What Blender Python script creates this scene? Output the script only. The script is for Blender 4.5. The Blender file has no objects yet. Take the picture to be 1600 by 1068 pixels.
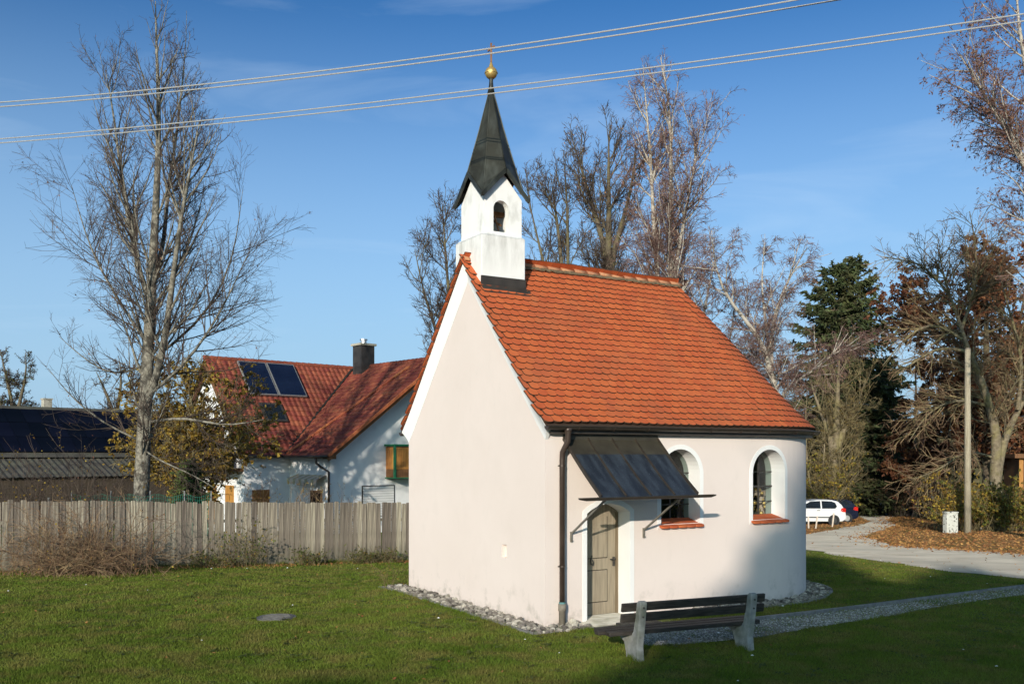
import bpy, bmesh, math, random
import numpy as np
from mathutils import Vector, Matrix
from mathutils.geometry import delaunay_2d_cdt

R = math.radians
SC = bpy.context.scene
COL = SC.collection

# ------------------------------------------------------------------ camera, sky, sun, exposure
F, CX, HY, EYE = 1450.0, 800.0, 710.0, 2.8           # focal length in photo pixels, principal column, horizon row, eye height
cam_d = bpy.data.cameras.new('camera'); cam = bpy.data.objects.new('camera', cam_d); COL.objects.link(cam)
cam.location = (0, 0, EYE); cam.rotation_euler = (R(90), 0, 0)
cam_d.sensor_width = 36.0; cam_d.lens = 36.0 * F / 1600.0
cam_d.shift_y = (HY - 534.0) / 1600.0
cam_d.clip_end = 3000.0
SC.camera = cam

SUN_EL = 15.5
LX, LY = 0.258, 0.966                                  # horizontal direction in which the light travels
sun_d = bpy.data.lights.new('sun', 'SUN'); sun_d.energy = 3.6; sun_d.angle = R(0.53); sun_d.color = (1.0, 0.91, 0.78)
sun = bpy.data.objects.new('sun', sun_d); COL.objects.link(sun)
ldir = Vector((LX * math.cos(R(SUN_EL)), LY * math.cos(R(SUN_EL)), -math.sin(R(SUN_EL))))
sun.rotation_euler = ldir.to_track_quat('-Z', 'Y').to_euler()
sun.location = (-20, -70, 30)

world = bpy.data.worlds.new('World'); SC.world = world; world.use_nodes = True
wn, wl = world.node_tree.nodes, world.node_tree.links
wn.clear()
w_out = wn.new('ShaderNodeOutputWorld'); w_bg = wn.new('ShaderNodeBackground'); w_bg.inputs['Strength'].default_value = 0.13
w_sky = wn.new('ShaderNodeTexSky'); w_sky.sky_type = 'NISHITA'; w_sky.sun_disc = False
w_sky.sun_elevation = R(SUN_EL); w_sky.sun_rotation = math.atan2(-LX, -LY)
w_sky.altitude = 600; w_sky.air_density = 1.0; w_sky.dust_density = 2.8; w_sky.ozone_density = 4.0
def w_node(kind, **kw):
    n = wn.new(kind)
    for k, v in kw.items(): setattr(n, k, v)
    return n
w_s = w_node('ShaderNodeVectorMath', operation='SCALE'); w_s.inputs['Scale'].default_value = 0.13; wl.new(w_sky.outputs['Color'], w_s.inputs[0])
w_g = wn.new('ShaderNodeGamma'); w_g.inputs['Gamma'].default_value = 1.5; wl.new(w_s.outputs[0], w_g.inputs['Color'])     # deeper blue, as a clear late autumn sky
w_t = w_node('ShaderNodeVectorMath', operation='MULTIPLY'); w_t.inputs[1].default_value = (1.02 / 0.13, 1.4 / 0.13, 1.3 / 0.13); wl.new(w_g.outputs['Color'], w_t.inputs[0])
# pale haze towards the horizon, all round
w_tc = wn.new('ShaderNodeTexCoord'); w_sep = wn.new('ShaderNodeSeparateXYZ'); wl.new(w_tc.outputs['Generated'], w_sep.inputs[0])
w_mr = wn.new('ShaderNodeMapRange'); w_mr.interpolation_type = 'SMOOTHSTEP'; w_mr.inputs['From Min'].default_value = 0.45; w_mr.inputs['From Max'].default_value = 0.03; wl.new(w_sep.outputs['Z'], w_mr.inputs['Value'])
w_p = w_node('ShaderNodeMath', operation='POWER'); w_p.inputs[1].default_value = 0.75; wl.new(w_mr.outputs['Result'], w_p.inputs[0])
w_m = w_node('ShaderNodeMath', operation='MULTIPLY'); w_m.inputs[1].default_value = 0.84; wl.new(w_p.outputs[0], w_m.inputs[0])
w_h = wn.new('ShaderNodeMixRGB'); w_h.inputs['Color2'].default_value = (0.345 / 0.13, 0.510 / 0.13, 0.690 / 0.13, 1); wl.new(w_m.outputs[0], w_h.inputs['Fac']); wl.new(w_t.outputs[0], w_h.inputs['Color1'])
# thin cirrus, spread over the whole sky
w_map = wn.new('ShaderNodeMapping'); w_map.inputs['Scale'].default_value = (1.3, 2.0, 9.0); w_map.inputs['Rotation'].default_value = (0.10, 0.22, 0.4)
w_no = wn.new('ShaderNodeTexNoise'); w_no.inputs['Scale'].default_value = 1.7; w_no.inputs['Detail'].default_value = 9; w_no.inputs['Roughness'].default_value = 0.55; w_no.inputs['Distortion'].default_value = 0.7
w_rmp = wn.new('ShaderNodeValToRGB'); w_rmp.color_ramp.elements[0].position = 0.52; w_rmp.color_ramp.elements[1].position = 0.86
w_rmp.color_ramp.elements[1].color = (0.30, 0.30, 0.30, 1)
w_mix = wn.new('ShaderNodeMixRGB'); w_mix.inputs['Color2'].default_value = (0.62 / 0.13, 0.76 / 0.13, 0.90 / 0.13, 1)
wl.new(w_tc.outputs['Generated'], w_map.inputs['Vector']); wl.new(w_map.outputs['Vector'], w_no.inputs['Vector'])
wl.new(w_no.outputs['Fac'], w_rmp.inputs['Fac']); wl.new(w_rmp.outputs['Color'], w_mix.inputs['Fac'])
wl.new(w_h.outputs['Color'], w_mix.inputs['Color1']); wl.new(w_mix.outputs['Color'], w_bg.inputs['Color'])
wl.new(w_bg.outputs['Background'], w_out.inputs['Surface'])

SC.view_settings.view_transform = 'Standard'; SC.view_settings.look = 'None'
SC.view_settings.gamma = 1.0; SC.view_settings.use_curve_mapping = False; SC.view_settings.exposure = 0.3
SC.render.engine = 'CYCLES'; SC.cycles.max_bounces = 6; SC.cycles.transparent_max_bounces = 12

# ------------------------------------------------------------------ general helpers
def srgb(r, g, b):
    f = lambda c: (c / 255 / 12.92) if c / 255 <= 0.04045 else ((c / 255 + 0.055) / 1.055) ** 2.4
    return (f(r), f(g), f(b))

def tag(o, label=None, cat=None, group=None, kind=None):
    if label: o['label'] = label
    if cat: o['category'] = cat
    if group: o['group'] = group
    if kind: o['kind'] = kind
    return o

def empty(name, loc=(0, 0, 0), rz=0.0, parent=None):
    o = bpy.data.objects.new(name, None); COL.objects.link(o)
    o.location = loc; o.rotation_euler = (0, 0, rz); o.empty_display_size = 0.3
    if parent: o.parent = parent
    return o

def link(name, me, parent=None):
    o = bpy.data.objects.new(name, me); COL.objects.link(o)
    if parent: o.parent = parent
    return o

def np_mesh(name, V, Q=None, T=None, mats=(), mi=None, smooth=False):
    V = np.asarray(V, dtype=np.float32).reshape(-1, 3)
    me = bpy.data.meshes.new(name)
    me.vertices.add(len(V)); me.vertices.foreach_set('co', V.ravel())
    loops = []; starts = []; n = 0; cnt = 0
    if Q is not None and len(Q):
        Q = np.asarray(Q, dtype=np.int32).reshape(-1, 4)
        loops.append(Q.ravel()); starts.append(np.arange(len(Q), dtype=np.int32) * 4); n += Q.size; cnt += len(Q)
    if T is not None and len(T):
        T = np.asarray(T, dtype=np.int32).reshape(-1, 3)
        loops.append(T.ravel()); starts.append(n + np.arange(len(T), dtype=np.int32) * 3); n += T.size; cnt += len(T)
    me.loops.add(n); me.loops.foreach_set('vertex_index', np.concatenate(loops))
    me.polygons.add(cnt); me.polygons.foreach_set('loop_start', np.concatenate(starts))
    if mi is not None: me.polygons.foreach_set('material_index', np.asarray(mi, dtype=np.int32))
    me.polygons.foreach_set('use_smooth', np.full(cnt, bool(smooth)))
    for m in mats: me.materials.append(m)
    me.update(calc_edges=True); me.validate()
    return me

class MB:
    """collects polygons; build() links them as ONE mesh object"""
    def __init__(self): self.v = []; self.f = []; self.m = []; self.cur = 0
    def mat(self, i): self.cur = i; return self
    def add(self, verts, faces):
        b = len(self.v); self.v += [tuple(p) for p in verts]
        for f in faces: self.f.append(tuple(b + i for i in f)); self.m.append(self.cur)
        return self
    def box(self, x0, x1, y0, y1, z0, z1):
        v = [(x, y, z) for z in (z0, z1) for y in (y0, y1) for x in (x0, x1)]
        return self.add(v, [(0, 2, 3, 1), (4, 5, 7, 6), (0, 1, 5, 4), (2, 6, 7, 3), (0, 4, 6, 2), (1, 3, 7, 5)])
    def obox(self, c, ax, ay, az):
        c, ax, ay, az = map(Vector, (c, ax, ay, az))
        v = [c + sx * ax + sy * ay + sz * az for sz in (-1, 1) for sy in (-1, 1) for sx in (-1, 1)]
        return self.add(v, [(0, 2, 3, 1), (4, 5, 7, 6), (0, 1, 5, 4), (2, 6, 7, 3), (0, 4, 6, 2), (1, 3, 7, 5)])
    def bar(self, a, b, w, h, up=(0, 0, 1)):
        a, b = Vector(a), Vector(b); d = (b - a); L = d.length; d.normalize()
        up = Vector(up); s = d.cross(up)
        if s.length < 1e-4: s = d.cross(Vector((1, 0, 0)))
        s.normalize(); n = s.cross(d)
        return self.obox((a + b) / 2, d * L / 2, s * w / 2, n * h / 2)
    def tube(self, pts, rad, sides=8, caps=True):
        pts = [Vector(p) for p in pts]; n = len(pts)
        if not hasattr(rad, '__len__'): rad = [rad] * n
        d0 = (pts[1] - pts[0]).normalized()
        ref = Vector((0, 0, 1)) if abs(d0.z) < 0.9 else Vector((1, 0, 0))
        s = d0.cross(ref).normalized(); v = []
        for i, p in enumerate(pts):
            d = (pts[min(i + 1, n - 1)] - pts[max(i - 1, 0)]).normalized()
            s = (s - d * s.dot(d)).normalized(); t = d.cross(s)
            for k in range(sides):
                a = 2 * math.pi * k / sides
                v.append(p + (s * math.cos(a) + t * math.sin(a)) * rad[i])
        f = [(i * sides + k, i * sides + (k + 1) % sides, (i + 1) * sides + (k + 1) % sides, (i + 1) * sides + k) for i in range(n - 1) for k in range(sides)]
        if caps: f += [tuple(range(sides - 1, -1, -1)), tuple((n - 1) * sides + k for k in range(sides))]
        return self.add(v, f)
    def prism(self, poly, axis, a0, a1):
        """poly: list of 2D points extruded along axis 'x','y' or 'z'"""
        def P(p, a): return {'x': (a, p[0], p[1]), 'y': (p[0], a, p[1]), 'z': (p[0], p[1], a)}[axis]
        n = len(poly)
        v = [P(p, a0) for p in poly] + [P(p, a1) for p in poly]
        f = [tuple(range(n - 1, -1, -1)), tuple(range(n, 2 * n))] + [(i, (i + 1) % n, n + (i + 1) % n, n + i) for i in range(n)]
        return self.add(v, f)
    def mesh(self, name, mats, smooth=False):
        me = bpy.data.meshes.new(name); me.from_pydata(self.v, [], self.f)
        for m in (mats if isinstance(mats, (list, tuple)) else [mats]): me.materials.append(m)
        me.polygons.foreach_set('material_index', self.m)
        if smooth: me.polygons.foreach_set('use_smooth', [True] * len(self.f))
        bm = bmesh.new(); bm.from_mesh(me); bmesh.ops.recalc_face_normals(bm, faces=bm.faces); bm.to_mesh(me); bm.free()
        me.update(); return me
    def build(self, name, mats, parent=None, smooth=False, bevel=0.0):
        o = link(name, self.mesh(name, mats, smooth), parent)
        if bevel:
            b = o.modifiers.new('bevel', 'BEVEL'); b.width = bevel; b.segments = 2; b.limit_method = 'ANGLE'
        return o

# ------------------------------------------------------------------ terrain: bank under the photographer, level lawn, gentle fall behind
def gz(x, y):
    x = np.asarray(x, dtype=float); y = np.asarray(y, dtype=float)
    t = np.clip((9.5 - y) / 10.0, 0, 1); bank = 1.15 * t * t * (3 - 2 * t)
    fall = -0.037 * (np.clip(y, 19, 95) - 19)
    return bank + fall + 0.012 * np.sin(x * 0.9 + 1.3) * np.sin(y * 0.7)
def gzf(x, y): return float(gz(x, y))
def at(px, py, Y): return Vector(((px - CX) / F * Y, Y, EYE - (py - HY) / F * Y))
def ground_at(px, py):
    lo, hi = 9.0, 400.0
    k = (px - CX) / F; m = (py - HY) / F
    for _ in range(50):
        Y = (lo + hi) / 2
        if EYE - m * Y > gzf(k * Y, Y): lo = Y
        else: hi = Y
    return Vector((k * lo, lo, gzf(k * lo, lo)))

def in_poly(x, y, poly):
    x = np.asarray(x); y = np.asarray(y); inside = np.zeros(x.shape, bool); n = len(poly); j = n - 1
    for i in range(n):
        xi, yi = poly[i]; xj, yj = poly[j]
        c = ((yi > y) != (yj > y)) & (x < (xj - xi) * (y - yi) / ((yj - yi) if yj != yi else 1e-12) + xi)
        inside ^= c; j = i
    return inside

# ------------------------------------------------------------------ materials
def mat(name, c1, c2=None, scale=6.0, rough=0.8, bump=0.0, bscale=None, metal=0.0, spec=0.3, island=0.0, objrand=0.0, stretch=(1, 1, 1),
        detail=6.0, lo=0.35, hi=0.65, coord='Object', c3=None, scale3=1.0, amt3=0.5, trans=0.0, lo3=0.45, hi3=0.62):
    m = bpy.data.materials.new(name); m.use_nodes = True
    N, L = m.node_tree.nodes, m.node_tree.links
    b = N['Principled BSDF']; b.inputs['Roughness'].default_value = rough; b.inputs['Metallic'].default_value = metal
    b.inputs['Specular IOR Level'].default_value = spec
    tc = N.new('ShaderNodeTexCoord'); mp = N.new('ShaderNodeMapping'); mp.inputs['Scale'].default_value = stretch
    if coord == 'World':
        ge = N.new('ShaderNodeNewGeometry'); L.new(ge.outputs['Position'], mp.inputs['Vector'])
    else: L.new(tc.outputs[coord], mp.inputs['Vector'])
    c2 = c2 or c1
    no = N.new('ShaderNodeTexNoise'); no.inputs['Scale'].default_value = scale; no.inputs['Detail'].default_value = detail
    L.new(mp.outputs['Vector'], no.inputs['Vector'])
    rp = N.new('ShaderNodeValToRGB'); rp.color_ramp.elements[0].position = lo; rp.color_ramp.elements[1].position = hi
    rp.color_ramp.elements[0].color = (*c1, 1); rp.color_ramp.elements[1].color = (*c2, 1)
    L.new(no.outputs['Fac'], rp.inputs['Fac']); col = rp.outputs['Color']
    if c3:
        n3 = N.new('ShaderNodeTexNoise'); n3.inputs['Scale'].default_value = scale3; n3.inputs['Detail'].default_value = 8; L.new(mp.outputs['Vector'], n3.inputs['Vector'])
        r3 = N.new('ShaderNodeValToRGB'); r3.color_ramp.elements[0].position = lo3; r3.color_ramp.elements[1].position = hi3
        r3.color_ramp.elements[0].color = (0, 0, 0, 1); r3.color_ramp.elements[1].color = (amt3, amt3, amt3, 1)
        L.new(n3.outputs['Fac'], r3.inputs['Fac'])
        mx = N.new('ShaderNodeMixRGB'); L.new(r3.outputs['Color'], mx.inputs['Fac']); L.new(col, mx.inputs['Color1']); mx.inputs['Color2'].default_value = (*c3, 1); col = mx.outputs['Color']
    if island or objrand:
        hs = N.new('ShaderNodeHueSaturation'); src = None
        if island:
            g2 = N.new('ShaderNodeNewGeometry'); src = g2.outputs['Random Per Island']; amt = island
        if objrand:
            oi = N.new('ShaderNodeObjectInfo'); amt = objrand
            if src is not None:
                ad = N.new('ShaderNodeMath'); ad.operation = 'ADD'; L.new(src, ad.inputs[0]); L.new(oi.outputs['Random'], ad.inputs[1])
                fr = N.new('ShaderNodeMath'); fr.operation = 'FRACT'; L.new(ad.outputs[0], fr.inputs[0]); src = fr.outputs[0]
            else: src = oi.outputs['Random']
        mr = N.new('ShaderNodeMapRange'); mr.inputs['To Min'].default_value = 1 - amt; mr.inputs['To Max'].default_value = 1 + amt
        L.new(src, mr.inputs['Value']); L.new(mr.outputs['Result'], hs.inputs['Value'])
        mh = N.new('ShaderNodeMapRange'); mh.inputs['To Min'].default_value = 0.5 - amt * 0.04; mh.inputs['To Max'].default_value = 0.5 + amt * 0.04
        L.new(src, mh.inputs['Value']); L.new(mh.outputs['Result'], hs.inputs['Hue'])
        L.new(col, hs.inputs['Color']); col = hs.outputs['Color']
    L.new(col, b.inputs['Base Color'])
    if bump:
        nb = N.new('ShaderNodeTexNoise'); nb.inputs['Scale'].default_value = bscale or scale * 4; nb.inputs['Detail'].default_value = 5
        L.new(mp.outputs['Vector'], nb.inputs['Vector'])
        bp = N.new('ShaderNodeBump'); bp.inputs['Strength'].default_value = bump; bp.inputs['Distance'].default_value = 0.02
        L.new(nb.outputs['Fac'], bp.inputs['Height']); L.new(bp.outputs['Normal'], b.inputs['Normal'])
    if trans:
        out = [n for n in N if n.type == 'OUTPUT_MATERIAL'][0]
        tl = N.new('ShaderNodeBsdfTranslucent'); L.new(col, tl.inputs['Color'])
        ms = N.new('ShaderNodeMixShader'); ms.inputs['Fac'].default_value = trans
        L.new(b.outputs['BSDF'], ms.inputs[1]); L.new(tl.outputs['BSDF'], ms.inputs[2]); L.new(ms.outputs['Shader'], out.inputs['Surface'])
    return m

def glass_mat(name, tint=(0.80, 0.87, 0.83), glossy=1.0):
    m = bpy.data.materials.new(name); m.use_nodes = True
    N, L = m.node_tree.nodes, m.node_tree.links; N.clear()
    o = N.new('ShaderNodeOutputMaterial'); lw = N.new('ShaderNodeLayerWeight'); lw.inputs['Blend'].default_value = 0.5
    pw = N.new('ShaderNodeMath'); pw.operation = 'POWER'; pw.inputs[1].default_value = 4.0; L.new(lw.outputs['Facing'], pw.inputs[0])
    ad = N.new('ShaderNodeMath'); ad.operation = 'MULTIPLY_ADD'; ad.inputs[1].default_value = 0.9; ad.inputs[2].default_value = 0.06; L.new(pw.outputs[0], ad.inputs[0])
    tr = N.new('ShaderNodeBsdfTransparent'); tr.inputs['Color'].default_value = (*tint, 1)
    gl = N.new('ShaderNodeBsdfGlossy'); gl.inputs['Roughness'].default_value = 0.03
    mx = N.new('ShaderNodeMixShader'); L.new(ad.outputs[0], mx.inputs['Fac']); L.new(tr.outputs['BSDF'], mx.inputs[1]); L.new(gl.outputs['BSDF'], mx.inputs[2]); L.new(mx.outputs['Shader'], o.inputs['Surface'])
    return m

M = {}
M['pink'] = mat('pink_plaster', (0.738, 0.638, 0.582), (0.764, 0.664, 0.610), scale=0.8, rough=0.9, bump=0.10, bscale=60, c3=(0.56, 0.48, 0.42), scale3=1.6, amt3=0.12, lo3=0.56, hi3=0.72)
M['white'] = mat('white_plaster', (0.80, 0.79, 0.77), (0.84, 0.83, 0.81), scale=1.5, rough=0.9, bump=0.10, bscale=50)
M['tower'] = mat('tower_plaster', (0.80, 0.79, 0.76), (0.85, 0.84, 0.82), scale=2.0, rough=0.9, bump=0.15, bscale=30, c3=(0.30, 0.28, 0.23), scale3=3.0, amt3=0.40, lo3=0.55, hi3=0.75, stretch=(1.6, 1.6, 0.8))
M['tower_base'] = mat('turret_base_plaster', (0.78, 0.77, 0.74), (0.83, 0.82, 0.80), scale=2.0, rough=0.9, bump=0.15, bscale=30, c3=(0.45, 0.43, 0.37), scale3=2.0, amt3=0.35, lo3=0.52, hi3=0.75)
M['tile'] = mat('terracotta_tile', (0.50, 0.108, 0.036), (0.56, 0.132, 0.046), scale=5, rough=0.85, bump=0.2, bscale=60, island=0.06, objrand=0.06, coord='World', c3=(0.27, 0.115, 0.06), scale3=1.4, amt3=0.3, spec=0.2, lo3=0.50, hi3=0.72)
M['tile_edge'] = mat('weathered_shaded_tile_edge', (0.045, 0.028, 0.018), (0.10, 0.045, 0.024), scale=9, rough=0.95, coord='World')  # edge dirt plus the underside shadow of each tile row, put into the colour
M['ridge'] = mat('ridge_tile', (0.42, 0.125, 0.055), (0.52, 0.20, 0.09), scale=9, rough=0.9, bump=0.3, bscale=40, objrand=0.14, c3=(0.30, 0.25, 0.16), scale3=7, amt3=0.4)
M['mortar'] = mat('mortar', (0.20, 0.15, 0.09), (0.12, 0.09, 0.055), scale=14, rough=0.95, bump=0.5, bscale=40)
M['under'] = mat('roof_underlay', (0.05, 0.03, 0.02), rough=0.9)
M['darkmetal'] = mat('brown_sheet_metal', (0.045, 0.036, 0.028), (0.065, 0.052, 0.040), scale=5, rough=0.42, spec=0.5, metal=0.25)
M['pipe'] = mat('brown_pipe', (0.055, 0.038, 0.030), (0.080, 0.056, 0.044), scale=4, rough=0.35, spec=0.5, metal=0.3)
M['castiron'] = mat('grey_pipe_socket', (0.17, 0.15, 0.12), (0.24, 0.21, 0.17), scale=12, rough=0.7)
M['copper_band'] = mat('green_band', (0.10, 0.22, 0.22), rough=0.6)
M['canopy'] = mat('weathered_copper_sheet', (0.030, 0.036, 0.046), (0.070, 0.086, 0.104), scale=2.6, rough=0.38, spec=0.5, metal=0.35, stretch=(3.2, 0.7, 1), lo=0.40, hi=0.72, c3=(0.20, 0.25, 0.28), scale3=30, amt3=0.45, lo3=0.60, hi3=0.72)
M['canopy_top'] = mat('brown_copper_sheet', (0.055, 0.048, 0.036), (0.085, 0.075, 0.055), scale=3, rough=0.45, metal=0.3)
M['spire'] = mat('spire_copper', (0.018, 0.020, 0.017), (0.038, 0.037, 0.025), scale=2.0, rough=0.45, metal=0.35, spec=0.5, stretch=(1, 1, 0.4), c3=(0.11, 0.12, 0.10), scale3=5, amt3=0.4)
M['gold'] = mat('gilded', (0.52, 0.34, 0.10), (0.62, 0.42, 0.15), scale=8, rough=0.42, metal=0.55)
M['rustwood'] = mat('rusty_iron', (0.30, 0.16, 0.09), (0.22, 0.11, 0.06), scale=20, rough=0.8)
M['iron'] = mat('wrought_iron', (0.045, 0.042, 0.038), (0.09, 0.085, 0.075), scale=15, rough=0.6, metal=0.4)
M['brace'] = mat('grey_painted_iron', (0.13, 0.12, 0.10), (0.20, 0.18, 0.15), scale=15, rough=0.7)
M['bronze'] = mat('bell_bronze', (0.06, 0.10, 0.085), (0.10, 0.13, 0.10), scale=8, rough=0.5, metal=0.6)
M['door'] = mat('weathered_oak_door', (0.25, 0.205, 0.145), (0.34, 0.285, 0.205), scale=3, rough=0.75, bump=0.2, bscale=18, stretch=(9, 9, 0.7))
M['doorframe'] = mat('door_frame', (0.16, 0.12, 0.075), (0.20, 0.155, 0.10), scale=4, rough=0.8, stretch=(8, 8, 0.7))
M['concrete'] = mat('concrete', (0.34, 0.32, 0.27), (0.45, 0.42, 0.36), scale=5, rough=0.95, bump=0.35, bscale=40, c3=(0.16, 0.16, 0.11), scale3=3, amt3=0.5)
M['benchleg'] = mat('bench_concrete', (0.24, 0.24, 0.225), (0.38, 0.375, 0.345), scale=7, rough=0.95, bump=0.5, bscale=45, c3=(0.14, 0.15, 0.10), scale3=5, amt3=0.7, lo3=0.48, hi3=0.7)
M['benchwood'] = mat('dark_bench_wood', (0.022, 0.018, 0.015), (0.055, 0.046, 0.038), scale=4, rough=0.6, bump=0.3, bscale=25, stretch=(1, 9, 9), c3=(0.14, 0.13, 0.12), scale3=6, amt3=0.5, lo3=0.6, hi3=0.75)
M['fence'] = mat('grey_fence_board', (0.145, 0.122, 0.094), (0.345, 0.298, 0.236), scale=2.5, rough=0.95, bump=0.35, bscale=14, stretch=(9, 9, 0.6), objrand=0.42, c3=(0.085, 0.072, 0.06), scale3=3, amt3=0.75)
M['grey_wood'] = mat('silvered_boards', (0.28, 0.25, 0.21), (0.42, 0.38, 0.32), scale=2, rough=0.95, bump=0.2, stretch=(6, 6, 0.5), objrand=0.12)
M['stone'] = mat('pebble_stone', (0.10, 0.088, 0.074), (0.33, 0.30, 0.26), scale=7, rough=0.85, island=0.5, objrand=0.5, bump=0.2, bscale=25, coord='World')
M['gravel'] = mat('gravel_base', (0.09, 0.082, 0.068), (0.24, 0.225, 0.195), scale=55, rough=0.95, bump=0.6, bscale=80, c3=(0.06, 0.08, 0.03), scale3=2.2, amt3=0.75, coord='World')
M['gravel_stone'] = mat('gravel_stone', (0.17, 0.165, 0.15), (0.40, 0.385, 0.36), scale=20, rough=0.9, island=0.5, coord='World')
M['kerb'] = mat('kerb_stone', (0.16, 0.155, 0.15), (0.25, 0.24, 0.23), scale=9, rough=0.95, bump=0.4)
M['asphalt'] = mat('worn_asphalt', (0.27, 0.248, 0.208), (0.36, 0.332, 0.28), scale=1.2, rough=0.95, bump=0.3, bscale=120, coord='World', c3=(0.23, 0.215, 0.185), scale3=0.5, amt3=0.55)
M['ground'] = mat('lawn_ground', (0.050, 0.066, 0.016), (0.085, 0.098, 0.028), scale=1.1, rough=1.0, bump=0.8, bscale=40, coord='World', c3=(0.12, 0.105, 0.045), scale3=3.5, amt3=0.5, spec=0.05)
M['grass'] = mat('grass_blade', (0.100, 0.150, 0.016), (0.172, 0.212, 0.032), scale=0.65, rough=0.7, coord='World', island=0.35, c3=(0.23, 0.175, 0.06), scale3=1.9, amt3=0.60, trans=0.25, lo3=0.45, hi3=0.64, spec=0.15)
M['litter_ground'] = mat('leaf_litter_ground', (0.10, 0.055, 0.025), (0.19, 0.105, 0.045), scale=7, rough=1.0, bump=0.6, bscale=30, coord='World', c3=(0.05, 0.05, 0.015), scale3=0.6, amt3=0.6, spec=0.05)
M['leaf_brown'] = mat('fallen_brown_leaf', (0.20, 0.090, 0.032), (0.34, 0.17, 0.065), scale=9, rough=0.8, coord='World', island=0.4, spec=0.2)
M['leaf_yellow'] = mat('yellow_leaf', (0.30, 0.19, 0.030), (0.44, 0.29, 0.05), scale=6, rough=0.7, coord='World', island=0.4, trans=0.3)
M['leaf_gold'] = mat('golden_brown_leaf', (0.19, 0.115, 0.020), (0.31, 0.20, 0.038), scale=4, rough=0.75, coord='World', island=0.45, trans=0.3)
M['leaf_orange'] = mat('orange_birch_leaf', (0.36, 0.17, 0.09), (0.46, 0.26, 0.15), scale=6, rough=0.7, coord='World', island=0.35, trans=0.3)
M['leaf_rust'] = mat('rust_birch_leaf', (0.17, 0.072, 0.042), (0.25, 0.12, 0.07), scale=6, rough=0.7, coord='World', island=0.35, trans=0.25)
M['leaf_copper'] = mat('copper_beech_leaf', (0.115, 0.044, 0.022), (0.21, 0.083, 0.036), scale=3, rough=0.75, coord='World', island=0.4, trans=0.2)
M['leaf_green'] = mat('green_leaf', (0.060, 0.085, 0.018), (0.12, 0.13, 0.030), scale=4, rough=0.7, coord='World', island=0.4, trans=0.25)
M['leaf_mix'] = mat('yellow_green_leaf', (0.11, 0.115, 0.018), (0.27, 0.20, 0.032), scale=2.2, rough=0.7, coord='World', island=0.45, trans=0.3)
M['needle'] = mat('spruce_needles', (0.034, 0.050, 0.018), (0.072, 0.086, 0.030), scale=1.6, rough=0.7, coord='World', island=0.4, c3=(0.075, 0.055, 0.022), scale3=0.7, amt3=0.45)
M['needle_brown'] = mat('brown_spruce_needles', (0.045, 0.042, 0.020), (0.085, 0.066, 0.032), scale=1.2, rough=0.8, coord='World', island=0.4)  # browner needle tone, also used for shrubs and the distant wood
M['thuja'] = mat('thuja_foliage', (0.045, 0.070, 0.018), (0.085, 0.110, 0.030), scale=3, rough=0.8, coord='World', island=0.35)
M['bark_grey'] = mat('pale_grey_bark', (0.13, 0.115, 0.09), (0.30, 0.275, 0.225), scale=11, rough=0.95, bump=0.9, bscale=25, coord='World', c3=(0.055, 0.05, 0.042), scale3=4.5, amt3=0.85, lo3=0.5, hi3=0.6, stretch=(1, 1, 0.8))
M['bark_dark'] = mat('dark_bark', (0.085, 0.066, 0.048), (0.15, 0.120, 0.085), scale=6, rough=0.95, bump=0.5, bscale=20, coord='World', c3=(0.16, 0.14, 0.06), scale3=2, amt3=0.5)
M['bark_walnut'] = mat('grey_brown_bark', (0.13, 0.105, 0.070), (0.24, 0.195, 0.13), scale=6, rough=0.95, bump=0.5, bscale=20, coord='World', c3=(0.22, 0.19, 0.07), scale3=2, amt3=0.5)
M['birch'] = mat('birch_bark', (0.50, 0.45, 0.39), (0.36, 0.31, 0.25), scale=2.2, rough=0.85, coord='World', c3=(0.08, 0.065, 0.05), scale3=3.2, amt3=0.9, lo3=0.56, hi3=0.64, stretch=(1, 1, 2.2))
M['twig'] = mat('dark_twig', (0.050, 0.036, 0.030), (0.088, 0.064, 0.050), scale=2, rough=0.9, coord='World', island=0.3)
M['twig_lichen'] = mat('lichen_twig', (0.15, 0.115, 0.05), (0.24, 0.19, 0.085), scale=2, rough=0.9, coord='World', island=0.3)
M['twig_purple'] = mat('birch_twig', (0.125, 0.072, 0.062), (0.19, 0.115, 0.098), scale=2, rough=0.9, coord='World', island=0.3)
M['twig_tan'] = mat('tan_twig', (0.14, 0.085, 0.050), (0.25, 0.165, 0.098), scale=2, rough=0.9, coord='World', island=0.4)
M['twig_olive'] = mat('olive_twig', (0.125, 0.100, 0.050), (0.20, 0.155, 0.08), scale=2, rough=0.9, coord='World', island=0.35)
M['house_white'] = mat('house_plaster', (0.74, 0.74, 0.73), (0.80, 0.80, 0.79), scale=2, rough=0.9, bump=0.1, bscale=60)
M['house_tile'] = mat('red_pantile', (0.20, 0.050, 0.032), (0.30, 0.080, 0.046), scale=1.0, rough=0.75, island=0.25, c3=(0.15, 0.04, 0.03), scale3=0.8, amt3=0.5)
M['house_verge'] = mat('orange_verge_tile', (0.40, 0.105, 0.045), (0.50, 0.15, 0.06), scale=2, rough=0.8, island=0.2)
M['wood_orange'] = mat('oiled_wood', (0.30, 0.125, 0.030), (0.42, 0.19, 0.05), scale=3, rough=0.6, stretch=(8, 8, 0.6), objrand=0.2)
M['wood_brown'] = mat('brown_wood', (0.13, 0.060, 0.025), (0.20, 0.095, 0.04), scale=3, rough=0.7, stretch=(6, 6, 0.6))
M['green_paint'] = mat('green_paint', (0.02, 0.15, 0.07), rough=0.5)
M['chimney'] = mat('dark_chimney_cladding', (0.030, 0.027, 0.026), (0.048, 0.044, 0.042), scale=4, rough=0.6)
M['steel'] = mat('stainless', (0.55, 0.55, 0.55), rough=0.3, metal=0.9)
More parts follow.
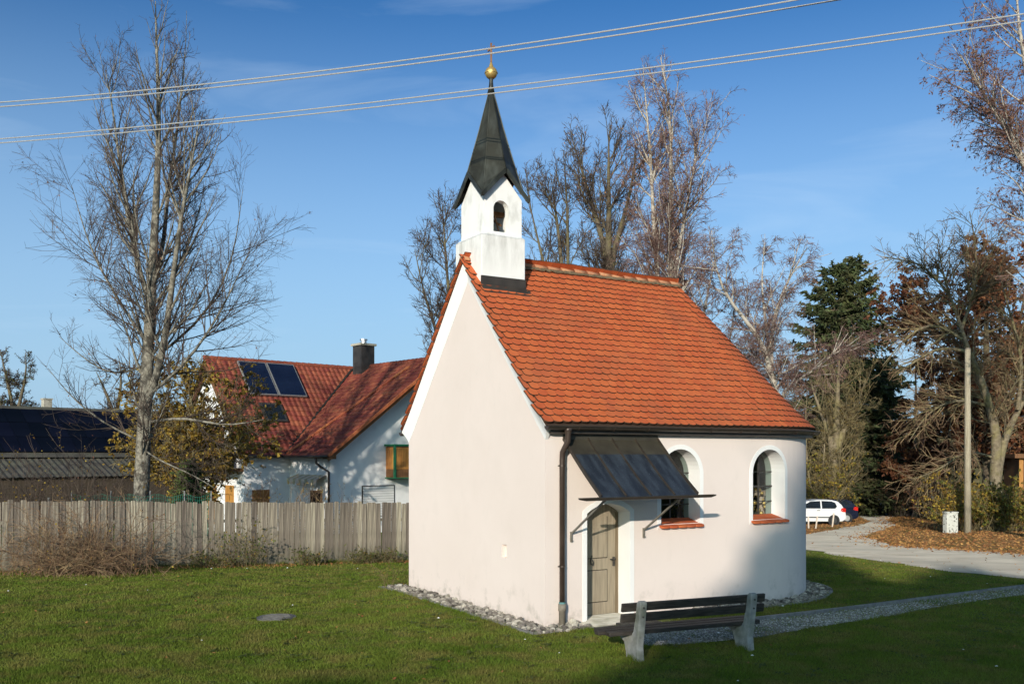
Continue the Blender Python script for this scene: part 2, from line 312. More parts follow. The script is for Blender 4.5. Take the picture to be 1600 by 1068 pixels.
M['collector'] = mat('solar_glass', (0.006, 0.011, 0.030), (0.010, 0.017, 0.042), scale=1, rough=0.12, spec=0.6)
M['alu'] = mat('aluminium_frame', (0.35, 0.35, 0.34), rough=0.45, metal=0.5)
M['pv'] = mat('blue_black_module', (0.003, 0.0045, 0.010), (0.005, 0.007, 0.015), scale=0.5, rough=0.5, spec=0.06, objrand=0.3)
M['corrugated'] = mat('grey_fibre_cement', (0.055, 0.050, 0.042), (0.095, 0.086, 0.072), scale=1.5, rough=0.95, c3=(0.10, 0.10, 0.07), scale3=1, amt3=0.6)
M['barn_wall'] = mat('dark_barn_boards', (0.045, 0.034, 0.024), (0.075, 0.056, 0.04), scale=2, rough=0.95, stretch=(5, 5, 0.5))
M['dark'] = mat('dark_interior', (0.02, 0.018, 0.016), rough=0.9)
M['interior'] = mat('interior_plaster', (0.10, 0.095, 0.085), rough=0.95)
M['reveal_in'] = mat('inner_reveal_plaster', (0.34, 0.36, 0.34), rough=0.95)
M['glass'] = glass_mat('window_glass')
M['darkglass'] = mat('dark_window_glass', (0.012, 0.016, 0.020), rough=0.06, spec=0.7)
M['shutter'] = mat('roller_shutter', (0.66, 0.66, 0.64), rough=0.6)
M['awncloth'] = mat('striped_awning', (0.55, 0.47, 0.30), (0.40, 0.33, 0.19), scale=4, rough=0.9)
M['net'] = mat('green_net', (0.02, 0.16, 0.11), rough=0.8)
M['carwhite'] = mat('white_car_paint', (0.72, 0.72, 0.73), rough=0.25, spec=0.6)
M['carblue'] = mat('dark_blue_car_paint', (0.008, 0.012, 0.030), rough=0.2, spec=0.7)
M['carblack'] = mat('black_car_paint', (0.010, 0.011, 0.013), rough=0.2, spec=0.7)
M['rubber'] = mat('tyre_rubber', (0.018, 0.018, 0.018), rough=0.85)
M['rim'] = mat('wheel_rim', (0.40, 0.40, 0.40), rough=0.4, metal=0.6)
M['rim_dark'] = mat('dark_wheel_rim', (0.05, 0.05, 0.05), rough=0.5, metal=0.4)
M['redlamp'] = mat('red_tail_lamp', (0.55, 0.02, 0.012), rough=0.2, spec=0.6)
M['plastic'] = mat('black_plastic', (0.025, 0.025, 0.027), rough=0.6)
M['stake'] = mat('pale_stake', (0.62, 0.50, 0.40), (0.70, 0.60, 0.5), scale=6, rough=0.8)
M['pole'] = mat('weathered_pole', (0.28, 0.24, 0.17), (0.42, 0.365, 0.27), scale=3, rough=0.95, bump=0.4, stretch=(8, 8, 0.5), bscale=12)
M['cabinet'] = mat('peeling_cabinet', (0.55, 0.54, 0.48), (0.62, 0.61, 0.55), scale=5, rough=0.8, c3=(0.07, 0.07, 0.055), scale3=9, amt3=0.95, lo3=0.56, hi3=0.62)
M['wire'] = mat('bright_cable', (0.48, 0.47, 0.45), rough=0.5, metal=0.3)
M['cover'] = mat('cast_cover', (0.10, 0.097, 0.09), (0.17, 0.162, 0.15), scale=20, rough=0.8, bump=0.5)
M['daisy'] = mat('white_daisy', (0.8, 0.8, 0.78), rough=0.8)
M['marble'] = mat('pink_marble', (0.50, 0.34, 0.27), (0.62, 0.48, 0.40), scale=7, rough=0.4)
M['altargreen'] = mat('green_marble', (0.17, 0.20, 0.15), (0.25, 0.27, 0.21), scale=9, rough=0.4)
M['roof_dark'] = mat('dark_brown_roof', (0.10, 0.045, 0.03), (0.15, 0.07, 0.045), scale=3, rough=0.9)

for k_ in ('asphalt', 'gravel', 'gravel_stone', 'litter_ground', 'leaf_brown', 'ground', 'concrete', 'stone'):
    M[k_].node_tree.nodes['Principled BSDF'].inputs['Diffuse Roughness'].default_value = 1.0

def dirt_low(m, colour, z_hi, z_lo, scale, amount, lo=0.5, hi=0.66, stretch=(1, 1, 1)):
    """patchy splash dirt and algae near the foot of a surface (object space z)"""
    N, L = m.node_tree.nodes, m.node_tree.links; b = N['Principled BSDF']; src = b.inputs['Base Color'].links[0].from_socket
    tc = N.new('ShaderNodeTexCoord'); sp = N.new('ShaderNodeSeparateXYZ'); L.new(tc.outputs['Object'], sp.inputs[0])
    mp = N.new('ShaderNodeMapping'); mp.inputs['Scale'].default_value = stretch; L.new(tc.outputs['Object'], mp.inputs['Vector'])
    mr = N.new('ShaderNodeMapRange'); mr.inputs['From Min'].default_value = z_hi; mr.inputs['From Max'].default_value = z_lo; L.new(sp.outputs['Z'], mr.inputs['Value'])
    no = N.new('ShaderNodeTexNoise'); no.inputs['Scale'].default_value = scale; no.inputs['Detail'].default_value = 9; no.inputs['Roughness'].default_value = 0.65; L.new(mp.outputs['Vector'], no.inputs['Vector'])
    rp = N.new('ShaderNodeMapRange'); rp.inputs['From Min'].default_value = lo; rp.inputs['From Max'].default_value = hi; L.new(no.outputs['Fac'], rp.inputs['Value'])
    mu = N.new('ShaderNodeMath'); mu.operation = 'MULTIPLY'; L.new(mr.outputs['Result'], mu.inputs[0]); L.new(rp.outputs['Result'], mu.inputs[1])
    m2 = N.new('ShaderNodeMath'); m2.operation = 'MULTIPLY'; m2.inputs[1].default_value = amount; L.new(mu.outputs[0], m2.inputs[0])
    mx = N.new('ShaderNodeMixRGB'); L.new(m2.outputs[0], mx.inputs['Fac']); L.new(src, mx.inputs['Color1']); mx.inputs['Color2'].default_value = (*colour, 1); L.new(mx.outputs['Color'], b.inputs['Base Color'])
def speckle(m, colour, scale, amount, lo, hi, stretch=(1, 1, 1), world_co=True):
    """patches of lichen, soot or wear with a shape of their own"""
    N, L = m.node_tree.nodes, m.node_tree.links; b = N['Principled BSDF']; src = b.inputs['Base Color'].links[0].from_socket
    ge = N.new('ShaderNodeNewGeometry'); mp = N.new('ShaderNodeMapping'); mp.inputs['Scale'].default_value = stretch; mp.inputs['Location'].default_value = (3.1, 7.7, 1.3)
    L.new(ge.outputs['Position'], mp.inputs['Vector'])
    no = N.new('ShaderNodeTexNoise'); no.inputs['Scale'].default_value = scale; no.inputs['Detail'].default_value = 8; no.inputs['Roughness'].default_value = 0.6; L.new(mp.outputs['Vector'], no.inputs['Vector'])
    rp = N.new('ShaderNodeMapRange'); rp.inputs['From Min'].default_value = lo; rp.inputs['From Max'].default_value = hi; rp.inputs['To Max'].default_value = amount; L.new(no.outputs['Fac'], rp.inputs['Value'])
    mx = N.new('ShaderNodeMixRGB'); L.new(rp.outputs['Result'], mx.inputs['Fac']); L.new(src, mx.inputs['Color1']); mx.inputs['Color2'].default_value = (*colour, 1); L.new(mx.outputs['Color'], b.inputs['Base Color'])
speckle(M['tile'], (0.34, 0.27, 0.17), 11.0, 0.22, 0.62, 0.72)
speckle(M['tile'], (0.20, 0.085, 0.05), 0.9, 0.10, 0.50, 0.72, (1.2, 1.2, 0.5))
speckle(M['pink'], (0.58, 0.51, 0.45), 1.3, 0.12, 0.50, 0.72)
speckle(M['pink'], (0.50, 0.44, 0.385), 5.0, 0.10, 0.58, 0.74, (1.5, 1.5, 0.5))
speckle(M['asphalt'], (0.17, 0.16, 0.14), 0.45, 0.55, 0.50, 0.68, (0.5, 1.6, 1))
speckle(M['asphalt'], (0.19, 0.13, 0.075), 1.7, 0.45, 0.58, 0.72)
speckle(M['fence'], (0.10, 0.085, 0.07), 1.1, 0.45, 0.48, 0.68, (1, 1, 0.3))
dirt_low(M['pink'], (0.27, 0.245, 0.19), 0.65, 0.05, 3.2, 0.50, 0.54, 0.68)
dirt_low(M['pink'], (0.42, 0.36, 0.30), 0.16, -0.02, 9.0, 0.7, 0.40, 0.62)
dirt_low(M['fence'], (0.085, 0.095, 0.055), 0.30, 0.0, 5.0, 0.7, 0.35, 0.62)
dirt_low(M['tower_base'], (0.22, 0.205, 0.165), 6.1, 6.85, 1.6, 0.6, 0.48, 0.72, (3, 3, 0.6))

# ------------------------------------------------------------------ the ground
def axis(parts):
    out = []
    for a, b, s in parts: out += list(np.arange(a, b, s))
    return np.array(out + [parts[-1][1]])
gx = axis([(-900, -60, 60), (-60, -22, 3), (-22, 22, 0.5), (22, 60, 3), (60, 900, 60)])
gy = axis([(-300, -20, 40), (-20, 9, 2), (9, 30, 0.4), (30, 110, 2), (110, 900, 60)])
XX, YY = np.meshgrid(gx, gy); ZZ = gz(XX, YY)
nx, ny = len(gx), len(gy)
ii = (np.arange(ny - 1)[:, None] * nx + np.arange(nx - 1)[None, :]).ravel()
ground = link('ground', np_mesh('ground', np.stack([XX, YY, ZZ], -1), Q=np.stack([ii, ii + 1, ii + nx + 1, ii + nx], -1), mats=[M['ground']], smooth=True))
tag(ground, 'short autumn lawn sloping gently away behind the chapel', kind='structure')

def sheet(name, pts, dz, m, kind='structure', label=None, step=1.0, rough=0.0):
    """thin sheet draped over the terrain; pts world xy polygon"""
    xs = [p[0] for p in pts]; ys = [p[1] for p in pts]
    V = [Vector((p[0], p[1])) for p in pts]; n = len(V); E = [(i, (i + 1) % n) for i in range(n)]
    VV = []; EE = []
    for i in range(n):
        a, b = V[i], V[(i + 1) % n]; k = max(1, int((b - a).length / step))
        for j in range(k): VV.append(a + (b - a) * j / k + (Vector((random.Random(i * 991 + j).gauss(0, rough), random.Random(i * 77 + j * 13 + 5).gauss(0, rough))) if rough and j else Vector((0, 0))))
    pts = [(v.x, v.y) for v in VV]
    m0 = len(VV); EE = [(i, (i + 1) % m0) for i in range(m0)]
    g_x, g_y = np.meshgrid(np.arange(min(xs), max(xs), step), np.arange(min(ys), max(ys), step)); ins = in_poly(g_x.ravel(), g_y.ravel(), pts)
    VV += [Vector((float(x), float(y))) for x, y, k in zip(g_x.ravel(), g_y.ravel(), ins) if k]
    r = delaunay_2d_cdt(VV, EE, [], 0, 1e-5)
    v2 = r[0]; fs = r[2]
    cxs = np.array([sum(v2[i].x for i in f) / len(f) for f in fs]); cys = np.array([sum(v2[i].y for i in f) / len(f) for f in fs])
    keep = in_poly(cxs, cys, pts)
    mb = MB(); mb.add([(v.x, v.y, gzf(v.x, v.y) + dz) for v in v2], [f for f, k in zip(fs, keep) if k])
    o = mb.build(name, m); me = o.data
    if sum(p.normal.z for p in me.polygons) < 0: me.flip_normals()
    tag(o, label, kind=kind); return o

def gp(*pp): return [tuple(ground_at(px, py)[:2]) for px, py in pp]

ROAD = gp((1000, 822), (1262, 834), (1340, 821), (1362, 814), (1345, 808), (1325, 797), (1200, 790), (1200, 786), (1345, 790), (1480, 797), (1480, 804), (1400, 806), (1385, 812), (1400, 820), (1348, 838), (1395, 852), (1500, 858), (1640, 868), (1640, 912), (1600, 904), (1483, 893), (1370, 876), (1262, 859), (1000, 845))
LITTER = gp((1348, 838), (1400, 820), (1385, 812), (1400, 806), (1480, 804), (1660, 812), (1660, 871), (1500, 859), (1395, 853))
VERGE = gp((1100, 815), (1340, 806), (1362, 814), (1340, 821.5), (1262, 835), (1100, 838))
sheet('road', ROAD, 0.012, M['asphalt'], label='worn pale asphalt lane curving behind the chapel', rough=0.10, step=0.6)
sheet('verge_ground', LITTER, 0.008, M['litter_ground'], label='leaf covered verge beside the lane', rough=0.12, step=0.6)
sheet('parking_verge', VERGE, 0.008, M['litter_ground'], label='leaf strewn strip where the cars are parked', rough=0.10, step=0.6)

# ------------------------------------------------------------------ the chapel
NX, NY = 0.541, 15.09
UA = math.atan2(0.50932, 0.86058)                       # direction of the long axis
U = Vector((math.cos(UA), math.sin(UA))); G = Vector((-U.y, U.x))
def ch(t, g): return (NX + t * U.x + g * G.x, NY + t * U.y + g * G.y)
L0, RR = 5.04, 2.68                                       # straight part, half width = apse radius
GZ0 = -0.06
chapel = empty('chapel', (NX, NY, 0.0), UA)
tag(chapel, 'small pale pink chapel with steep terracotta roof and white bell turret', 'chapel')

PROF = [(0.0, 6.45)]
for q in np.linspace(0.0, 1.0, 30)[1:]:
    r = q * 2.86
    z = 6.45 - 1.125 * r
    if r > 2.25: z += 0.20 * (r - 2.25) ** 2 / 0.3721 * 0.34
    PROF.append((r, z))
PR = np.array(PROF); PS = np.concatenate([[0], np.cumsum(np.hypot(np.diff(PR[:, 0]), np.diff(PR[:, 1])))])
SLOPE_LEN = PS[-1]
def prof_z(r): return float(np.interp(abs(r), PR[:, 0], PR[:, 1]))
def prof_at(d):                                           # d = distance up the slope from the eave
    s = SLOPE_LEN - d
    r = float(np.interp(s, PS, PR[:, 0])); z = float(np.interp(s, PS, PR[:, 1]))
    r2 = float(np.interp(s + 0.05, PS, PR[:, 0])); z2 = float(np.interp(s + 0.05, PS, PR[:, 1]))
    r1 = float(np.interp(s - 0.05, PS, PR[:, 0])); z1 = float(np.interp(s - 0.05, PS, PR[:, 1]))
    return r, z, math.atan2(z1 - z2, r2 - r1)

PERIM = 2 * L0 + math.pi * RR
def MAPW(s, z, d=0.0):
    if s <= L0: return (s, d, z)
    if s <= L0 + math.pi * RR:
        a = (s - L0) / RR
        return (L0 + (RR - d) * math.sin(a), RR - (RR - d) * math.cos(a), z)
    return (L0 - (s - L0 - math.pi * RR), 2 * RR - d, z)

def arch(cx_, hw, z0, zs, rise, n=14):
    """closed polygon, bottom left first, with a round or segmental head"""
    pts = [(cx_ - hw, z0), (cx_ + hw, z0)]
    rad = (hw * hw + rise * rise) / (2 * rise); zc = zs + rise - rad; a0 = math.asin(min(1, hw / rad))
    for i in range(n + 1):
        a = a0 - 2 * a0 * i / n
        pts.append((cx_ + rad * math.sin(a), zc + rad * math.cos(a)))
    return pts
DOOR = arch(1.276, 0.45, 0.0, 1.815, 0.155)
WIN = dict(hw=0.45, z0=1.575, zs=2.45, rise=0.45)
WINS = [2.865, 5.08]
WPOLY = [arch(c, WIN['hw'], WIN['z0'], WIN['zs'], WIN['rise'], 18) for c in WINS]
BACKW = [arch(PERIM - c, WIN['hw'], WIN['z0'], WIN['zs'], WIN['rise'], 18) for c in WINS]
WALLTOP = 3.16

def wall_sheet(d, polys, z0, z1, m, name, parent, step=0.2):
    out = [Vector((0, z0)), Vector((PERIM, z0)), Vector((PERIM, z1)), Vector((0, z1))]
    V = []; E = []
    def loop(pts):
        b = len(V); n = len(pts); V.extend(Vector(p) for p in pts); E.extend((b + i, b + (i + 1) % n) for i in range(n))
    nb = int(PERIM / step)
    loop([(PERIM * i / nb, z0) for i in range(nb)] + [(PERIM, z0 + (z1 - z0) * i / 6) for i in range(6)] + [(PERIM * (1 - i / nb), z1) for i in range(nb)] + [(0, z1 - (z1 - z0) * i / 6) for i in range(6)])
    for p in polys: loop([(x, max(y, z0 + 0.001)) for x, y in p])
    for i in range(1, nb):
        for j in range(1, 12): V.append(Vector((PERIM * i / nb, z0 + (z1 - z0) * j / 12)))
    r = delaunay_2d_cdt(V, E, [], 0, 1e-5); v2, fs = r[0], r[2]
    c = np.array([[sum(v2[i].x for i in f) / 3, sum(v2[i].y for i in f) / 3] for f in fs]); hole = np.zeros(len(fs), bool)
    for p in polys: hole |= in_poly(c[:, 0], c[:, 1], [(x, max(y, z0 + 0.001)) for x, y in p])
    mb = MB(); mb.add([MAPW(v.x, v.y, d) for v in v2], [f for f, h in zip(fs, hole) if not h])
    return mb.build(name, m, parent)
ALLP = [DOOR] + WPOLY + BACKW
wall = wall_sheet(0.0, ALLP, GZ0, WALLTOP, M['pink'], 'wall', chapel); wall['label'] = 'pale pink plastered side and apse wall'
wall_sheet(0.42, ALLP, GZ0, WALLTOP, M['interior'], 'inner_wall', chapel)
# gable wall with a small square recess, up to the line where the white verge begins
def gable_poly(drop, rmax):
    rs = np.linspace(-rmax, rmax, 41)
    return [(RR + r, prof_z(r) - drop) for r in rs]
NG, NZ = 1.33, 1.115
gp_top = gable_poly(0.42, RR)
outline = [(2 * RR, GZ0), (0.0, GZ0)] + gp_top
nich = [(NG - 0.085, NZ - 0.115), (NG + 0.085, NZ - 0.115), (NG + 0.085, NZ + 0.115), (NG - 0.085, NZ + 0.115)]
V = [Vector(p) for p in outline] + [Vector(p) for p in nich]; n = len(outline)
E = [(i, (i + 1) % n) for i in range(n)] + [(n + i, n + (i + 1) % 4) for i in range(4)]
r_ = delaunay_2d_cdt(V, E, [], 0, 1e-5); c = np.array([[sum(r_[0][i].x for i in f) / 3, sum(r_[0][i].y for i in f) / 3] for f in r_[2]])
kp = in_poly(c[:, 0], c[:, 1], outline) & ~in_poly(c[:, 0], c[:, 1], nich)
mb = MB(); mb.add([(0, v.x, v.y) for v in r_[0]], [f for f, k in zip(r_[2], kp) if k])
g0, g1, q0, q1 = nich[0][0], nich[1][0], nich[0][1], nich[2][1]
mb.add([(0, g0, q0), (0, g1, q0), (0, g1, q1), (0, g0, q1), (0.09, g0, q0), (0.09, g1, q0), (0.09, g1, q1), (0.09, g0, q1)], [(4, 5, 6, 7), (0, 1, 5, 4), (1, 2, 6, 5), (2, 3, 7, 6), (3, 0, 4, 7)])
o = mb.build('gable_wall', M['pink'], chapel); o['label'] = 'pale pink gable wall with small square recess'
# interior floor, ceiling and inner gable
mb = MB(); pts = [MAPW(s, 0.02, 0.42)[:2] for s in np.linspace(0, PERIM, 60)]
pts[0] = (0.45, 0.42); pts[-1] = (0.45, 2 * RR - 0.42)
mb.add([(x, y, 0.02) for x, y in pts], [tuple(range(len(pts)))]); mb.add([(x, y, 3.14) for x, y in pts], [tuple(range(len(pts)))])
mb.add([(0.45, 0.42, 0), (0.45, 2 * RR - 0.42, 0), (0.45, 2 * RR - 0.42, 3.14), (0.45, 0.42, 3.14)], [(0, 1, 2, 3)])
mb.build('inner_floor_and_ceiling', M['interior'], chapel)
# white cove under the verge
mb = MB(); nn = 41; rs_in = np.linspace(-RR, RR, nn); rs_out = np.linspace(-2.83, 2.83, nn); v = []
for a, b in zip(rs_in, rs_out):
    zi, zo = prof_z(a) - 0.42, prof_z(b) - 0.055
    for k in range(5):
        q = k / 4.0; tt = -0.002 - 0.098 * q ** 1.7
        v.append((tt, RR + a + (b - a) * q, zi + (zo - zi) * q))
    v.append((0.05, RR + b, zo))
mb.add(v, [(i * 6 + k, i * 6 + k + 1, (i + 1) * 6 + k + 1, (i + 1) * 6 + k) for i in range(nn - 1) for k in range(5)])
mb.add([v[0], v[1], v[2], v[3], v[4], v[5], (0.05, 0.0, v[0][2])], [(0, 1, 2, 3, 4, 5, 6)])
nb_ = (nn - 1) * 6
mb.add([v[nb_ + i] for i in range(6)] + [(0.05, 2 * RR, v[nb_][2])], [(0, 1, 2, 3, 4, 5, 6)])
o = mb.build('verge_cove', M['white'], chapel); o['label'] = 'white plaster cove under the gable verge'

def surround(poly, border, depth_in, name, parent, proud=0.006, m=None, open_bottom=True):
    """white border proud of the wall plus the reveal lining; poly is in (s, z)"""
    cxp = (min(p[0] for p in poly) + max(p[0] for p in poly)) / 2
    zb = min(p[1] for p in poly); zs_ = poly[2][1]; hw = (max(p[0] for p in poly) - min(p[0] for p in poly)) / 2
    inner = [poly[0]] + list(reversed(poly[2:])) + [poly[1]]             # left bottom, over the head, right bottom
    outer = []
    k = len(inner)
    for i, (x, z) in enumerate(inner):
        if i == 0: outer.append((x - border, z - border))
        elif i == k - 1: outer.append((x + border, z - border))
        else:
            a = inner[max(1, i - 1)]; b = inner[min(k - 2, i + 1)]; tx, tz = b[0] - a[0], b[1] - a[1]; l = math.hypot(tx, tz); nx_, nz_ = -tz / l, tx / l
            if nx_ * (x - cxp) + nz_ * (z - zb - 0.5) < 0: nx_, nz_ = -nx_, -nz_
            if i == 1: nx_, nz_ = (-1, 0.45)
            if i == k - 2: nx_, nz_ = (1, 0.45)
            outer.append((x + nx_ * border, z + nz_ * border))
    mb = MB(); v = []
    for (xi, zi), (xo, zo) in zip(inner, outer):
        v += [MAPW(xo, zo, 0.004), MAPW(xo, zo, -proud), MAPW(xi, zi, -proud), MAPW(xi, zi, depth_in)]
    mb.add(v, [(i * 4 + q, i * 4 + q + 1, (i + 1) * 4 + q + 1, (i + 1) * 4 + q) for i in range(k - 1) for q in range(3)])
    return mb.build(name, m or M['white'], parent)

def lining(poly, d0, d1, name, parent, m):
    mb = MB(); v = []; inner = [poly[0]] + list(reversed(poly[2:])) + [poly[1]]
    for x, z in inner: v += [MAPW(x, z, d0), MAPW(x, z, d1)]
    k = len(inner); mb.add(v, [(i * 2, i * 2 + 1, ((i + 1) % k) * 2 + 1, ((i + 1) % k) * 2) for i in range(k)])
    return mb.build(name, m, parent)

def clip_rect(poly, x0, x1, z0, z1):
    def cut(P, ins, inter):
        out = []
        for i in range(len(P)):
            a, b = P[i - 1], P[i]
            if ins(b):
                if not ins(a): out.append(inter(a, b))
                out.append(b)
            elif ins(a): out.append(inter(a, b))
        return out
    def ix(xc): return lambda a, b: (xc, a[1] + (b[1] - a[1]) * (xc - a[0]) / (b[0] - a[0]))
    def iz(zc): return lambda a, b: (a[0] + (b[0] - a[0]) * (zc - a[1]) / (b[1] - a[1]), zc)
    P = list(poly)
    for ins, it in ((lambda p: p[0] >= x0, ix(x0)), (lambda p: p[0] <= x1, ix(x1)), (lambda p: p[1] >= z0, iz(z0)), (lambda p: p[1] <= z1, iz(z1))):
        if P: P = cut(P, ins, it)
    return P

def make_window(sc, poly, visible=True):
    w = empty('window', MAPW(sc, 1.55, 0.3), 0, chapel)
    off = Vector(MAPW(sc, 1.55, 0.3))
    def loc(o): o.location = -off; return o
    if visible: loc(surround(poly, 0.085, 0.30, 'surround', w))
    loc(lining(poly, 0.30, 0.43, 'inner_reveal', w, M['reveal_in']))
    GD = 0.30
    hs = [1.575, 1.90, 2.19, 2.47, 2.95]; vs = [sc - 0.45, sc, sc + 0.45]
    mb = MB()
    for z in hs[1:4]:
        hwz = 0.45 if z <= 2.45 else math.sqrt(max(0.01, 0.2025 - (z - 2.45) ** 2))
        th = 0.016 if abs(z - 2.19) < 0.01 else 0.009
        a = MAPW(sc - hwz, z, GD); b = MAPW(sc + hwz, z, GD); mb.bar(a, b, 0.035 if th > 0.01 else 0.02, th * 2)
    mb.bar(MAPW(sc, 1.575, GD - 0.002), MAPW(sc, 2.89, GD - 0.002), 0.024, 0.026)
    mb.bar(MAPW(sc - 0.45, 1.60, GD), MAPW(sc + 0.45, 1.60, GD), 0.04, 0.05)
    loc(mb.build('glazing_bars', M['iron'], w))
    for i in range(2):
        for j in range(4):
            P = clip_rect(poly, vs[i], vs[i + 1], hs[j], hs[j + 1])
            if len(P) >= 3:
                mb = MB(); mb.add([MAPW(x, z, GD + 0.006) for x, z in P], [tuple(range(len(P)))]); loc(mb.build('pane', M['glass'], w))
    if visible:
        nt = 5
        for i in range(nt):
            s0 = sc - 0.50 + i * 1.0 / nt; s1 = s0 + 1.0 / nt - 0.004
            front = -0.095
            def pt(s, d, dz=0.0):
                hwd = 1.0 if d < 0 else 0.895
                ss = sc + (s - sc) * hwd
                return MAPW(ss, 1.655 - (0.30 - d) * 0.30 + dz, d)
            prof = [(s0, 0.29), (s1, 0.29), (s1, front + 0.03)] + [((s0 + s1) / 2 + 0.5 * (s1 - s0) * math.cos(a), front + 0.03 - 0.03 * math.sin(a)) for a in np.linspace(0.5, math.pi - 0.5, 5)] + [(s0, front + 0.03)]
            up = [pt(s, d) for s, d in prof]; dn = [pt(s, d, -0.03) for s, d in prof]; n = len(up)
            mb = MB(); mb.add(up + dn, [tuple(range(n)), tuple(range(2 * n - 1, n - 1, -1))] + [(k, (k + 1) % n, n + (k + 1) % n, n + k) for k in range(n)])
            loc(mb.build('sill_tile', M['tile'], w))
    return w
for c_, p_ in zip(WINS, WPOLY): make_window(c_, p_)
for c_, p_ in zip(WINS, BACKW): make_window(PERIM - c_, p_, False)

# door
door = empty('door', (1.276, 0.35, 0), 0, chapel)
def dloc(o): o.location = (-1.276, -0.35, 0); return o
dloc(surround(DOOR, 0.09, 0.36, 'surround', door))
mb = MB(); lp = arch(1.276, 0.45, 0.04, 1.815, 0.155); n = len(lp)
mb.prism(lp, 'y', 0.36, 0.42); dloc(mb.build('door_leaf', M['door'], door))
mb = MB()
for a, b in ((0.826, 0.866), (1.686, 1.726)): mb.box(a, b, 0.325, 0.36, 0.03, 1.80)
dloc(mb.build('door_frame', M['doorframe'], door))
for z0, z1 in ((0.26, 0.80), (1.02, 1.72)):
    mb = MB(); mb.box(0.99, 1.50, 0.347, 0.362, z0, z1); dloc(mb.build('door_panel', M['door'], door, bevel=0.008))
for x0, x1, z0, z1 in ((0.975, 0.990, 0.25, 0.81), (1.50, 1.515, 0.25, 0.81), (0.975, 1.515, 0.80, 0.812), (0.975, 1.515, 0.248, 0.26), (0.975, 0.990, 1.01, 1.73), (1.50, 1.515, 1.01, 1.73), (0.975, 1.515, 1.008, 1.02)):
    mb = MB(); mb.box(x0, x1, 0.3575, 0.364, z0, z1); dloc(mb.build('panel_groove', M['dark'], door))
mb = MB(); mb.box(1.625, 1.66, 0.335, 0.36, 0.86, 1.02); mb.tube([(1.64, 0.36, 0.99), (1.64, 0.30, 0.99), (1.53, 0.295, 0.985)], 0.011, 8); dloc(mb.build('door_handle', M['iron'], door))
mb = MB(); mb.tube([(1.16, 0.358, 1.06), (1.16, 0.325, 1.065), (1.145, 0.32, 1.03), (1.125, 0.32, 0.98), (1.14, 0.32, 0.92), (1.175, 0.32, 0.90), (1.19, 0.32, 0.95), (1.165, 0.32, 1.0)], 0.010, 8)
dloc(mb.build('door_knocker', M['iron'], door, smooth=True))
mb = MB(); mb.box(0.80, 1.75, -0.02, 0.37, -0.05, 0.035); mb.box(0.70, 2.20, -0.42, 0.0 - 0.002, -0.05, 0.022)
o = mb.build('door_step', M['concrete'], chapel, bevel=0.008)

# door canopy
can = empty('door_canopy', (1.33, 0, 3.05), 0, chapel)
def cl(o): o.location = (-1.33, 0, -3.05); return o
CT0, CT1, CP, CZT, CZB = 0.35, 2.32, 1.04, 3.06, 2.145
def cpt(t, q, dz=0.0):                                     # q 0 at the wall, 1 at the lower edge, with a slight bell-cast
    return (t, -0.01 - CP * q, CZT - (CZT - CZB) * (q - 0.0 * q) + 0.06 * 4 * q * (q - 1) * 0.5 + dz)
ns = 4
for i in range(ns):
    t0 = CT0 + (CT1 - CT0) * i / ns; t1 = CT0 + (CT1 - CT0) * (i + 1) / ns; mb = MB(); v = []
    for k in range(9):
        q = k / 8; v += [cpt(t0, q), cpt(t1, q), cpt(t1, q, -0.02), cpt(t0, q, -0.02)]
    f = [(k * 4 + a, k * 4 + (a + 1) % 4, (k + 1) * 4 + (a + 1) % 4, (k + 1) * 4 + a) for k in range(8) for a in range(4)] + [(0, 1, 2, 3), (35, 34, 33, 32)]
    mb.add(v, f)
    o = cl(mb.build('canopy_sheet', [M['canopy'], M['canopy_top']], can))
    o.data.polygons.foreach_set('material_index', [1 if (i_ // 4) < 2 and i_ < 32 else 0 for i_ in range(len(o.data.polygons))])
for i in range(ns + 1):
    t = CT0 + (CT1 - CT0) * i / ns; mb = MB()
    w_ = 0.022 if 0 < i < ns else 0.03; hgt = 0.035 if 0 < i < ns else 0.055
    for k in range(8): mb.bar(Vector(cpt(t, k / 8, 0.012)), Vector(cpt(t, (k + 1.04) / 8, 0.012)), w_, hgt)
    cl(mb.build('standing_seam', M['darkmetal'], can))
mb = MB(); mb.box(CT0 - 0.01, CT1 + 0.01, -0.022, -0.001, CZT - 0.03, CZT + 0.07); cl(mb.build('wall_flashing', M['canopy_top'], can))
mb = MB(); mb.box(CT0, CT1, -CP + 0.03, -CP + 0.09, CZB - 0.05, CZB - 0.005)
cl(mb.build('front_beam', M['darkmetal'], can))
mb = MB(); v = []; ts = [CT0 - 0.43, CT0 - 0.30, CT1 + 0.27, CT1 + 0.36]; rr = [0.028, 0.05, 0.05, 0.028]
for t, r in zip(ts, rr):
    for k in range(9):
        a = math.pi + math.pi * k / 8; v.append((t, -CP - 0.045 + r * math.cos(a), CZB - 0.005 + r * math.sin(a)))
    for k in range(8, -1, -1):
        a = math.pi + math.pi * k / 8; v.append((t, -CP - 0.045 + (r - 0.006) * math.cos(a), CZB - 0.005 + (r - 0.006) * math.sin(a)))
mb.add(v, [(i * 18 + k, i * 18 + (k + 1) % 18, (i + 1) * 18 + (k + 1) % 18, (i + 1) * 18 + k) for i in range(3) for k in range(18)])
cl(mb.build('canopy_gutter', M['darkmetal'], can))
for t in (0.50, 2.02):
    mb = MB(); a = Vector((t, -0.025, 1.50)); b = Vector((t, -CP + 0.06, CZB - 0.04))
    mb.bar(a + (b - a) * 0.02, b, 0.028, 0.028); mb.box(t - 0.016, t + 0.016, -0.03, 0.0, 1.36, 1.53); mb.tube([(t, -0.03, 1.385), (t, -0.05, 1.385)], 0.012, 6)
    cl(mb.build('brace', M['brace'], can))

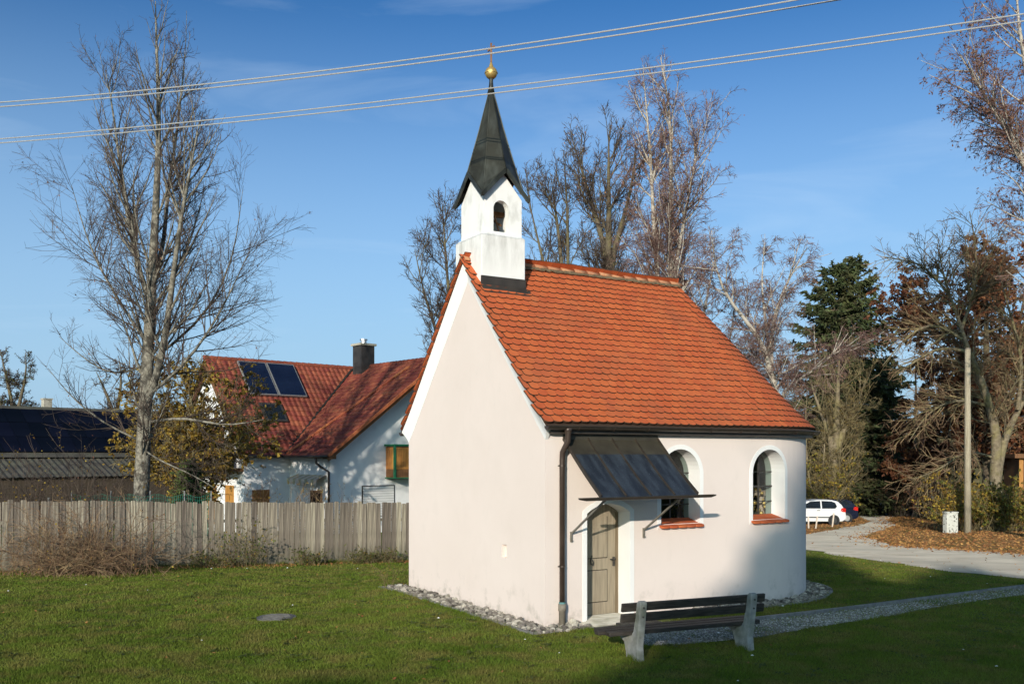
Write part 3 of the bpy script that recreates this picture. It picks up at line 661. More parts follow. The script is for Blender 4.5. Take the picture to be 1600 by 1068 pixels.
# roof: underlay, beaver-tail tiles in rows, ridge tiles
roof = empty('roof', (0, RR, 6.4), 0, chapel)
def rl(o): o.location = Vector(o.location) - Vector((0, RR, 6.4)); return o
mb = MB(); n = len(PROF); v = []
ths = [('s', -0.11), ('s', L0)] + [('a', a) for a in np.linspace(0, math.pi, 25)[1:]] + [('b', -0.11)]
for kind_, val in ths:
    for r, z in PROF:
        z = z - 0.03
        if kind_ == 's': v.append((val, RR - r, z))
        elif kind_ == 'a': v.append((L0 + r * math.sin(val), RR - r * math.cos(val), z))
        else: v.append((val, RR + r, z))
mb.add(v, [(i * n + k, i * n + k + 1, (i + 1) * n + k + 1, (i + 1) * n + k) for i in range(len(ths) - 1) for k in range(n - 1)])
o = rl(mb.build('roof_deck', M['under'], roof, smooth=False))

EXPO = SLOPE_LEN / 27.0
TW, TL, TT = 0.178, EXPO * 2.05, 0.025
def tile_mesh(seed):
    rg = random.Random(seed); w = TW / 2 - 0.0015
    sag = 0.052 + rg.uniform(-.006, .006)
    pts = [(-w, TL), (-w, sag)] + [(-w * math.cos(a), sag - sag * math.sin(a)) for a in np.linspace(0, math.pi, 7)[1:-1]] + [(w, sag), (w, TL)]
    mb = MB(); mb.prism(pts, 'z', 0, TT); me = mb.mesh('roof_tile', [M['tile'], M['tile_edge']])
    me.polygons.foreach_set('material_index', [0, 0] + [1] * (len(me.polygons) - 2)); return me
TMESH = [tile_mesh(i) for i in range(5)]
rng = random.Random(5)
tiles = []
for row in range(27):
    d = row * EXPO
    r, z, sl = prof_at(d)
    off = (row % 2) * TW / 2
    tilt = math.atan2(2 * TT, TL)
    lift = 0.032
    up_s = Vector((0, math.cos(sl), math.sin(sl)))
    t_next = L0
    for side in (0, 1):
        t = -0.125 + TW / 2 - off
        while t < L0 - 0.01:
            if t > -0.125 - 0.02 and not (0.0 < t < 0.93 and r < 0.46):
                cut = max(0.35, min(1, ((t + TW / 2 + 0.125) / TW))) if t - TW / 2 < -0.135 else 1.0
                tiles.append((side, 's', t, r, z, sl, 1.0, cut, row))
            t += TW
        t_next = t
    nt = max(3, int(round(math.pi * max(r, 0.12) / TW))); da = math.pi / nt
    a_first = (t_next - L0) / TW * da
    for i in range(nt + 1):
        a = a_first + i * da
        if a < math.pi + 0.4 * da: tiles.append((0, 'a', a, r, z, sl, (math.pi * r / nt) / TW if r > 0.1 else 1, 1.0, row))
mats_t = []
for side, kd, a, r, z, sl, ws, cut, row in tiles:
    ang = sl - math.atan2(2 * TT, TL) * 0.9 + rng.gauss(0, 0.006)
    j = rng.gauss(0, 0.002)
    if kd == 's':
        if side == 0: X, Yv = Vector((1, 0, 0)), Vector((0, math.cos(ang), math.sin(ang))); P0 = Vector((a, RR - r, z))
        else: X, Yv = Vector((-1, 0, 0)), Vector((0, -math.cos(ang), math.sin(ang))); P0 = Vector((a, RR + r, z))
    else:
        rad = Vector((math.sin(a), -math.cos(a), 0)); X = Vector((math.cos(a), math.sin(a), 0))
        Yv = -rad * math.cos(ang) + Vector((0, 0, math.sin(ang))); P0 = Vector((L0, RR, z)) + rad * r
    Zv = X.cross(Yv)
    P0 = P0 + Zv * (0.018 + 0.006 * math.sin(a * 1.9 + row * 0.37)) + Yv * (j + 0.010 * math.sin((a if kd == 's' else 5.0 + a * 2.5) * 1.3 + row * 0.21) + (rng.choice((0, 0, 0, -0.018)) if rng.random() < 0.03 else 0))
    mats_t.append(Matrix(((X.x * ws * cut, Yv.x, Zv.x, P0.x), (X.y * ws * cut, Yv.y, Zv.y, P0.y), (X.z * ws * cut, Yv.z, Zv.z, P0.z), (0, 0, 0, 1))))
CHM = Matrix.Translation((NX, NY, 0)) @ Matrix.Rotation(UA, 4, 'Z')
def score(i):
    side, kd, a, r, z, sl, ws, cut, row = tiles[i]
    if side == 1: return -1
    if kd == 'a' and a > 1.3: return -1
    p = CHM @ mats_t[i].translation
    return (1.0 / p.y ** 2) * ws * cut
order = sorted(range(len(tiles)), key=score, reverse=True)
RLI = Matrix.Translation((0, -RR, -6.4))
for i in order[:300]:
    o = link('roof_tile', TMESH[i % 5], roof); o.matrix_local = RLI @ mats_t[i]
VV = []; FF = []; MI_ = []; nb = 0
for i in order[300:]:
    me = TMESH[i % 5]; mt = RLI @ mats_t[i]
    VV += [mt @ v.co for v in me.vertices]; FF += [tuple(nb + k for k in p.vertices) for p in me.polygons]; MI_ += [p.material_index for p in me.polygons]; nb += len(me.vertices)
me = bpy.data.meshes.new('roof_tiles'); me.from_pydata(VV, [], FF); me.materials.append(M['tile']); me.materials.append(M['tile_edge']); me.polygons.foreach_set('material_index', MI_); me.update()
o = link('roof_tiles', me, roof); tag(o, kind='stuff')
# ridge tiles
def half_round(r0, r1, ln, th=0.016, n=8):
    mb = MB(); v = []
    for x, r in ((0, r0), (ln, r1)):
        for k in range(n + 1):
            a = math.pi * k / n; v.append((x, r * math.cos(a), r * 0.85 * math.sin(a)))
        for k in range(n, -1, -1):
            a = math.pi * k / n; v.append((x, (r - th) * math.cos(a), (r - th) * 0.85 * math.sin(a)))
    m_ = 2 * (n + 1); mb.add(v, [(k, (k + 1) % m_, m_ + (k + 1) % m_, m_ + k) for k in range(m_)] + [(k, k + 1, m_ - 2 - k, m_ - 1 - k) for k in range(n)] + [(m_ + k + 1, m_ + k, 2 * m_ - 1 - k, 2 * m_ - 2 - k) for k in range(n)])
    return mb.mesh('ridge_tile', M['ridge'], True)
RM = half_round(0.125, 0.10, 0.36)
x = -0.13; k = 0
while x < L0 + 0.02:
    if not (0.02 < x + 0.17 < 0.93 and x > -0.1):
        if x > 0.8 or x < -0.1:
            sc_ = 0.50 if x < -0.1 else 1.0
            o = link('ridge_tile', RM, roof); o.location = (x, RR, 6.415 + rng.gauss(0, 0.006)); o.rotation_euler = (rng.gauss(0, 0.03), rng.gauss(0, 0.012), rng.gauss(0, 0.012)); o.scale = (sc_, 1, 1); rl(o)
    x += 0.31; k += 1
for sg in (-1, 1):
    mb = MB()
    for i in range(60):
        xx = 0.96 + i * (L0 - 0.9) / 60
        mb.obox((xx, RR + sg * 0.118, 6.405 + rng.gauss(0, .004)), (0.042, 0, 0), (0, 0.014 + rng.uniform(0, .008), 0), (0, 0, 0.018 + rng.uniform(0, .010)))
    rl(mb.build('ridge_mortar', M['mortar'], roof))

# eaves board and gutter along both sides and round the apse
def sweep(profile, name, m, parent, s0, s1, ds=0.15, smooth=False):
    mb = MB(); ss = np.linspace(s0, s1, int((s1 - s0) / ds) + 1); n = len(profile); v = []
    for s in ss:
        for d, z in profile: v.append(MAPW(s, z, d))
    mb.add(v, [(i * n + k, i * n + (k + 1) % n, (i + 1) * n + (k + 1) % n, (i + 1) * n + k) for i in range(len(ss) - 1) for k in range(n)])
    mb.add([MAPW(s0, z, d) for d, z in profile], [tuple(range(n))]); mb.add([MAPW(s1, z, d) for d, z in profile], [tuple(range(n))])
    return mb.build(name, m, parent, smooth)
sweep([(0.01, 3.13), (-0.13, 3.145), (-0.13, 3.22), (0.01, 3.26)], 'eaves_board', M['darkmetal'], chapel, 0.03, PERIM - 0.03)
gut = empty('gutter', (0, 0, 3.2), 0, chapel)
def gl_(o): o.location = Vector(o.location) - Vector((0, 0, 3.2)); return o
GR = 0.062; gc = (-0.205, 3.262)
pr = [(gc[0] + GR * math.cos(a), gc[1] + GR * math.sin(a)) for a in np.linspace(math.pi, 2 * math.pi, 9)] + [(gc[0] + (GR - 0.006) * math.cos(a), gc[1] + (GR - 0.006) * math.sin(a)) for a in np.linspace(2 * math.pi, math.pi, 9)]
gl_(sweep(pr, 'trough', M['darkmetal'], gut, -0.10, PERIM + 0.10, 0.12))
gl_(sweep([(gc[0] - GR - 0.009 + 0.011 * math.cos(a), gc[1] + 0.011 * math.sin(a)) for a in np.linspace(0, 2 * math.pi, 7)[:-1]], 'rolled_edge', M['darkmetal'], gut, -0.105, PERIM + 0.105, 0.12))
for s in np.arange(0.5, PERIM, 0.72):
    mb = MB(); pts = [MAPW(s, gc[1] + (GR + .006) * math.sin(a), gc[0] + (GR + .006) * math.cos(a)) for a in np.linspace(math.pi, 2 * math.pi, 7)] + [MAPW(s, 3.24, -0.12)]
    mb.tube(pts, 0.007, 5); gl_(mb.build('gutter_bracket', M['pipe'], gut))
for s in (-0.10, PERIM + 0.10):
    mb = MB(); P = [MAPW(s, gc[1] + GR * math.sin(a), gc[0] + GR * math.cos(a)) for a in np.linspace(math.pi, 2 * math.pi, 9)]; q = [(p[0] - 0.008, p[1], p[2]) for p in P]
    mb.add(P + q, [tuple(range(9)), tuple(range(17, 8, -1))] + [(k, k + 1, 10 + k, 9 + k) for k in range(8)]); gl_(mb.build('gutter_end', M['pipe'], gut))
dp = empty('downpipe', (0.27, -0.09, 0), 0, chapel)
def dl(o): o.location = (-0.27, 0.09, 0); return o
mb = MB(); mb.tube([(0.31, -0.205, 3.235), (0.31, -0.205, 3.19), (0.31, -0.205, 3.12), (0.31, -0.20, 3.02), (0.29, -0.15, 2.93), (0.27, -0.10, 2.84), (0.27, -0.09, 2.72), (0.27, -0.09, 0.38)], [0.075, 0.062, 0.047, 0.046, 0.046, 0.046, 0.046, 0.046], 14)
dl(mb.build('pipe', M['pipe'], dp, smooth=True))
mb = MB(); mb.tube([(0.27, -0.09, 0.40), (0.27, -0.09, 0.37)], 0.054, 14); dl(mb.build('collar', M['copper_band'], dp))
mb = MB(); mb.tube([(0.27, -0.09, -0.06), (0.27, -0.09, 0.25), (0.27, -0.09, 0.255), (0.27, -0.09, 0.37)], [0.056, 0.056, 0.066, 0.066], 14); dl(mb.build('socket', M['castiron'], dp, smooth=True))
for z in (2.62, 0.98):
    mb = MB(); mb.tube([(0.27, -0.09, z - 0.014), (0.27, -0.09, z + 0.014)], 0.052, 14); mb.tube([(0.215, -0.09, z), (0.19, -0.09, z)], 0.012, 6); mb.tube([(0.27, -0.05, z), (0.27, 0.0, z)], 0.008, 6); dl(mb.build('pipe_clamp', M['pipe'], dp))

# bell turret
TC = 0.497
tow = empty('bell_turret', (TC, RR, 5.9), 0, chapel); tow['label'] = 'white plastered bell turret with dark copper spire'
def tl_(o): o.location = Vector(o.location) - Vector((TC, RR, 5.9)); return o
mb = MB(); mb.box(0.006, 0.936, RR - 0.52, RR + 0.52, 5.70, 6.835)
mb.add([(0.006, RR - .52, 6.835), (0.936, RR - .52, 6.835), (0.936, RR + .52, 6.835), (0.006, RR + .52, 6.835), (0.06, RR - .46, 6.885), (0.89, RR - .46, 6.885), (0.89, RR + .46, 6.885), (0.06, RR + .46, 6.885)], [(0, 1, 5, 4), (1, 2, 6, 5), (2, 3, 7, 6), (3, 0, 4, 7), (4, 5, 6, 7)])
tl_(mb.build('turret_base', M['tower_base'], tow, bevel=0.012))
A, B, HB = 0.098, 0.896, 0.46
opn = arch(TC - 0.045, 0.165, 6.93, 7.36, 0.155, 12)
mb = MB()
for gg, sgn in ((RR - HB, 1), (RR + HB, -1)):
    out = [(A, 6.86), (B, 6.86), (B, 7.57), (TC, 8.02), (A, 7.57)]; V = [Vector(p) for p in out] + [Vector(p) for p in opn]; n = 5; k = len(opn)
    E = [(i, (i + 1) % n) for i in range(n)] + [(n + i, n + (i + 1) % k) for i in range(k)]
    r_ = delaunay_2d_cdt(V, E, [], 0, 1e-6); c = np.array([[sum(r_[0][i].x for i in f) / 3, sum(r_[0][i].y for i in f) / 3] for f in r_[2]])
    kp = in_poly(c[:, 0], c[:, 1], out) & ~in_poly(c[:, 0], c[:, 1], opn); fs = [f for f, q in zip(r_[2], kp) if q]
    mb.add([(v.x, gg, v.y) for v in r_[0]], fs); mb.add([(v.x, gg + sgn * 0.14, v.y) for v in r_[0]], fs)
    v = []
    for x, z in opn: v += [(x, gg, z), (x, gg + sgn * 0.14, z)]
    mb.add(v, [(i * 2, i * 2 + 1, ((i + 1) % k) * 2 + 1, ((i + 1) % k) * 2) for i in range(k)])
for tt, sg in ((A, 1), (B, -1)):
    P = [(RR - HB, 6.86), (RR + HB, 6.86), (RR + HB, 7.57), (RR, 8.02), (RR - HB, 7.57)]
    mb.add([(tt, y, z) for y, z in P], [(0, 1, 2, 3, 4)]); mb.add([(tt + sg * 0.14, y, z) for y, z in P], [(0, 1, 2, 3, 4)])
tl_(mb.build('belfry_wall', M['tower'], tow))
# spire
HT = (B - A) / 2; OV = 0.10
fm = [Vector((0, -(HB + OV), 0)), Vector((HT + OV, 0, 0)), Vector((0, HB + OV, 0)), Vector((-(HT + OV), 0, 0))]
cn = [Vector((HT + OV, -(HB + OV), 0)), Vector((HT + OV, HB + OV, 0)), Vector((-(HT + OV), HB + OV, 0)), Vector((-(HT + OV), -(HB + OV), 0))]
AX = Vector((TC, RR, 0))
rings = [(9.74, 0.05, 0.04), (9.35, 0.26, 0.185), (9.0, 0.44, 0.315), (8.6, 0.665, 0.475), (8.3, 0.85, 0.60), (8.09, 1.0, 0.69)]
mb = MB(); v = []
for z, kf, kc in rings:
    for i in range(4): v += [AX + fm[i] * kf + Vector((0, 0, z)), AX + cn[i] * kc + Vector((0, 0, z))]
f = [(i * 8 + k, i * 8 + (k + 1) % 8, (i + 1) * 8 + (k + 1) % 8, (i + 1) * 8 + k) for i in range(5) for k in range(8)]
b0 = len(v); v += [AX + cn[i] + Vector((0, 0, 7.56)) for i in range(4)]
b1 = len(v); v += [AX + cn[i] * 0.82 + Vector((0, 0, 7.79)) for i in range(4)]
for i in range(4):
    pk, cr, cb, nx_ = 40 + 2 * i, 40 + 2 * i + 1, b0 + i, 40 + (2 * i + 2) % 8
    f += [(pk, cr, b1 + i), (pk, b1 + i, cb), (nx_, b1 + i, cr), (nx_, cb, b1 + i)]
mb.add(v, f); o = tl_(mb.build('spire', M['spire'], tow)); sm = o.modifiers.new('thickness', 'SOLIDIFY'); sm.thickness = 0.03; sm.offset = -1
for i in range(4):
    for j in (i, (i + 1) % 4):
        a = AX + fm[j] + Vector((0, 0, 8.07)); b = AX + cn[i] + Vector((0, 0, 7.545))
        mb = MB(); mb.bar(a, b, 0.03, 0.075); tl_(mb.build('gable_fascia', M['spire'], tow))
for k in range(8):
    mb = MB()
    for i in range(5): mb.bar(v[i * 8 + k], Vector(v[(i + 1) * 8 + k]), 0.018, 0.022)
    if k % 2: mb.bar(v[40 + k], v[b1 + k // 2], 0.018, 0.022); mb.bar(v[b1 + k // 2], v[b0 + k // 2], 0.018, 0.022)
    tl_(mb.build('spire_seam', M['spire'], tow))
mb = MB(); mb.tube([(TC, RR, 9.66), (TC, RR, 9.80), (TC, RR, 9.90), (TC, RR, 9.99)], [0.075, 0.045, 0.036, 0.05], 10); tl_(mb.build('spire_neck', M['spire'], tow, smooth=True))
mb = MB(); mb.tube([(TC, RR, 10.05 + 0.118 * math.sin(a)) for a in np.linspace(-1.5, 1.5, 13)], [max(0.01, 0.118 * math.cos(a)) for a in np.linspace(-1.5, 1.5, 13)], 18); tl_(mb.build('gilded_ball', M['gold'], tow, smooth=True))
mb = MB(); mb.tube([(TC, RR, 10.04), (TC, RR, 10.06)], 0.126, 18); mb.tube([(TC, RR, 10.15), (TC, RR, 10.20), (TC, RR, 10.26)], [0.05, 0.035, 0.014], 10); tl_(mb.build('ball_rim', M['gold'], tow))
mb = MB(); mb.box(TC - 0.014, TC + 0.014, RR - 0.014, RR + 0.014, 10.24, 10.62); mb.box(TC - 0.0125, TC + 0.0125, RR - 0.125, RR + 0.125, 10.50, 10.53)
tl_(mb.build('cross', M['rustwood'], tow))
# flashing at the foot of the turret
mb = MB()
for sg in (-1, 1):
    y0 = RR + sg * 0.535; y1 = RR + sg * 0.525
    P = [(y1, 6.08), (y0, 5.92), (RR + sg * 0.66, prof_z(0.66) + 0.052), (RR + sg * 0.66, prof_z(0.66) + 0.02), (RR + sg * 0.5, prof_z(.5) - .02)]
    mb.prism(P, 'x', -0.012, 0.945)
    mb.box(0.942, 0.99, min(RR + sg * 0.62, RR + sg * 0.1), max(RR + sg * 0.62, RR + sg * 0.1), 5.72, 5.86)
tl_(mb.build('flashing', M['darkmetal'], tow))
mb = MB(); zt = 7.28; prof_b = [(0.02, 7.30), (0.07, 7.29), (0.085, 7.22), (0.095, 7.10), (0.125, 7.02), (0.145, 6.99)]
mb.tube([(TC - 0.04, RR, z) for r, z in prof_b], [r for r, z in prof_b], 16); tl_(mb.build('bell', M['bronze'], tow, smooth=True))
mb = MB(); mb.box(A + 0.1, B - 0.1, RR - 0.05, RR + 0.05, 7.33, 7.42); mb.bar((TC + 0.1, RR - 0.2, 7.12), (TC + 0.08, RR + 0.22, 7.36), 0.03, 0.03); mb.bar((TC - 0.1, RR - 0.25, 7.36), (TC + 0.05, RR - 0.2, 7.02), 0.02, 0.02)
tl_(mb.build('bell_beam', M['wood_brown'], tow))

# altar inside, seen through the apse window
alt = empty('altar', (*ch(6.30, RR), 0.0), UA); tag(alt, 'gilded altar with marble columns behind the apse window', 'altar')
mb = MB(); mb.box(-0.25, 0.35, -0.95, 0.95, 0.02, 1.0); mb.build('mensa', M['altargreen'], alt)
for y in (-1.26, -0.85, 0.85, 1.26):
    mb = MB(); mb.box(-0.12, 0.12, y - 0.11, y + 0.11, 1.0 if abs(y) < 1 else 0.02, 1.25); mb.tube([(0, y, 1.25), (0, y, 1.95)], [0.085, 0.07], 12); mb.box(-0.12, 0.12, y - 0.12, y + 0.12, 1.95, 2.05); mb.build('column', M['marble'], alt)
rg = random.Random(3)
for y in (-1.40, -1.12, -0.98, 0.98, 1.12, 1.40):
    mb = MB()
    for k in range(16):
        c_ = Vector((rg.gauss(-0.12, .05), y + rg.gauss(0, 0.05), 1.02 + k * 0.07)); s_ = rg.uniform(0.025, 0.055)
        mb.tube([c_ + Vector((0, 0, s_ * math.sin(a))) for a in (-1.3, -.6, 0, .6, 1.3)], [s_ * math.cos(a) for a in (-1.3, -.6, 0, .6, 1.3)], 7)
    mb.build('gilded_ornament', M['gold'], alt)
mb = MB(); mb.box(0.1, 0.2, -0.8, 0.8, 1.0, 2.1); mb.build('altar_panel', M['dark'], alt)

# ------------------------------------------------------------------ pebble strip round the chapel
def strip_pt(s, d):                                         # s runs from the far gable corner along the gable and round the side
    if s < 2 * RR: return (-d, 2 * RR - s)
    s2 = s - 2 * RR
    p = MAPW(s2, 0, -d); return (p[0], p[1])
SM_END = 2 * RR + L0 + math.pi * RR
mb = MB(); v = []
ss = list(np.linspace(-0.4, 2 * RR, 30)) + list(np.linspace(2 * RR, SM_END, 60))
for s in ss:
    for d in (-0.05, 0.48):
        if s < 2 * RR: x, y = (-d, 2 * RR - s)
        else: x, y = strip_pt(s, d)
        if s < 2 * RR and s > 2 * RR - 1e-6: pass
        X, Y_ = ch(x, y); v.append((X, Y_, gzf(X, Y_) + 0.012))
mb.add(v, [(i * 2, i * 2 + 1, i * 2 + 3, i * 2 + 2) for i in range(len(ss) - 1)])
corner = [ch(0, 0), ch(-0.48, 0), ch(-0.48, -0.48), ch(0, -0.48)]; mb.add([(x, y, gzf(x, y) + 0.0125) for x, y in corner], [(0, 1, 2, 3)])
pstrip = mb.build('pebble_strip', M['gravel']); tag(pstrip, 'strip of loose stones round the foot of the chapel wall', kind='structure')
def rock(seed, sub=1):
    bm = bmesh.new(); bmesh.ops.create_icosphere(bm, subdivisions=sub, radius=1.0); rg = random.Random(seed)
    sc_ = (rg.uniform(.8, 1.2), rg.uniform(.6, 1.0), rg.uniform(.45, .75))
    for v_ in bm.verts:
        f_ = 1 + rg.uniform(-.22, .18); v_.co = Vector((v_.co.x * sc_[0] * f_, v_.co.y * sc_[1] * f_, v_.co.z * sc_[2] * f_))
    me = bpy.data.meshes.new('pebble'); bm.to_mesh(me); bm.free(); me.materials.append(M['stone']); return me
ROCK = [rock(i) for i in range(6)]
rg = random.Random(11); peb = []
def pebble_at(x, y, s):
    X, Y_ = ch(x, y); z = gzf(X, Y_) + 0.012 + s * rg.uniform(0.15, 0.45)
    m_ = Matrix.Translation((X, Y_, z)) @ Matrix.Rotation(rg.uniform(0, 6.28), 4, 'Z') @ Matrix.Rotation(rg.gauss(0, .35), 4, 'X') @ Matrix.Scale(s, 4)
    peb.append((s / Y_, m_))
for _ in range(1500):
    s = rg.uniform(-0.35, SM_END - 4.5); d = rg.uniform(-0.0, 0.47); sz = max(0.018, rg.gauss(0.042, 0.014)) * (1.15 - 0.5 * d)
    if 2 * RR + 0.62 < s < 2 * RR + 2.25 and s > 2 * RR: continue
    x, y = strip_pt(s, d); pebble_at(x, y, sz)
for _ in range(45): pebble_at(-rg.uniform(0, .45), -rg.uniform(0, .45), rg.uniform(.025, .055))
peb.sort(key=lambda p: -p[0])
for k, (q, m_) in enumerate(peb[:280]):
    o = link('pebble', ROCK[k % 6], pstrip); o.matrix_world = m_
VV = []; FF = []; nb = 0
for k, (q, m_) in enumerate(peb[280:]):
    me = ROCK[k % 6]; VV += [m_ @ v_.co for v_ in me.vertices]; FF += [tuple(nb + i for i in p.vertices) for p in me.polygons]; nb += len(me.vertices)
me = bpy.data.meshes.new('small_pebbles'); me.from_pydata(VV, [], FF); me.materials.append(M['stone']); me.update(); o = link('small_pebbles', me, pstrip); tag(o, kind='stuff')
# edging stones of the strip
k = 0
def edging(x0, y0, x1, y1, parent):
    a = Vector((*ch(x0, y0), 0)); b = Vector((*ch(x1, y1), 0)); a.z = gzf(a.x, a.y) + 0.012; b.z = gzf(b.x, b.y) + 0.012
    mb = MB(); mb.bar(a, a + (b - a) * 0.985, 0.05, 0.05); mb.build('edging_stone', M['kerb'], parent)
for i in range(11): edging(-0.50, 2 * RR + .4 - i * 0.56, -0.50, 2 * RR + .4 - (i + 1) * 0.56, pstrip)
for i in range(22):
    s0 = 2 * RR + 2.3 + i * 0.35; p0 = strip_pt(s0, 0.50); p1 = strip_pt(s0 + 0.35, 0.50); edging(p0[0], p0[1], p1[0], p1[1], pstrip)

# ------------------------------------------------------------------ gravel path with kerb
PATH = gp((1000, 983), (1075, 976), (1202, 967.5), (1320, 954), (1460, 936), (1640, 914), (1640, 924), (1460, 949), (1320, 973), (1180, 996), (1080, 1006), (1010, 1009), (985, 1001))
path = sheet('gravel_path', PATH, 0.010, M['gravel'], label='grey gravel path leading from the chapel door', step=0.3, rough=0.03)
KP = [ground_at(*p) for p in ((1160, 971.5), (1202, 966.5), (1260, 960), (1320, 953), (1390, 944), (1460, 935), (1550, 923.5), (1640, 912.5))]
kl = [0.0]
for a, b in zip(KP[:-1], KP[1:]): kl.append(kl[-1] + (b - a).length)
def kat(s):
    for i in range(len(KP) - 1):
        if s <= kl[i + 1]: return KP[i] + (KP[i + 1] - KP[i]) * ((s - kl[i]) / (kl[i + 1] - kl[i]))
    return KP[-1]
s = 0.0
while s + 0.5 < kl[-1]:
    a, b = kat(s), kat(s + 0.49); mb = MB(); mb.bar(a + Vector((0, 0, 0.02)), b + Vector((0, 0, 0.02)), 0.07, 0.09); mb.build('kerb_stone', M['kerb'], path, bevel=0.008); s += 0.5
nr = np.random.default_rng(4)
xs = [p[0] for p in PATH]; ys = [p[1] for p in PATH]
X = nr.uniform(min(xs), max(xs), 90000); Y_ = nr.uniform(min(ys), max(ys), 90000); keep = in_poly(X, Y_, PATH)
pn = np.sin(X * 1.7 + 0.5 * Y_) * np.sin(Y_ * 2.3 - X) * 0.5 + 0.5
keep &= nr.random(len(X)) < (0.25 + 0.75 * pn) * np.clip(1.6 - X / 9.0, 0.12, 1)
X, Y_ = X[keep][:16000], Y_[keep][:16000]
def octa_scatter(X, Y, Z, S, nr):
    n = len(X); base = np.array([(1, 0, 0), (0, 1, 0), (-1, 0, 0), (0, -1, 0), (0, 0, .7)]); a = nr.uniform(0, 6.28, n)
    B = np.repeat(base[None], n, 0) * (1 + nr.uniform(-.3, .3, (n, 5, 1))) * S[:, None, None]
    ca, sa = np.cos(a)[:, None], np.sin(a)[:, None]
    V = np.stack([B[..., 0] * ca - B[..., 1] * sa + X[:, None], B[..., 0] * sa + B[..., 1] * ca + Y[:, None], B[..., 2] + Z[:, None]], -1)
    T = np.array([(0, 1, 4), (1, 2, 4), (2, 3, 4), (3, 0, 4)])
    return V.reshape(-1, 3), (T[None] + (np.arange(n) * 5)[:, None, None]).reshape(-1, 3)
V_, T_ = octa_scatter(X, Y_, gz(X, Y_) + 0.010, nr.uniform(0.008, 0.022, len(X)), nr)
o = link('gravel', np_mesh('gravel', V_, T=T_, mats=[M['gravel_stone']]), path); tag(o, kind='stuff')
# boot scraper grid before the door
g_ = empty('boot_scraper', (*ch(1.42, -0.66), gzf(*ch(1.42, -0.66)) + 0.02), UA); tag(g_, 'dark metal boot scraper grating before the chapel door', 'grating')
mb = MB(); mb.box(-0.36, 0.36, -0.17, -0.15, -0.02, 0.03); mb.box(-0.36, 0.36, 0.15, 0.17, -0.02, 0.03); mb.box(-0.36, -0.34, -0.15, 0.15, -0.02, 0.03); mb.box(0.34, 0.36, -0.15, 0.15, -0.02, 0.03); mb.build('frame', M['iron'], g_)
for i in range(14):
    mb = MB(); x = -0.31 + i * 0.048; mb.box(x - 0.006, x + 0.006, -0.15, 0.15, -0.015, 0.026); mb.build('bar', M['iron'], g_)
# manhole cover in the lawn
p = ground_at(432, 965); p.z -= 0.010; mh = empty('manhole_cover', p); tag(mh, 'round grey manhole cover sunk in the lawn', 'manhole cover')
mb = MB(); mb.tube([(0, 0, -0.05), (0, 0, 0.035)], 0.33, 36); mb.build('ring', M['cover'], mh)
mb = MB(); mb.tube([(0, 0, 0.0), (0, 0, 0.042)], 0.285, 36)
for i in range(-4, 5): mb.box(-0.24 + abs(i) * .02, 0.24 - abs(i) * .02, i * 0.055 - 0.012, i * 0.055 + 0.012, 0.04, 0.048)
mb.build('lid', M['cover'], mh)

# ------------------------------------------------------------------ bench, seen from behind
b1 = ground_at(992, 1030); b2 = ground_at(1163, 1013)
bd = (b2 - b1); bd.z = 0; blen = bd.length; ba = math.atan2(bd.y, bd.x)
bench = empty('bench', (b1 + b2) / 2, ba); bench.location.z = gzf((b1.x + b2.x) / 2, (b1.y + b2.y) / 2); tag(bench, 'park bench with dark wooden planks and two concrete supports', 'bench')
hl = blen / 2
legp = [(-0.17, -0.04), (0.14, -0.04), (0.16, 0.10), (0.21, 0.22), (0.40, 0.30), (0.40, 0.355), (0.02, 0.345), (-0.04, 0.40), (-0.10, 0.62), (-0.13, 0.80), (-0.165, 0.835), (-0.225, 0.83), (-0.235, 0.79), (-0.20, 0.55), (-0.17, 0.36), (-0.14, 0.20)]
for sx in (-1, 1):
    mb = MB(); mb.prism(legp, 'x', sx * hl - 0.055, sx * hl + 0.055); o = mb.build('support', M['benchleg'], bench, bevel=0.015)
    for z in (0.745, 0.62):
        mb = MB(); yb = -0.232 if z > 0.7 else -0.212
        mb.tube([(sx * hl, yb, z), (sx * hl, yb - 0.012, z)], 0.013, 8); mb.build('bolt', M['iron'], bench)
for k_, (y0, z0, l0, l1) in enumerate(((0.045, 0.362, -0.40, 0.27), (0.175, 0.366, -0.50, 0.27), (0.305, 0.370, -0.44, 0.27))):
    mb = MB(); mb.box(-hl + l0, hl + l1, y0 - 0.06, y0 + 0.06, z0 - 0.015, z0 + 0.045); mb.build('seat_plank', M['benchwood'], bench, bevel=0.008)
for z0, yb in ((0.60, -0.085), (0.745, -0.108)):
    mb = MB(); c_ = Vector((0, yb, z0)); mb.obox(c_, (hl + 0.27, 0, 0), Vector((0, 0.022, 0.003)), Vector((0, -0.010, 0.058))); mb.build('back_plank', M['benchwood'], bench, bevel=0.01)

# ------------------------------------------------------------------ board fence
fa = Vector((-15.2, 22.70)); fb = Vector((0.4, 28.35)); fd = (fb - fa).normalized(); flen = (fb - fa).length; fn = Vector((fd.y, -fd.x))
fence = empty('board_fence', (fa.x, fa.y, gzf(fa.x, fa.y)), math.atan2(fd.y, fd.x)); tag(fence, 'weathered grey fence of upright boards behind the lawn', 'fence')
z00 = gzf(fa.x, fa.y); rg = random.Random(8)
def board_mesh(w, h):
    mb = MB(); mb.prism([(-w / 2, 0.0), (w / 2, 0.0), (w / 2, h - 0.012), (w / 2 - 0.015, h), (-w / 2 + 0.015, h), (-w / 2, h - 0.012)], 'y', -0.012, 0.012); return mb.mesh('fence_board', M['fence'])
BM_ = [board_mesh(w, 1.0) for w in (0.118, 0.128, 0.138, 0.145)]
x = 0.0
def ftop(s):                                               # the top edge of the fence falls slightly along its length
    return 1.630 + (1.40 - 1.630) * ((s - 2.3) / 10.6)
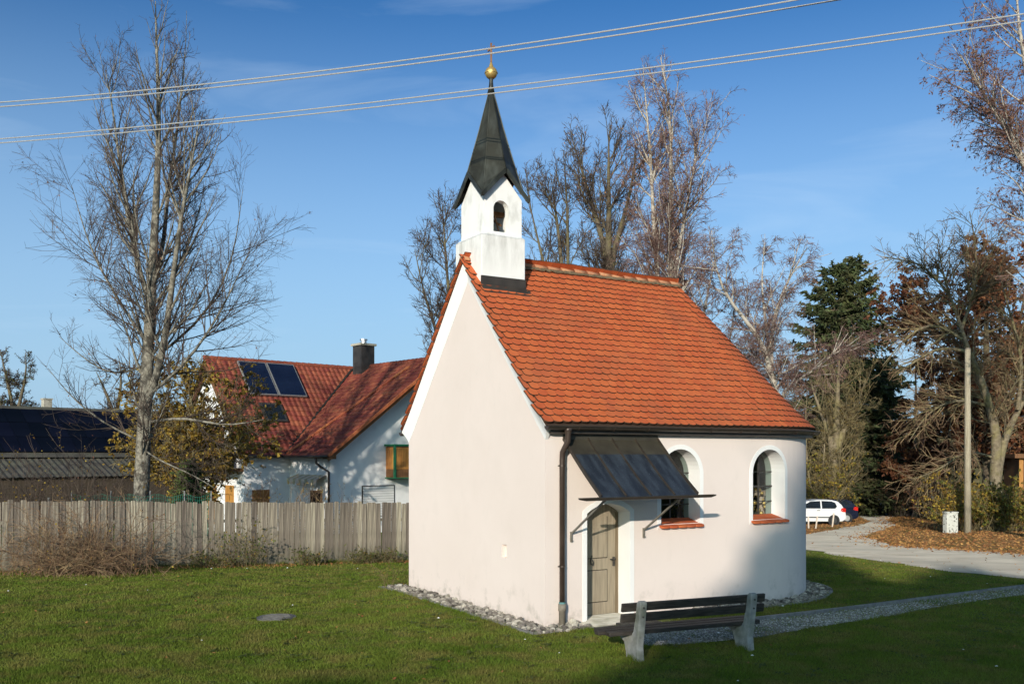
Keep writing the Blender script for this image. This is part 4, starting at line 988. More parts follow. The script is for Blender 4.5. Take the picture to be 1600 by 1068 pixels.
while x < flen:
    i = rg.randrange(4); w = (0.118, 0.128, 0.138, 0.145)[i]; P = fa + fd * (x + w / 2); gg = gzf(P.x, P.y)
    h = ftop(x) - gg + rg.gauss(0, 0.014) - 0.03 - (rg.uniform(.015, .05) if rg.random() < .06 else 0)
    o = link('fence_board', BM_[i], fence); o.location = (x + w / 2, rg.choice((-0.008, 0.0, 0.008)) + rg.gauss(0, 0.002), gg + 0.03 - z00); o.scale = (1, 1, h); o.rotation_euler = (rg.gauss(0, .007), rg.gauss(0, .007), rg.gauss(0, .05))
    x += w + rg.choice((0.004, 0.007, 0.010, 0.015))
for zz in (0.45, 1.25):
    mb = MB(); a = fa; b = fb
    mb.bar((0, 0.045, gzf(fa.x, fa.y) - z00 + zz), (flen, 0.045, gzf(fb.x, fb.y) - z00 + zz - 0.06), 0.05, 0.08); mb.build('rail', M['fence'], fence)
for i in range(8):
    s = 0.3 + i * (flen - 0.6) / 7; P = fa + fd * s; mb = MB(); zb = gzf(P.x, P.y) - z00; mb.box(s - 0.05, s + 0.05, 0.075, 0.17, zb - 0.2, zb + 1.42); mb.build('post', M['fence'], fence)

# ------------------------------------------------------------------ the white house with red roofs
HA = math.atan2(0.67, 0.74)
hz0 = -1.0
house = empty('house', (-15.6, 47.0, hz0), HA); tag(house, 'white house with red tiled roofs, solar panels and dark chimney', 'house')
def hb(name, m, fn_, parent=None, **kw):
    mb = MB(); fn_(mb); return mb.build(name, m, parent or house, **kw)
RZ, EZ = 7.70 - hz0, 2.72 - hz0
EYM = -4.22; WEY = -8.34; WS, WHW = 8.9, 6.7
# walls (local x along the main ridge, y away from the viewer)
def body(mb):
    mb.add([(0.35, -3.75, -.3), (12.5, -3.75, -.3), (12.5, 3.75, -.3), (0.35, 3.75, -.3), (0.35, -3.75, EZ + .40), (12.5, -3.75, EZ + .4), (12.5, 3.75, EZ + .4), (0.35, 3.75, EZ + .4), (0.35, 0, RZ - 0.25), (12.5, 0, RZ - .25)],
           [(0, 1, 5, 4), (3, 7, 6, 2), (0, 4, 8, 7, 3), (1, 2, 6, 9, 5)])
hb('wall', M['house_white'], body)
def wing(mb):
    x0, x1, y0 = 2.75, 15.05, -7.55
    mb.add([(x0, y0, -.3), (x1, y0, -.3), (x1, 0, -.3), (x0, 0, -.3), (x0, y0, EZ + .25), (x1, y0, EZ + .25), (x1, 0, EZ + .25), (x0, 0, EZ + .25), (WS, y0, RZ - .2), (WS, 0, RZ - .2)],
           [(0, 1, 5, 8, 4), (0, 4, 7, 3), (1, 2, 6, 5)])
hb('wing_wall', M['house_white'], wing)
def roof_plane(name, O, a, b, poly, m, tw=0.30, tl=0.34, parent=None, wave=0.035, kind='stuff'):
    """pantiles laid over the plane O + x*a + y*b, only where (x, y) is inside poly"""
    O, a, b = Vector(O), Vector(a).normalized(), Vector(b).normalized(); nrm = a.cross(b).normalized()
    if nrm.z < 0: nrm = -nrm
    xs = [p[0] for p in poly]; ys = [p[1] for p in poly]
    I, J = np.meshgrid(np.arange(min(xs), max(xs), tw), np.arange(min(ys), max(ys), tl)); I, J = I.ravel(), J.ravel()
    k = in_poly(I + tw / 2, J + tl / 2, poly); I, J = I[k], J[k]; n = len(I)
    q = np.linspace(0, 1, 6); wv = wave * np.array([0.0, 0.85, 1.0, 0.6, 0.05, 0.0])
    A_ = np.array(a); B_ = np.array(b); N_ = np.array(nrm); O_ = np.array(O)
    v = []
    jit = np.random.default_rng(1).normal(0, .004, n)
    for (yy, lift) in ((-0.03, 0.045), (tl, 0.012), (-0.03, 0.018)):
        x_ = I[:, None] + q[None] * tw * 1.02; y_ = np.repeat((J + yy)[:, None], 6, 1); z_ = lift + wv[None] * np.ones((n, 1)) + jit[:, None]
        v.append(O_ + x_[..., None] * A_ + y_[..., None] * B_ + z_[..., None] * N_)
    V = np.stack(v, 1).reshape(-1, 3)      # n,3,6
    base = (np.arange(n) * 18)[:, None]
    Q = np.concatenate([np.stack([base + c, base + c + 1, base + 6 + c + 1, base + 6 + c], -1) for c in range(5)] + [np.stack([base + 12 + c, base + 12 + c + 1, base + c + 1, base + c], -1) for c in range(5)], 1).reshape(-1, 4)
    o = link(name, np_mesh(name, V, Q=Q, mats=[m]), parent or house); 
    if kind: tag(o, kind=kind)
    mb = MB(); mb.add([O + a * x_ + b * y_ - nrm * 0.02 for x_, y_ in poly], [tuple(range(len(poly)))]); mb.build('roof_lining', M['roof_dark'], parent or house)
    return o
sl_m = math.hypot(4.22, RZ - EZ); up_m = (0, 4.22, RZ - EZ)
# main front plane: eave from s=0 to the valley at s=2.2, valley climbs to s=8.9 at the ridge
roof_plane('main_roof_tiles', (0, EYM, EZ), (1, 0, 0), up_m, [(0, 0), (2.2, 0), (8.9, sl_m), (0, sl_m)], M['house_tile'])
roof_plane('main_roof_tiles', (0, -EYM, EZ), (1, 0, 0), (0, -4.22, RZ - EZ), [(0, 0), (12.9, 0), (12.9, sl_m), (0, sl_m)], M['house_tile'])
roof_plane('main_roof_tiles', (12.9, EYM, EZ), (-1, 0, 0), up_m, [(-0.3, sl_m - 2.5), (4.0, sl_m), (-0.3, sl_m)], M['house_tile'])
sl_w = math.hypot(WHW, RZ - EZ)
roof_plane('wing_roof_tiles', (WS - WHW, 0, EZ), (0, -1, 0), (WHW, 0, RZ - EZ), [(4.22, 0), (8.34, 0), (8.34, sl_w), (0, sl_w)], M['house_tile'])
roof_plane('wing_roof_tiles', (WS + WHW, 0, EZ), (0, -1, 0), (-WHW, 0, RZ - EZ), [(0, 0), (8.34, 0), (8.34, sl_w), (0, sl_w)], M['house_tile'])
def ridge_row(a, b, m, n):
    a, b = Vector(a), Vector(b)
    for i in range(n):
        p, q = a + (b - a) * i / n, a + (b - a) * (i + 1.08) / n; mb = MB(); mb.tube([p, q], [0.15, 0.125], 8); mb.build('ridge_tile', m, house)
ridge_row((0, 0, RZ + 0.0), (8.9, 0, RZ + 0.0), M['house_tile'], 24); ridge_row((WS, WEY, RZ), (WS, 0, RZ), M['house_tile'], 22)
for i in range(26):                                        # verge tiles along the wing gable and the main gable
    q0, q1 = i / 26, (i + 1) / 26
    a = Vector((WS - WHW + WHW * q0, WEY - 0.02, EZ + (RZ - EZ) * q0 + 0.03)); b = Vector((WS - WHW + WHW * q1, WEY - 0.02, EZ + (RZ - EZ) * q1 + 0.03))
    mb = MB(); mb.bar(a, b + (b - a) * 0.1, 0.10, 0.13); mb.build('verge_tile', M['house_verge'], house)
mb = MB(); mb.bar((WS - WHW, WEY + 0.06, EZ - 0.14), (WS, WEY + 0.06, RZ - 0.14), 0.05, 0.2); mb.bar((WS + WHW, WEY + 0.06, EZ - 0.14), (WS, WEY + 0.06, RZ - 0.14), 0.05, 0.2); mb.build('barge_board', M['wood_brown'], house)
mb = MB(); mb.bar((WS - WHW + .4, WEY + 0.1, EZ - 0.02), (WS - WHW + .4, -7.3, EZ - .02), 0.16, 0.2); mb.build('purlin_end', M['wood_brown'], house)
mb = MB(); mb.bar((0.0, EYM + .06, EZ - .12), (0, 0, RZ - .12), 0.05, 0.2); mb.build('barge_board', M['wood_brown'], house)
mb = MB(); mb.bar((2.2, EYM, EZ + 0.06), (8.75, -0.1, RZ + 0.03), 0.14, 0.03); mb.build('valley', M['dark'], house)
# one brighter strip of newer tiles climbing the wing roof
up = Vector((WHW, 0, RZ - EZ)).normalized(); nrm = Vector((-(RZ - EZ), 0, WHW)).normalized()
mb = MB()
for i in range(22):
    q0 = 0.04 + i * 0.041; P0 = Vector((WS - WHW, 0, EZ)) + up * (sl_w * q0) + nrm * 0.09; yy = -4.45 - i * 0.085 * 0.9
    mb.obox(P0 + Vector((0, yy, 0)), Vector((0, 0.13, 0)), up * (sl_w * 0.0215), nrm * 0.02)
mb.build('ridge_strip', M['house_verge'], house)
# solar collectors, roof window
mup = Vector((0, 4.22, RZ - EZ)).normalized(); mn = Vector((0, -(RZ - EZ), 4.22)).normalized()
def on_main(x, q, off): return Vector((x, EYM, EZ)) + mup * (sl_m * q) + mn * off
for x0, x1 in ((1.65, 3.2), (3.27, 4.85)):
    xc = (x0 + x1) / 2; hx = (x1 - x0) / 2; c_ = on_main(xc, 0.785, 0.16)
    p_ = empty('solar_collector', c_, 0, house)
    mb = MB(); mb.obox((0, 0, 0), (hx, 0, 0), mup * sl_m * 0.178, mn * 0.05); mb.build('collector_frame', M['alu'], p_)
    mb = MB(); mb.obox(mn * 0.052, (hx - 0.05, 0, 0), mup * (sl_m * 0.178 - 0.05), mn * 0.004); mb.build('collector_glass', M['collector'], p_)
c_ = on_main(2.55, 0.43, 0.1); p_ = empty('roof_window', c_, 0, house)
mb = MB(); mb.obox((0, 0, 0), (0.60, 0, 0), mup * 0.62, mn * 0.06); mb.build('frame', M['chimney'], p_)
mb = MB(); mb.obox(mn * 0.062, (0.48, 0, 0), mup * 0.50, mn * 0.004); mb.build('pane', M['darkglass'], p_)
# chimney
cx_, cy_ = 8.65, -1.35
ck = empty('chimney', (cx_, cy_, RZ - 1.2), 0, house)
mb = MB(); mb.box(-0.43, 0.43, -0.43, 0.43, -0.6, 2.35); mb.build('shaft', M['chimney'], ck)
mb = MB(); mb.box(-0.52, 0.52, -0.52, 0.52, 2.35, 2.47); mb.build('cap', M['concrete'], ck)
mb = MB(); mb.tube([(0, 0, 2.47), (0, 0, 2.68)], 0.17, 12); mb.tube([(0, 0, 2.68), (0, 0, 2.74)], 0.22, 12); mb.build('flue', M['steel'], ck)
# gutters and downpipe
mb = MB(); mb.tube([(-0.1, EYM - 0.07, EZ), (2.2, EYM - 0.07, EZ)], 0.07, 8); mb.tube([(WS - WHW - 0.07, EYM + .1, EZ - 0.01), (WS - WHW - 0.07, WEY, EZ - 0.01)], 0.07, 8); mb.build('gutter', M['darkmetal'], house, smooth=True)
mb = MB(); mb.tube([(WS - WHW - .05, -7.3, EZ - 0.05), (WS - WHW - .03, -7.3, EZ - 0.3), (2.35, -7.45, EZ - .5), (2.66, -7.62, EZ - 0.72), (2.66, -7.62, 0)], 0.06, 8); mb.build('downpipe', M['pipe'], house, smooth=True)
# openings
def hopen(name, o0, ax, w, h, m, depth=0.03, parent=None):
    c_ = Vector(o0); ax = Vector(ax).normalized(); nn_ = ax.cross(Vector((0, 0, 1)))
    mb = MB(); mb.obox(c_ + nn_ * depth / 2, ax * w / 2, nn_ * (depth / 2 + 0.004), Vector((0, 0, h / 2))); return mb.build(name, m, parent or house)
YW = -7.55
sh = empty('shuttered_window', (5.45, YW, 1.60), 0, house)
mb = MB(); mb.box(-0.95, 0.95, -0.03, 0.02, -0.8, 0.72); mb.build('frame', M['chimney'], sh)
for i in range(12):
    mb = MB(); mb.box(-0.89, 0.89, -0.045, -0.03, -0.76 + i * 0.12, -0.76 + i * 0.12 + 0.108); mb.build('slat', M['shutter'], sh)
# timber oriel with green trim
ori = empty('timber_oriel', (6.75, YW, 3.65), 0, house)
mb = MB(); mb.box(-0.85, 0.85, -0.75, 0.0, -0.95, 0.55); mb.build('box', M['wood_brown'], ori)
for i in range(10):
    mb = MB(); mb.box(-0.83 + i * 0.166, -0.83 + i * 0.166 + 0.15, -0.785, -0.752, -0.55, 0.5); mb.build('board', M['wood_orange'], ori)
for i in range(4):
    mb = MB(); mb.box(-0.885, -0.852, -0.70 + i * 0.17, -0.70 + i * 0.17 + 0.15, -0.55, 0.5); mb.build('board', M['wood_orange'], ori)
mb = MB()
for x in (-0.87, 0.87): mb.box(x - 0.05, x + 0.05, -0.82, -0.72, -0.95, 0.6)
mb.box(-0.95, 0.95, -0.85, 0.0, 0.57, 0.66); mb.box(-0.92, 0.92, -0.83, 0, -1.0, -0.95); mb.build('trim', M['green_paint'], ori)
# side wall of the wing: window and awning; front wall of the main part: door
sw = empty('garden_door', (2.75, -6.35, 1.35), 0, house)
mb = MB(); mb.box(-0.03, 0.0, -0.55, 0.55, -1.3, 0.75); mb.build('frame', M['wood_brown'], sw)
for y0, y1 in ((-0.45, -0.05), (0.05, 0.45)):
    mb = MB(); mb.box(-0.045, -0.03, y0, y1, -0.6, 0.65); mb.build('pane', M['darkglass'], sw)
aw = empty('awning', (2.75, -5.9, 2.75), 0, house)
for i in range(10):
    y0 = -1.4 + i * 0.28; mb = MB(); mb.add([(0, y0, 0.1), (0, y0 + 0.28, 0.1), (-0.55, y0, -0.1), (-0.55, y0 + .28, -0.1), (-0.56, y0 + 0.03, -0.33), (-0.56, y0 + .14, -0.40), (-0.56, y0 + .25, -0.33)], [(0, 1, 3, 2), (2, 3, 6, 5, 4)]); o = mb.build('cloth_strip', M['awncloth'] if i % 2 else M['stake'], aw)
for y_, w_ in ((2.2, 0.9), (0.2, 1.0)):
    mb = MB(); mb.box(0.31, 0.349, -y_ - w_ / 2, -y_ + w_ / 2, 0.3, 2.3); mb.build('gable_window', M['wood_orange'], house)
bal = empty('balcony', (0.35, -1.6, 3.15), 0, house)
mb = MB(); mb.box(-1.2, 0, -2.1, 2.6, -0.15, 0.0); mb.build('slab', M['wood_brown'], bal)
for i in range(26):
    mb = MB(); y0 = -2.1 + i * 0.18; mb.box(-1.22, -1.18, y0, y0 + 0.15, 0.05, 1.0); mb.build('baluster', M['wood_orange'], bal)
mb = MB(); mb.box(-1.25, -1.15, -2.12, 2.6, 1.0, 1.08); mb.build('handrail', M['green_paint'], bal)
mb = MB(); mb.box(0.30, 0.349, -1.6, 0.4, 3.3, 5.2); mb.build('balcony_door', M['wood_brown'], house)
hopen('front_window', (1.2, -3.75, 1.5), (1, 0, 0), 0.9, 1.2, M['wood_orange'])

# ------------------------------------------------------------------ barn with a dark module roof
bR0 = at(-260, 628, 52); bR1 = at(330, 652, 68)
bd_ = Vector((bR1.x - bR0.x, bR1.y - bR0.y)); BL = bd_.length; BA = math.atan2(bd_.y, bd_.x); bgz = gzf(bR0.x, bR0.y) - 0.3
barn = empty('barn', (bR0.x, bR0.y, bgz), BA); tag(barn, 'long barn with dark blue module roof and corrugated lean-to', 'barn')
bz = 2.8 + (HY - 633) / F * 58 - bgz; run, drop = 4.6, 3.0
mb = MB(); mb.add([(0, -run, -.5), (BL, -run, -.5), (BL, run, -.5), (0, run, -.5), (0, -run, bz - drop), (BL, -run, bz - drop), (BL, run, bz - drop), (0, run, bz - drop), (0, 0, bz - .1), (BL, 0, bz - .1)], [(0, 1, 5, 4), (3, 7, 6, 2), (0, 4, 8, 7, 3), (1, 2, 6, 9, 5)]); mb.build('wall', M['barn_wall'], barn)
bup = Vector((0, run, drop)).normalized(); bn = Vector((0, -drop, run)).normalized(); bsl = math.hypot(run, drop)
mb = MB(); mb.add([(-.3, -run - .35, bz - drop - .23), (BL + .3, -run - .35, bz - drop - .23), (BL + .3, 0, bz), (-.3, 0, bz), (BL + .3, run + .35, bz - drop - .23), (-.3, run + .35, bz - drop - .23)], [(0, 1, 2, 3), (3, 2, 4, 5)]); mb.build('roof_deck', M['corrugated'], barn)
PVM = MB(); PVM.obox((0, 0, 0), (0.51, 0, 0), bup * 0.80, bn * 0.02); pvm = PVM.mesh('solar_module', M['pv'])
i = 0; x = 0.6
while x < BL - 0.5:
    for q in range(3):
        o = link('solar_module', pvm, barn); o.location = Vector((x, -run, bz - drop)) + bup * (0.85 + q * 1.66) + bn * 0.09
    x += 1.045
mb = MB(); lx = np.arange(0, BL, 0.09); v = []
for k, xx in enumerate(lx):
    zz = 0.025 * math.sin(xx * 2 * math.pi / 0.36)
    v += [(xx, -run - 3.0, bz - drop - 1.35 + zz), (xx, -run + 0.05, bz - drop - 0.22 + zz)]
mb.add(v, [(2 * k, 2 * k + 2, 2 * k + 3, 2 * k + 1) for k in range(len(lx) - 1)]); mb.build('lean_to_roof', M['corrugated'], barn)
mb = MB(); mb.box(0, BL, -run - 2.7, -run - 2.6, -0.5, bz - drop - 1.4); mb.build('lean_to_wall', M['barn_wall'], barn)
mb = MB(); xx = 0.0
pc = at(90, 640, 59); lx_ = (pc.x - bR0.x) * math.cos(BA) + (pc.y - bR0.y) * math.sin(BA)
mb.box(lx_ - 0.25, lx_ + 0.25, 0.2, 0.7, bz - 0.6, bz + 0.5); mb.box(lx_ - 0.3, lx_ + 0.3, 0.15, 0.75, bz + 0.5, bz + 0.58); mb.build('chimney', M['concrete'], barn)

# ------------------------------------------------------------------ buildings at the back right
p = at(1395, 785, 88); wb = empty('weathered_building', (p.x, 88, gzf(p.x, 88)), R(-6)); tag(wb, 'weathered timber building with tall windows behind dark trees', 'building')
mb = MB(); mb.box(-4.5, 4.2, 0, 7, -0.3, 4.9); mb.build('wall', M['grey_wood'], wb)
mb = MB(); mb.add([(-5, -0.7, 4.7), (4.8, -.7, 4.7), (4.8, 3.5, 7.2), (-5, 3.5, 7.2), (4.8, 7.7, 4.7), (-5, 7.7, 4.7)], [(0, 1, 2, 3), (3, 2, 4, 5)]); mb.build('roof', M['roof_dark'], wb)
for i in range(9):
    x = -4.2 + i * 0.94; w_ = empty('window', (x, 0, 3.0), 0, wb)
    mb = MB(); mb.box(0, 0.82, -0.04, 0.0, -0.9, 1.3); mb.build('frame', M['wood_brown'], w_); mb = MB(); mb.box(0.08, 0.74, -0.05, -0.041, -0.8, 1.2); mb.build('pane', M['darkglass'], w_)
for i in range(46):
    x = -5.2 + i * 0.21; mb = MB(); mb.box(x, x + 0.19, -2.5, -2.46, -0.2, 1.85 + (i % 3) * .02); mb.build('screen_board', M['grey_wood'], wb)
p = ground_at(1345, 792); tk = empty('garden_hut', (p.x, p.y + 3, gzf(p.x, p.y + 3)), R(10)); tag(tk, 'low pale rendered hut with flat roof behind the lane', 'hut')
mb = MB(); mb.box(-1.6, 2.0, 0, 2.2, -0.2, 1.9); mb.build('wall', M['house_white'], tk); mb = MB(); mb.box(-1.8, 2.2, -0.2, 2.4, 1.9, 2.05); mb.build('roof', M['darkmetal'], tk); mb = MB(); mb.box(0.0, 0.5, -0.03, 0, 0, 1.4); mb.build('door', M['dark'], tk)
p = at(1606, 770, 54); sh_ = empty('timber_shed', (p.x + 1.6, 54, gzf(p.x, 54)), R(-12)); tag(sh_, 'brown timber shed with low roof behind the walnut tree', 'shed')
mb = MB(); mb.box(-1.9, 3, 0, 3, -0.2, 3.9); mb.build('wall', M['wood_brown'], sh_); mb = MB(); mb.box(-2.3, 3.4, -0.5, 3.4, 3.9, 4.15); mb.build('roof', M['wood_brown'], sh_)
mb = MB(); mb.box(-1.5, 0.2, -0.04, 0, 1.0, 3.3); mb.build('window', M['darkglass'], sh_); mb = MB(); mb.box(-1.95, -1.75, -0.10, -0.0, -.2, 3.9); mb.box(0.2, 0.4, -0.1, 0, -.2, 3.9); mb.build('corner_post', M['wood_orange'], sh_)

# ------------------------------------------------------------------ cars
def make_car(name, loc, rz, paint, rimm, label):
    c_ = empty(name, loc, rz); tag(c_, label, 'car')
    # side profile, x forward; rear at x = -1.9
    low = [(-1.90, 0.34), (-1.93, 0.55), (-1.90, 0.80), (-1.84, 0.93), (1.15, 0.93), (1.75, 0.80), (1.90, 0.62), (1.90, 0.34), (1.55, 0.20), (-1.70, 0.22)]
    def loft(prof, hw_low, hw_top, zl, zt, name, m):
        mb = MB(); n = len(prof)
        def hw(z): return hw_low + (hw_top - hw_low) * max(0, min(1, (z - zl) / (zt - zl)))
        v = [(x, -hw(z), z) for x, z in prof] + [(x, hw(z), z) for x, z in prof]
        mb.add(v, [tuple(range(n)), tuple(range(2 * n - 1, n - 1, -1))] + [(i, (i + 1) % n, n + (i + 1) % n, n + i) for i in range(n)]); return mb.build(name, m, c_, bevel=0.05)
    loft(low, 0.80, 0.82, 0.2, 0.9, 'body', paint)
    cab = [(-1.84, 0.92), (-1.72, 1.18), (-1.50, 1.40), (-1.15, 1.475), (-0.30, 1.49), (0.25, 1.42), (1.15, 0.92)]
    loft(cab, 0.80, 0.60, 0.92, 1.49, 'cabin', paint)
    for sg in (-1, 1):
        def side(P): return [(x, sg * (0.80 - 0.20 * (z - 0.92) / 0.57 + 0.012), z) for x, z in P]
        for P in ([(-1.30, 0.98), (-1.42, 1.10), (-1.33, 1.32), (-1.12, 1.40), (-0.55, 1.42), (-0.55, 0.98)], [(-0.47, 0.98), (-0.47, 1.42), (0.12, 1.38), (0.80, 0.99)]):
            mb = MB(); mb.add(side(P), [tuple(range(len(P)))]); o = mb.build('side_window', M['darkglass'], c_)
        mb = MB(); mb.box(-0.42, -0.24, sg * 0.83 - 0.015, sg * 0.83 + 0.015, 0.86, 0.89); mb.build('door_handle', M['plastic'], c_)
        mb = MB(); mb.box(-1.0, 1.0, sg * 0.825 - 0.012, sg * 0.825 + 0.012, 0.44, 0.50); mb.build('side_trim', M['plastic'], c_)
        mb = MB(); mb.add([(-1.91, sg * 0.60, 0.80), (-1.86, sg * 0.83, 0.78), (-1.60, sg * 0.845, 0.84), (-1.66, sg * 0.80, 1.0), (-1.83, sg * 0.74, 1.03), (-1.93, sg * 0.6, 0.78)], [(0, 1, 2, 3, 4)]); mb.obox((-1.80, sg * 0.74, 0.89), (0.10, 0, 0.01), (0, 0.085, 0), (0, 0, 0.11)); mb.build('tail_lamp', M['redlamp'], c_)
        for x in (-1.22, 1.22):
            w_ = empty('wheel', (x, sg * 0.73, 0.29), 0, c_)
            mb = MB(); mb.tube([(0, -0.1, 0), (0, -0.085, 0), (0, 0.085, 0), (0, 0.1, 0)], [0.25, 0.295, 0.295, 0.25], 20); mb.build('tyre', M['rubber'], w_)
            mb = MB(); mb.tube([(0, sg * 0.095, 0), (0, sg * 0.112, 0)], [0.20, 0.17], 16)
            for k in range(6):
                a = k * math.pi / 3; mb.obox((0.11 * math.cos(a), sg * 0.112, 0.11 * math.sin(a)), Vector((math.cos(a), 0, math.sin(a))) * 0.06, (0, 0.006, 0), Vector((-math.sin(a), 0, math.cos(a))) * 0.018)
            mb.build('rim', rimm, w_)
            mb = MB(); mb.tube([(x, sg * 0.815, 0.29), (x, sg * 0.826, 0.29)], 0.335, 20); mb.build('wheel_arch', M['plastic'], c_)
    mb = MB(); mb.add([(-1.86, -0.62, 0.98), (-1.86, 0.62, 0.98), (-1.60, 0.55, 1.37), (-1.60, -0.55, 1.37)], [(0, 1, 2, 3)]); o = mb.build('rear_window', M['darkglass'], c_); o.location = (-0.035, 0, 0.015)
    mb = MB(); mb.box(-1.97, -1.86, -0.72, 0.72, 0.36, 0.56); mb.build('rear_bumper', paint, c_, bevel=0.03)
    return c_
cg = ground_at(1292, 819); make_car('parked_car', (cg.x - 0.95, cg.y + 0.3, gzf(cg.x, cg.y)), R(180 - 4), M['carwhite'], M['rim_dark'], 'white three door hatchback parked beyond the chapel')
cg = ground_at(1322, 816); make_car('parked_car', (cg.x - 0.70, cg.y + 2.0, gzf(cg.x, cg.y + 2)), R(180 - 4), M['carblue'], M['rim'], 'dark blue hatchback parked behind the white hatchback')
cg = at(1422, 790, 74); make_car('parked_car', (cg.x, 74, gzf(cg.x, 74)), R(180 + 12), M['carblack'], M['rim'], 'black car in the shade before the weathered building')
for px, py, ln, lean in ((1263.5, 825.0, 0.62, -0.03), (1274, 825.5, 0.66, 0.16), (1300, 822.5, 0.75, 0.14)):
    p = ground_at(px, py); mb = MB(); mb.bar((0, 0, -0.1), (lean * ln, 0, ln), 0.07, 0.05, up=(0, 1, 0)); o = mb.build('marker_stake', M['stake']); o.location = p
    tag(o, {1263.5: 'upright pale marker stake beside the chapel apse', 1274: 'leaning pale marker stake before the white car door', 1300: 'tallest leaning marker stake before the rear wheel of the white car'}[px], 'stake', 'stakes along the lane')

# ------------------------------------------------------------------ pole, cabinet, wires
p = ground_at(1512, 832); mb = MB(); hp = (832 - 545) / F * p.y
pol = empty('utility_pole', p); tag(pol, 'weathered wooden utility pole beside the lane', 'pole')
mb.tube([(0, 0, -0.3), (0, 0, hp * 0.5), (0, 0, hp)], [0.165, 0.145, 0.125], 14); mb.build('shaft', M['pole'], pol, smooth=True)
mb = MB(); mb.tube([(0, 0, hp - 0.02), (0, 0, hp + 0.05)], [0.14, 0.10], 12); mb.build('cap', M['castiron'], pol)
p = ground_at(1485, 832.5); cb = empty('cable_cabinet', p, R(12)); tag(cb, 'peeling pale cable cabinet beside the wooden pole', 'cabinet')
mb = MB(); mb.box(-0.30, 0.30, -0.15, 0.15, -0.05, 0.98); mb.build('housing', M['cabinet'], cb, bevel=0.01)
mb = MB(); mb.box(-0.32, 0.32, -0.17, 0.17, 0.98, 1.03); mb.build('lid', M['cabinet'], cb, bevel=0.01)
mb = MB(); mb.box(-0.27, -0.012, -0.158, -0.15, 0.06, 0.92); mb.box(0.012, 0.27, -0.158, -0.15, 0.06, 0.92); mb.build('door', M['cabinet'], cb)
WH = 6.4
def wire(pl, pr, label):
    A_ = at(pl[0], pl[1], F * WH / (HY - pl[1])); B_ = at(pr[0], pr[1], F * WH / (HY - pr[1])); d = (B_ - A_)
    a, b = A_ - d * 1.6, B_ + d * 0.9; n = 60; pts = []
    for i in range(n + 1):
        q = i / n; P = a + (b - a) * q; s_ = ((P - A_).dot(d)) / d.dot(d); P.z += -0.16 * 4 * s_ * (1 - s_); pts.append(P)
    mb = MB(); mb.tube(pts, 0.011, 6); o = mb.build('overhead_cable', M['wire']); o['group'] = 'overhead cables'; tag(o, label, 'cable'); return pts
W1 = wire((0, 160), (1240, 1), 'topmost pale overhead cable crossing the sky above the gilded cross')
W2 = wire((0, 167), (1310, 0), 'second highest pale overhead cable crossing at the gilded cross')
W3 = wire((0, 217), (1600, 22), 'upper cable of the lower pair crossing the spire tip')
W4 = wire((0, 223.5), (1600, 33), 'lowest pale overhead cable crossing the spire neck')

# ------------------------------------------------------------------ vegetation tools (numpy)
def unit(v): return v / np.maximum(np.linalg.norm(v, axis=-1, keepdims=True), 1e-9)
def grow(st, di, ln, r0, r1, K, wig, trop, nr, tvec=(0, 0, 1)):
    n = len(st); P = np.zeros((n, K, 3)); P[:, 0] = st; d = unit(di).copy(); step = (ln / (K - 1))[:, None]; tv = np.array(tvec, float)
    for k in range(1, K):
        d = unit(d + nr.normal(0, wig, (n, 3)) + trop * tv); P[:, k] = P[:, k - 1] + d * step
    q = np.linspace(0, 1, K)[None]; Rr = r0[:, None] * (1 - q) + r1[:, None] * q
    return P, Rr
def spawn(P, Rr, n, t0, t1, a0, a1, lf0, lf1, nr, rfac=0.6, lens=None, taper=0.6, flat=0.0, up=0.0, power=1.0):
    N, K, _ = P.shape
    L = np.linalg.norm(np.diff(P, axis=1), axis=2).sum(1)
    w = L / L.sum(); pi = nr.choice(N, n, p=w); t = t0 + (t1 - t0) * nr.random(n) ** power
    x = t * (K - 1); i = np.minimum(x.astype(int), K - 2); f = (x - i)[:, None]
    st = P[pi, i] * (1 - f) + P[pi, i + 1] * f; tan = unit(P[pi, i + 1] - P[pi, i]); rr = Rr[pi, i] * (1 - f[:, 0]) + Rr[pi, i + 1] * f[:, 0]
    rnd = nr.normal(0, 1, (n, 3)); rnd[:, 2] *= (1 - flat); rnd[:, 2] += up; perp = unit(rnd - tan * (rnd * tan).sum(1, keepdims=True))
    a = np.radians(nr.uniform(a0, a1, n))[:, None]; d = tan * np.cos(a) + perp * np.sin(a)
    ln = L[pi] * nr.uniform(lf0, lf1, n) * (1 - taper * t)
    return st, d, ln, rr * rfac, pi, t
def tubes(P, Rr, S):
    N, K, _ = P.shape; T = np.zeros_like(P); T[:, 1:-1] = P[:, 2:] - P[:, :-2]; T[:, 0] = P[:, 1] - P[:, 0]; T[:, -1] = P[:, -1] - P[:, -2]; T = unit(T)
    ref = np.where(np.abs(T[:, :1, 2:3]) > 0.9, np.array([[[1., 0, 0]]]), np.array([[[0, 0, 1.]]])); ref = np.repeat(ref, K, 1)
    s = unit(np.cross(T, ref)); b = np.cross(T, s); a = 2 * np.pi * np.arange(S) / S
    V = P[:, :, None] + Rr[:, :, None, None] * (s[:, :, None] * np.cos(a)[None, None, :, None] + b[:, :, None] * np.sin(a)[None, None, :, None])
    idx = np.arange(N * K * S).reshape(N, K, S); nxt = np.roll(idx, -1, axis=2)
    Q = np.stack([idx[:, :-1], nxt[:, :-1], nxt[:, 1:], idx[:, 1:]], -1).reshape(-1, 4)
    return V.reshape(-1, 3), Q
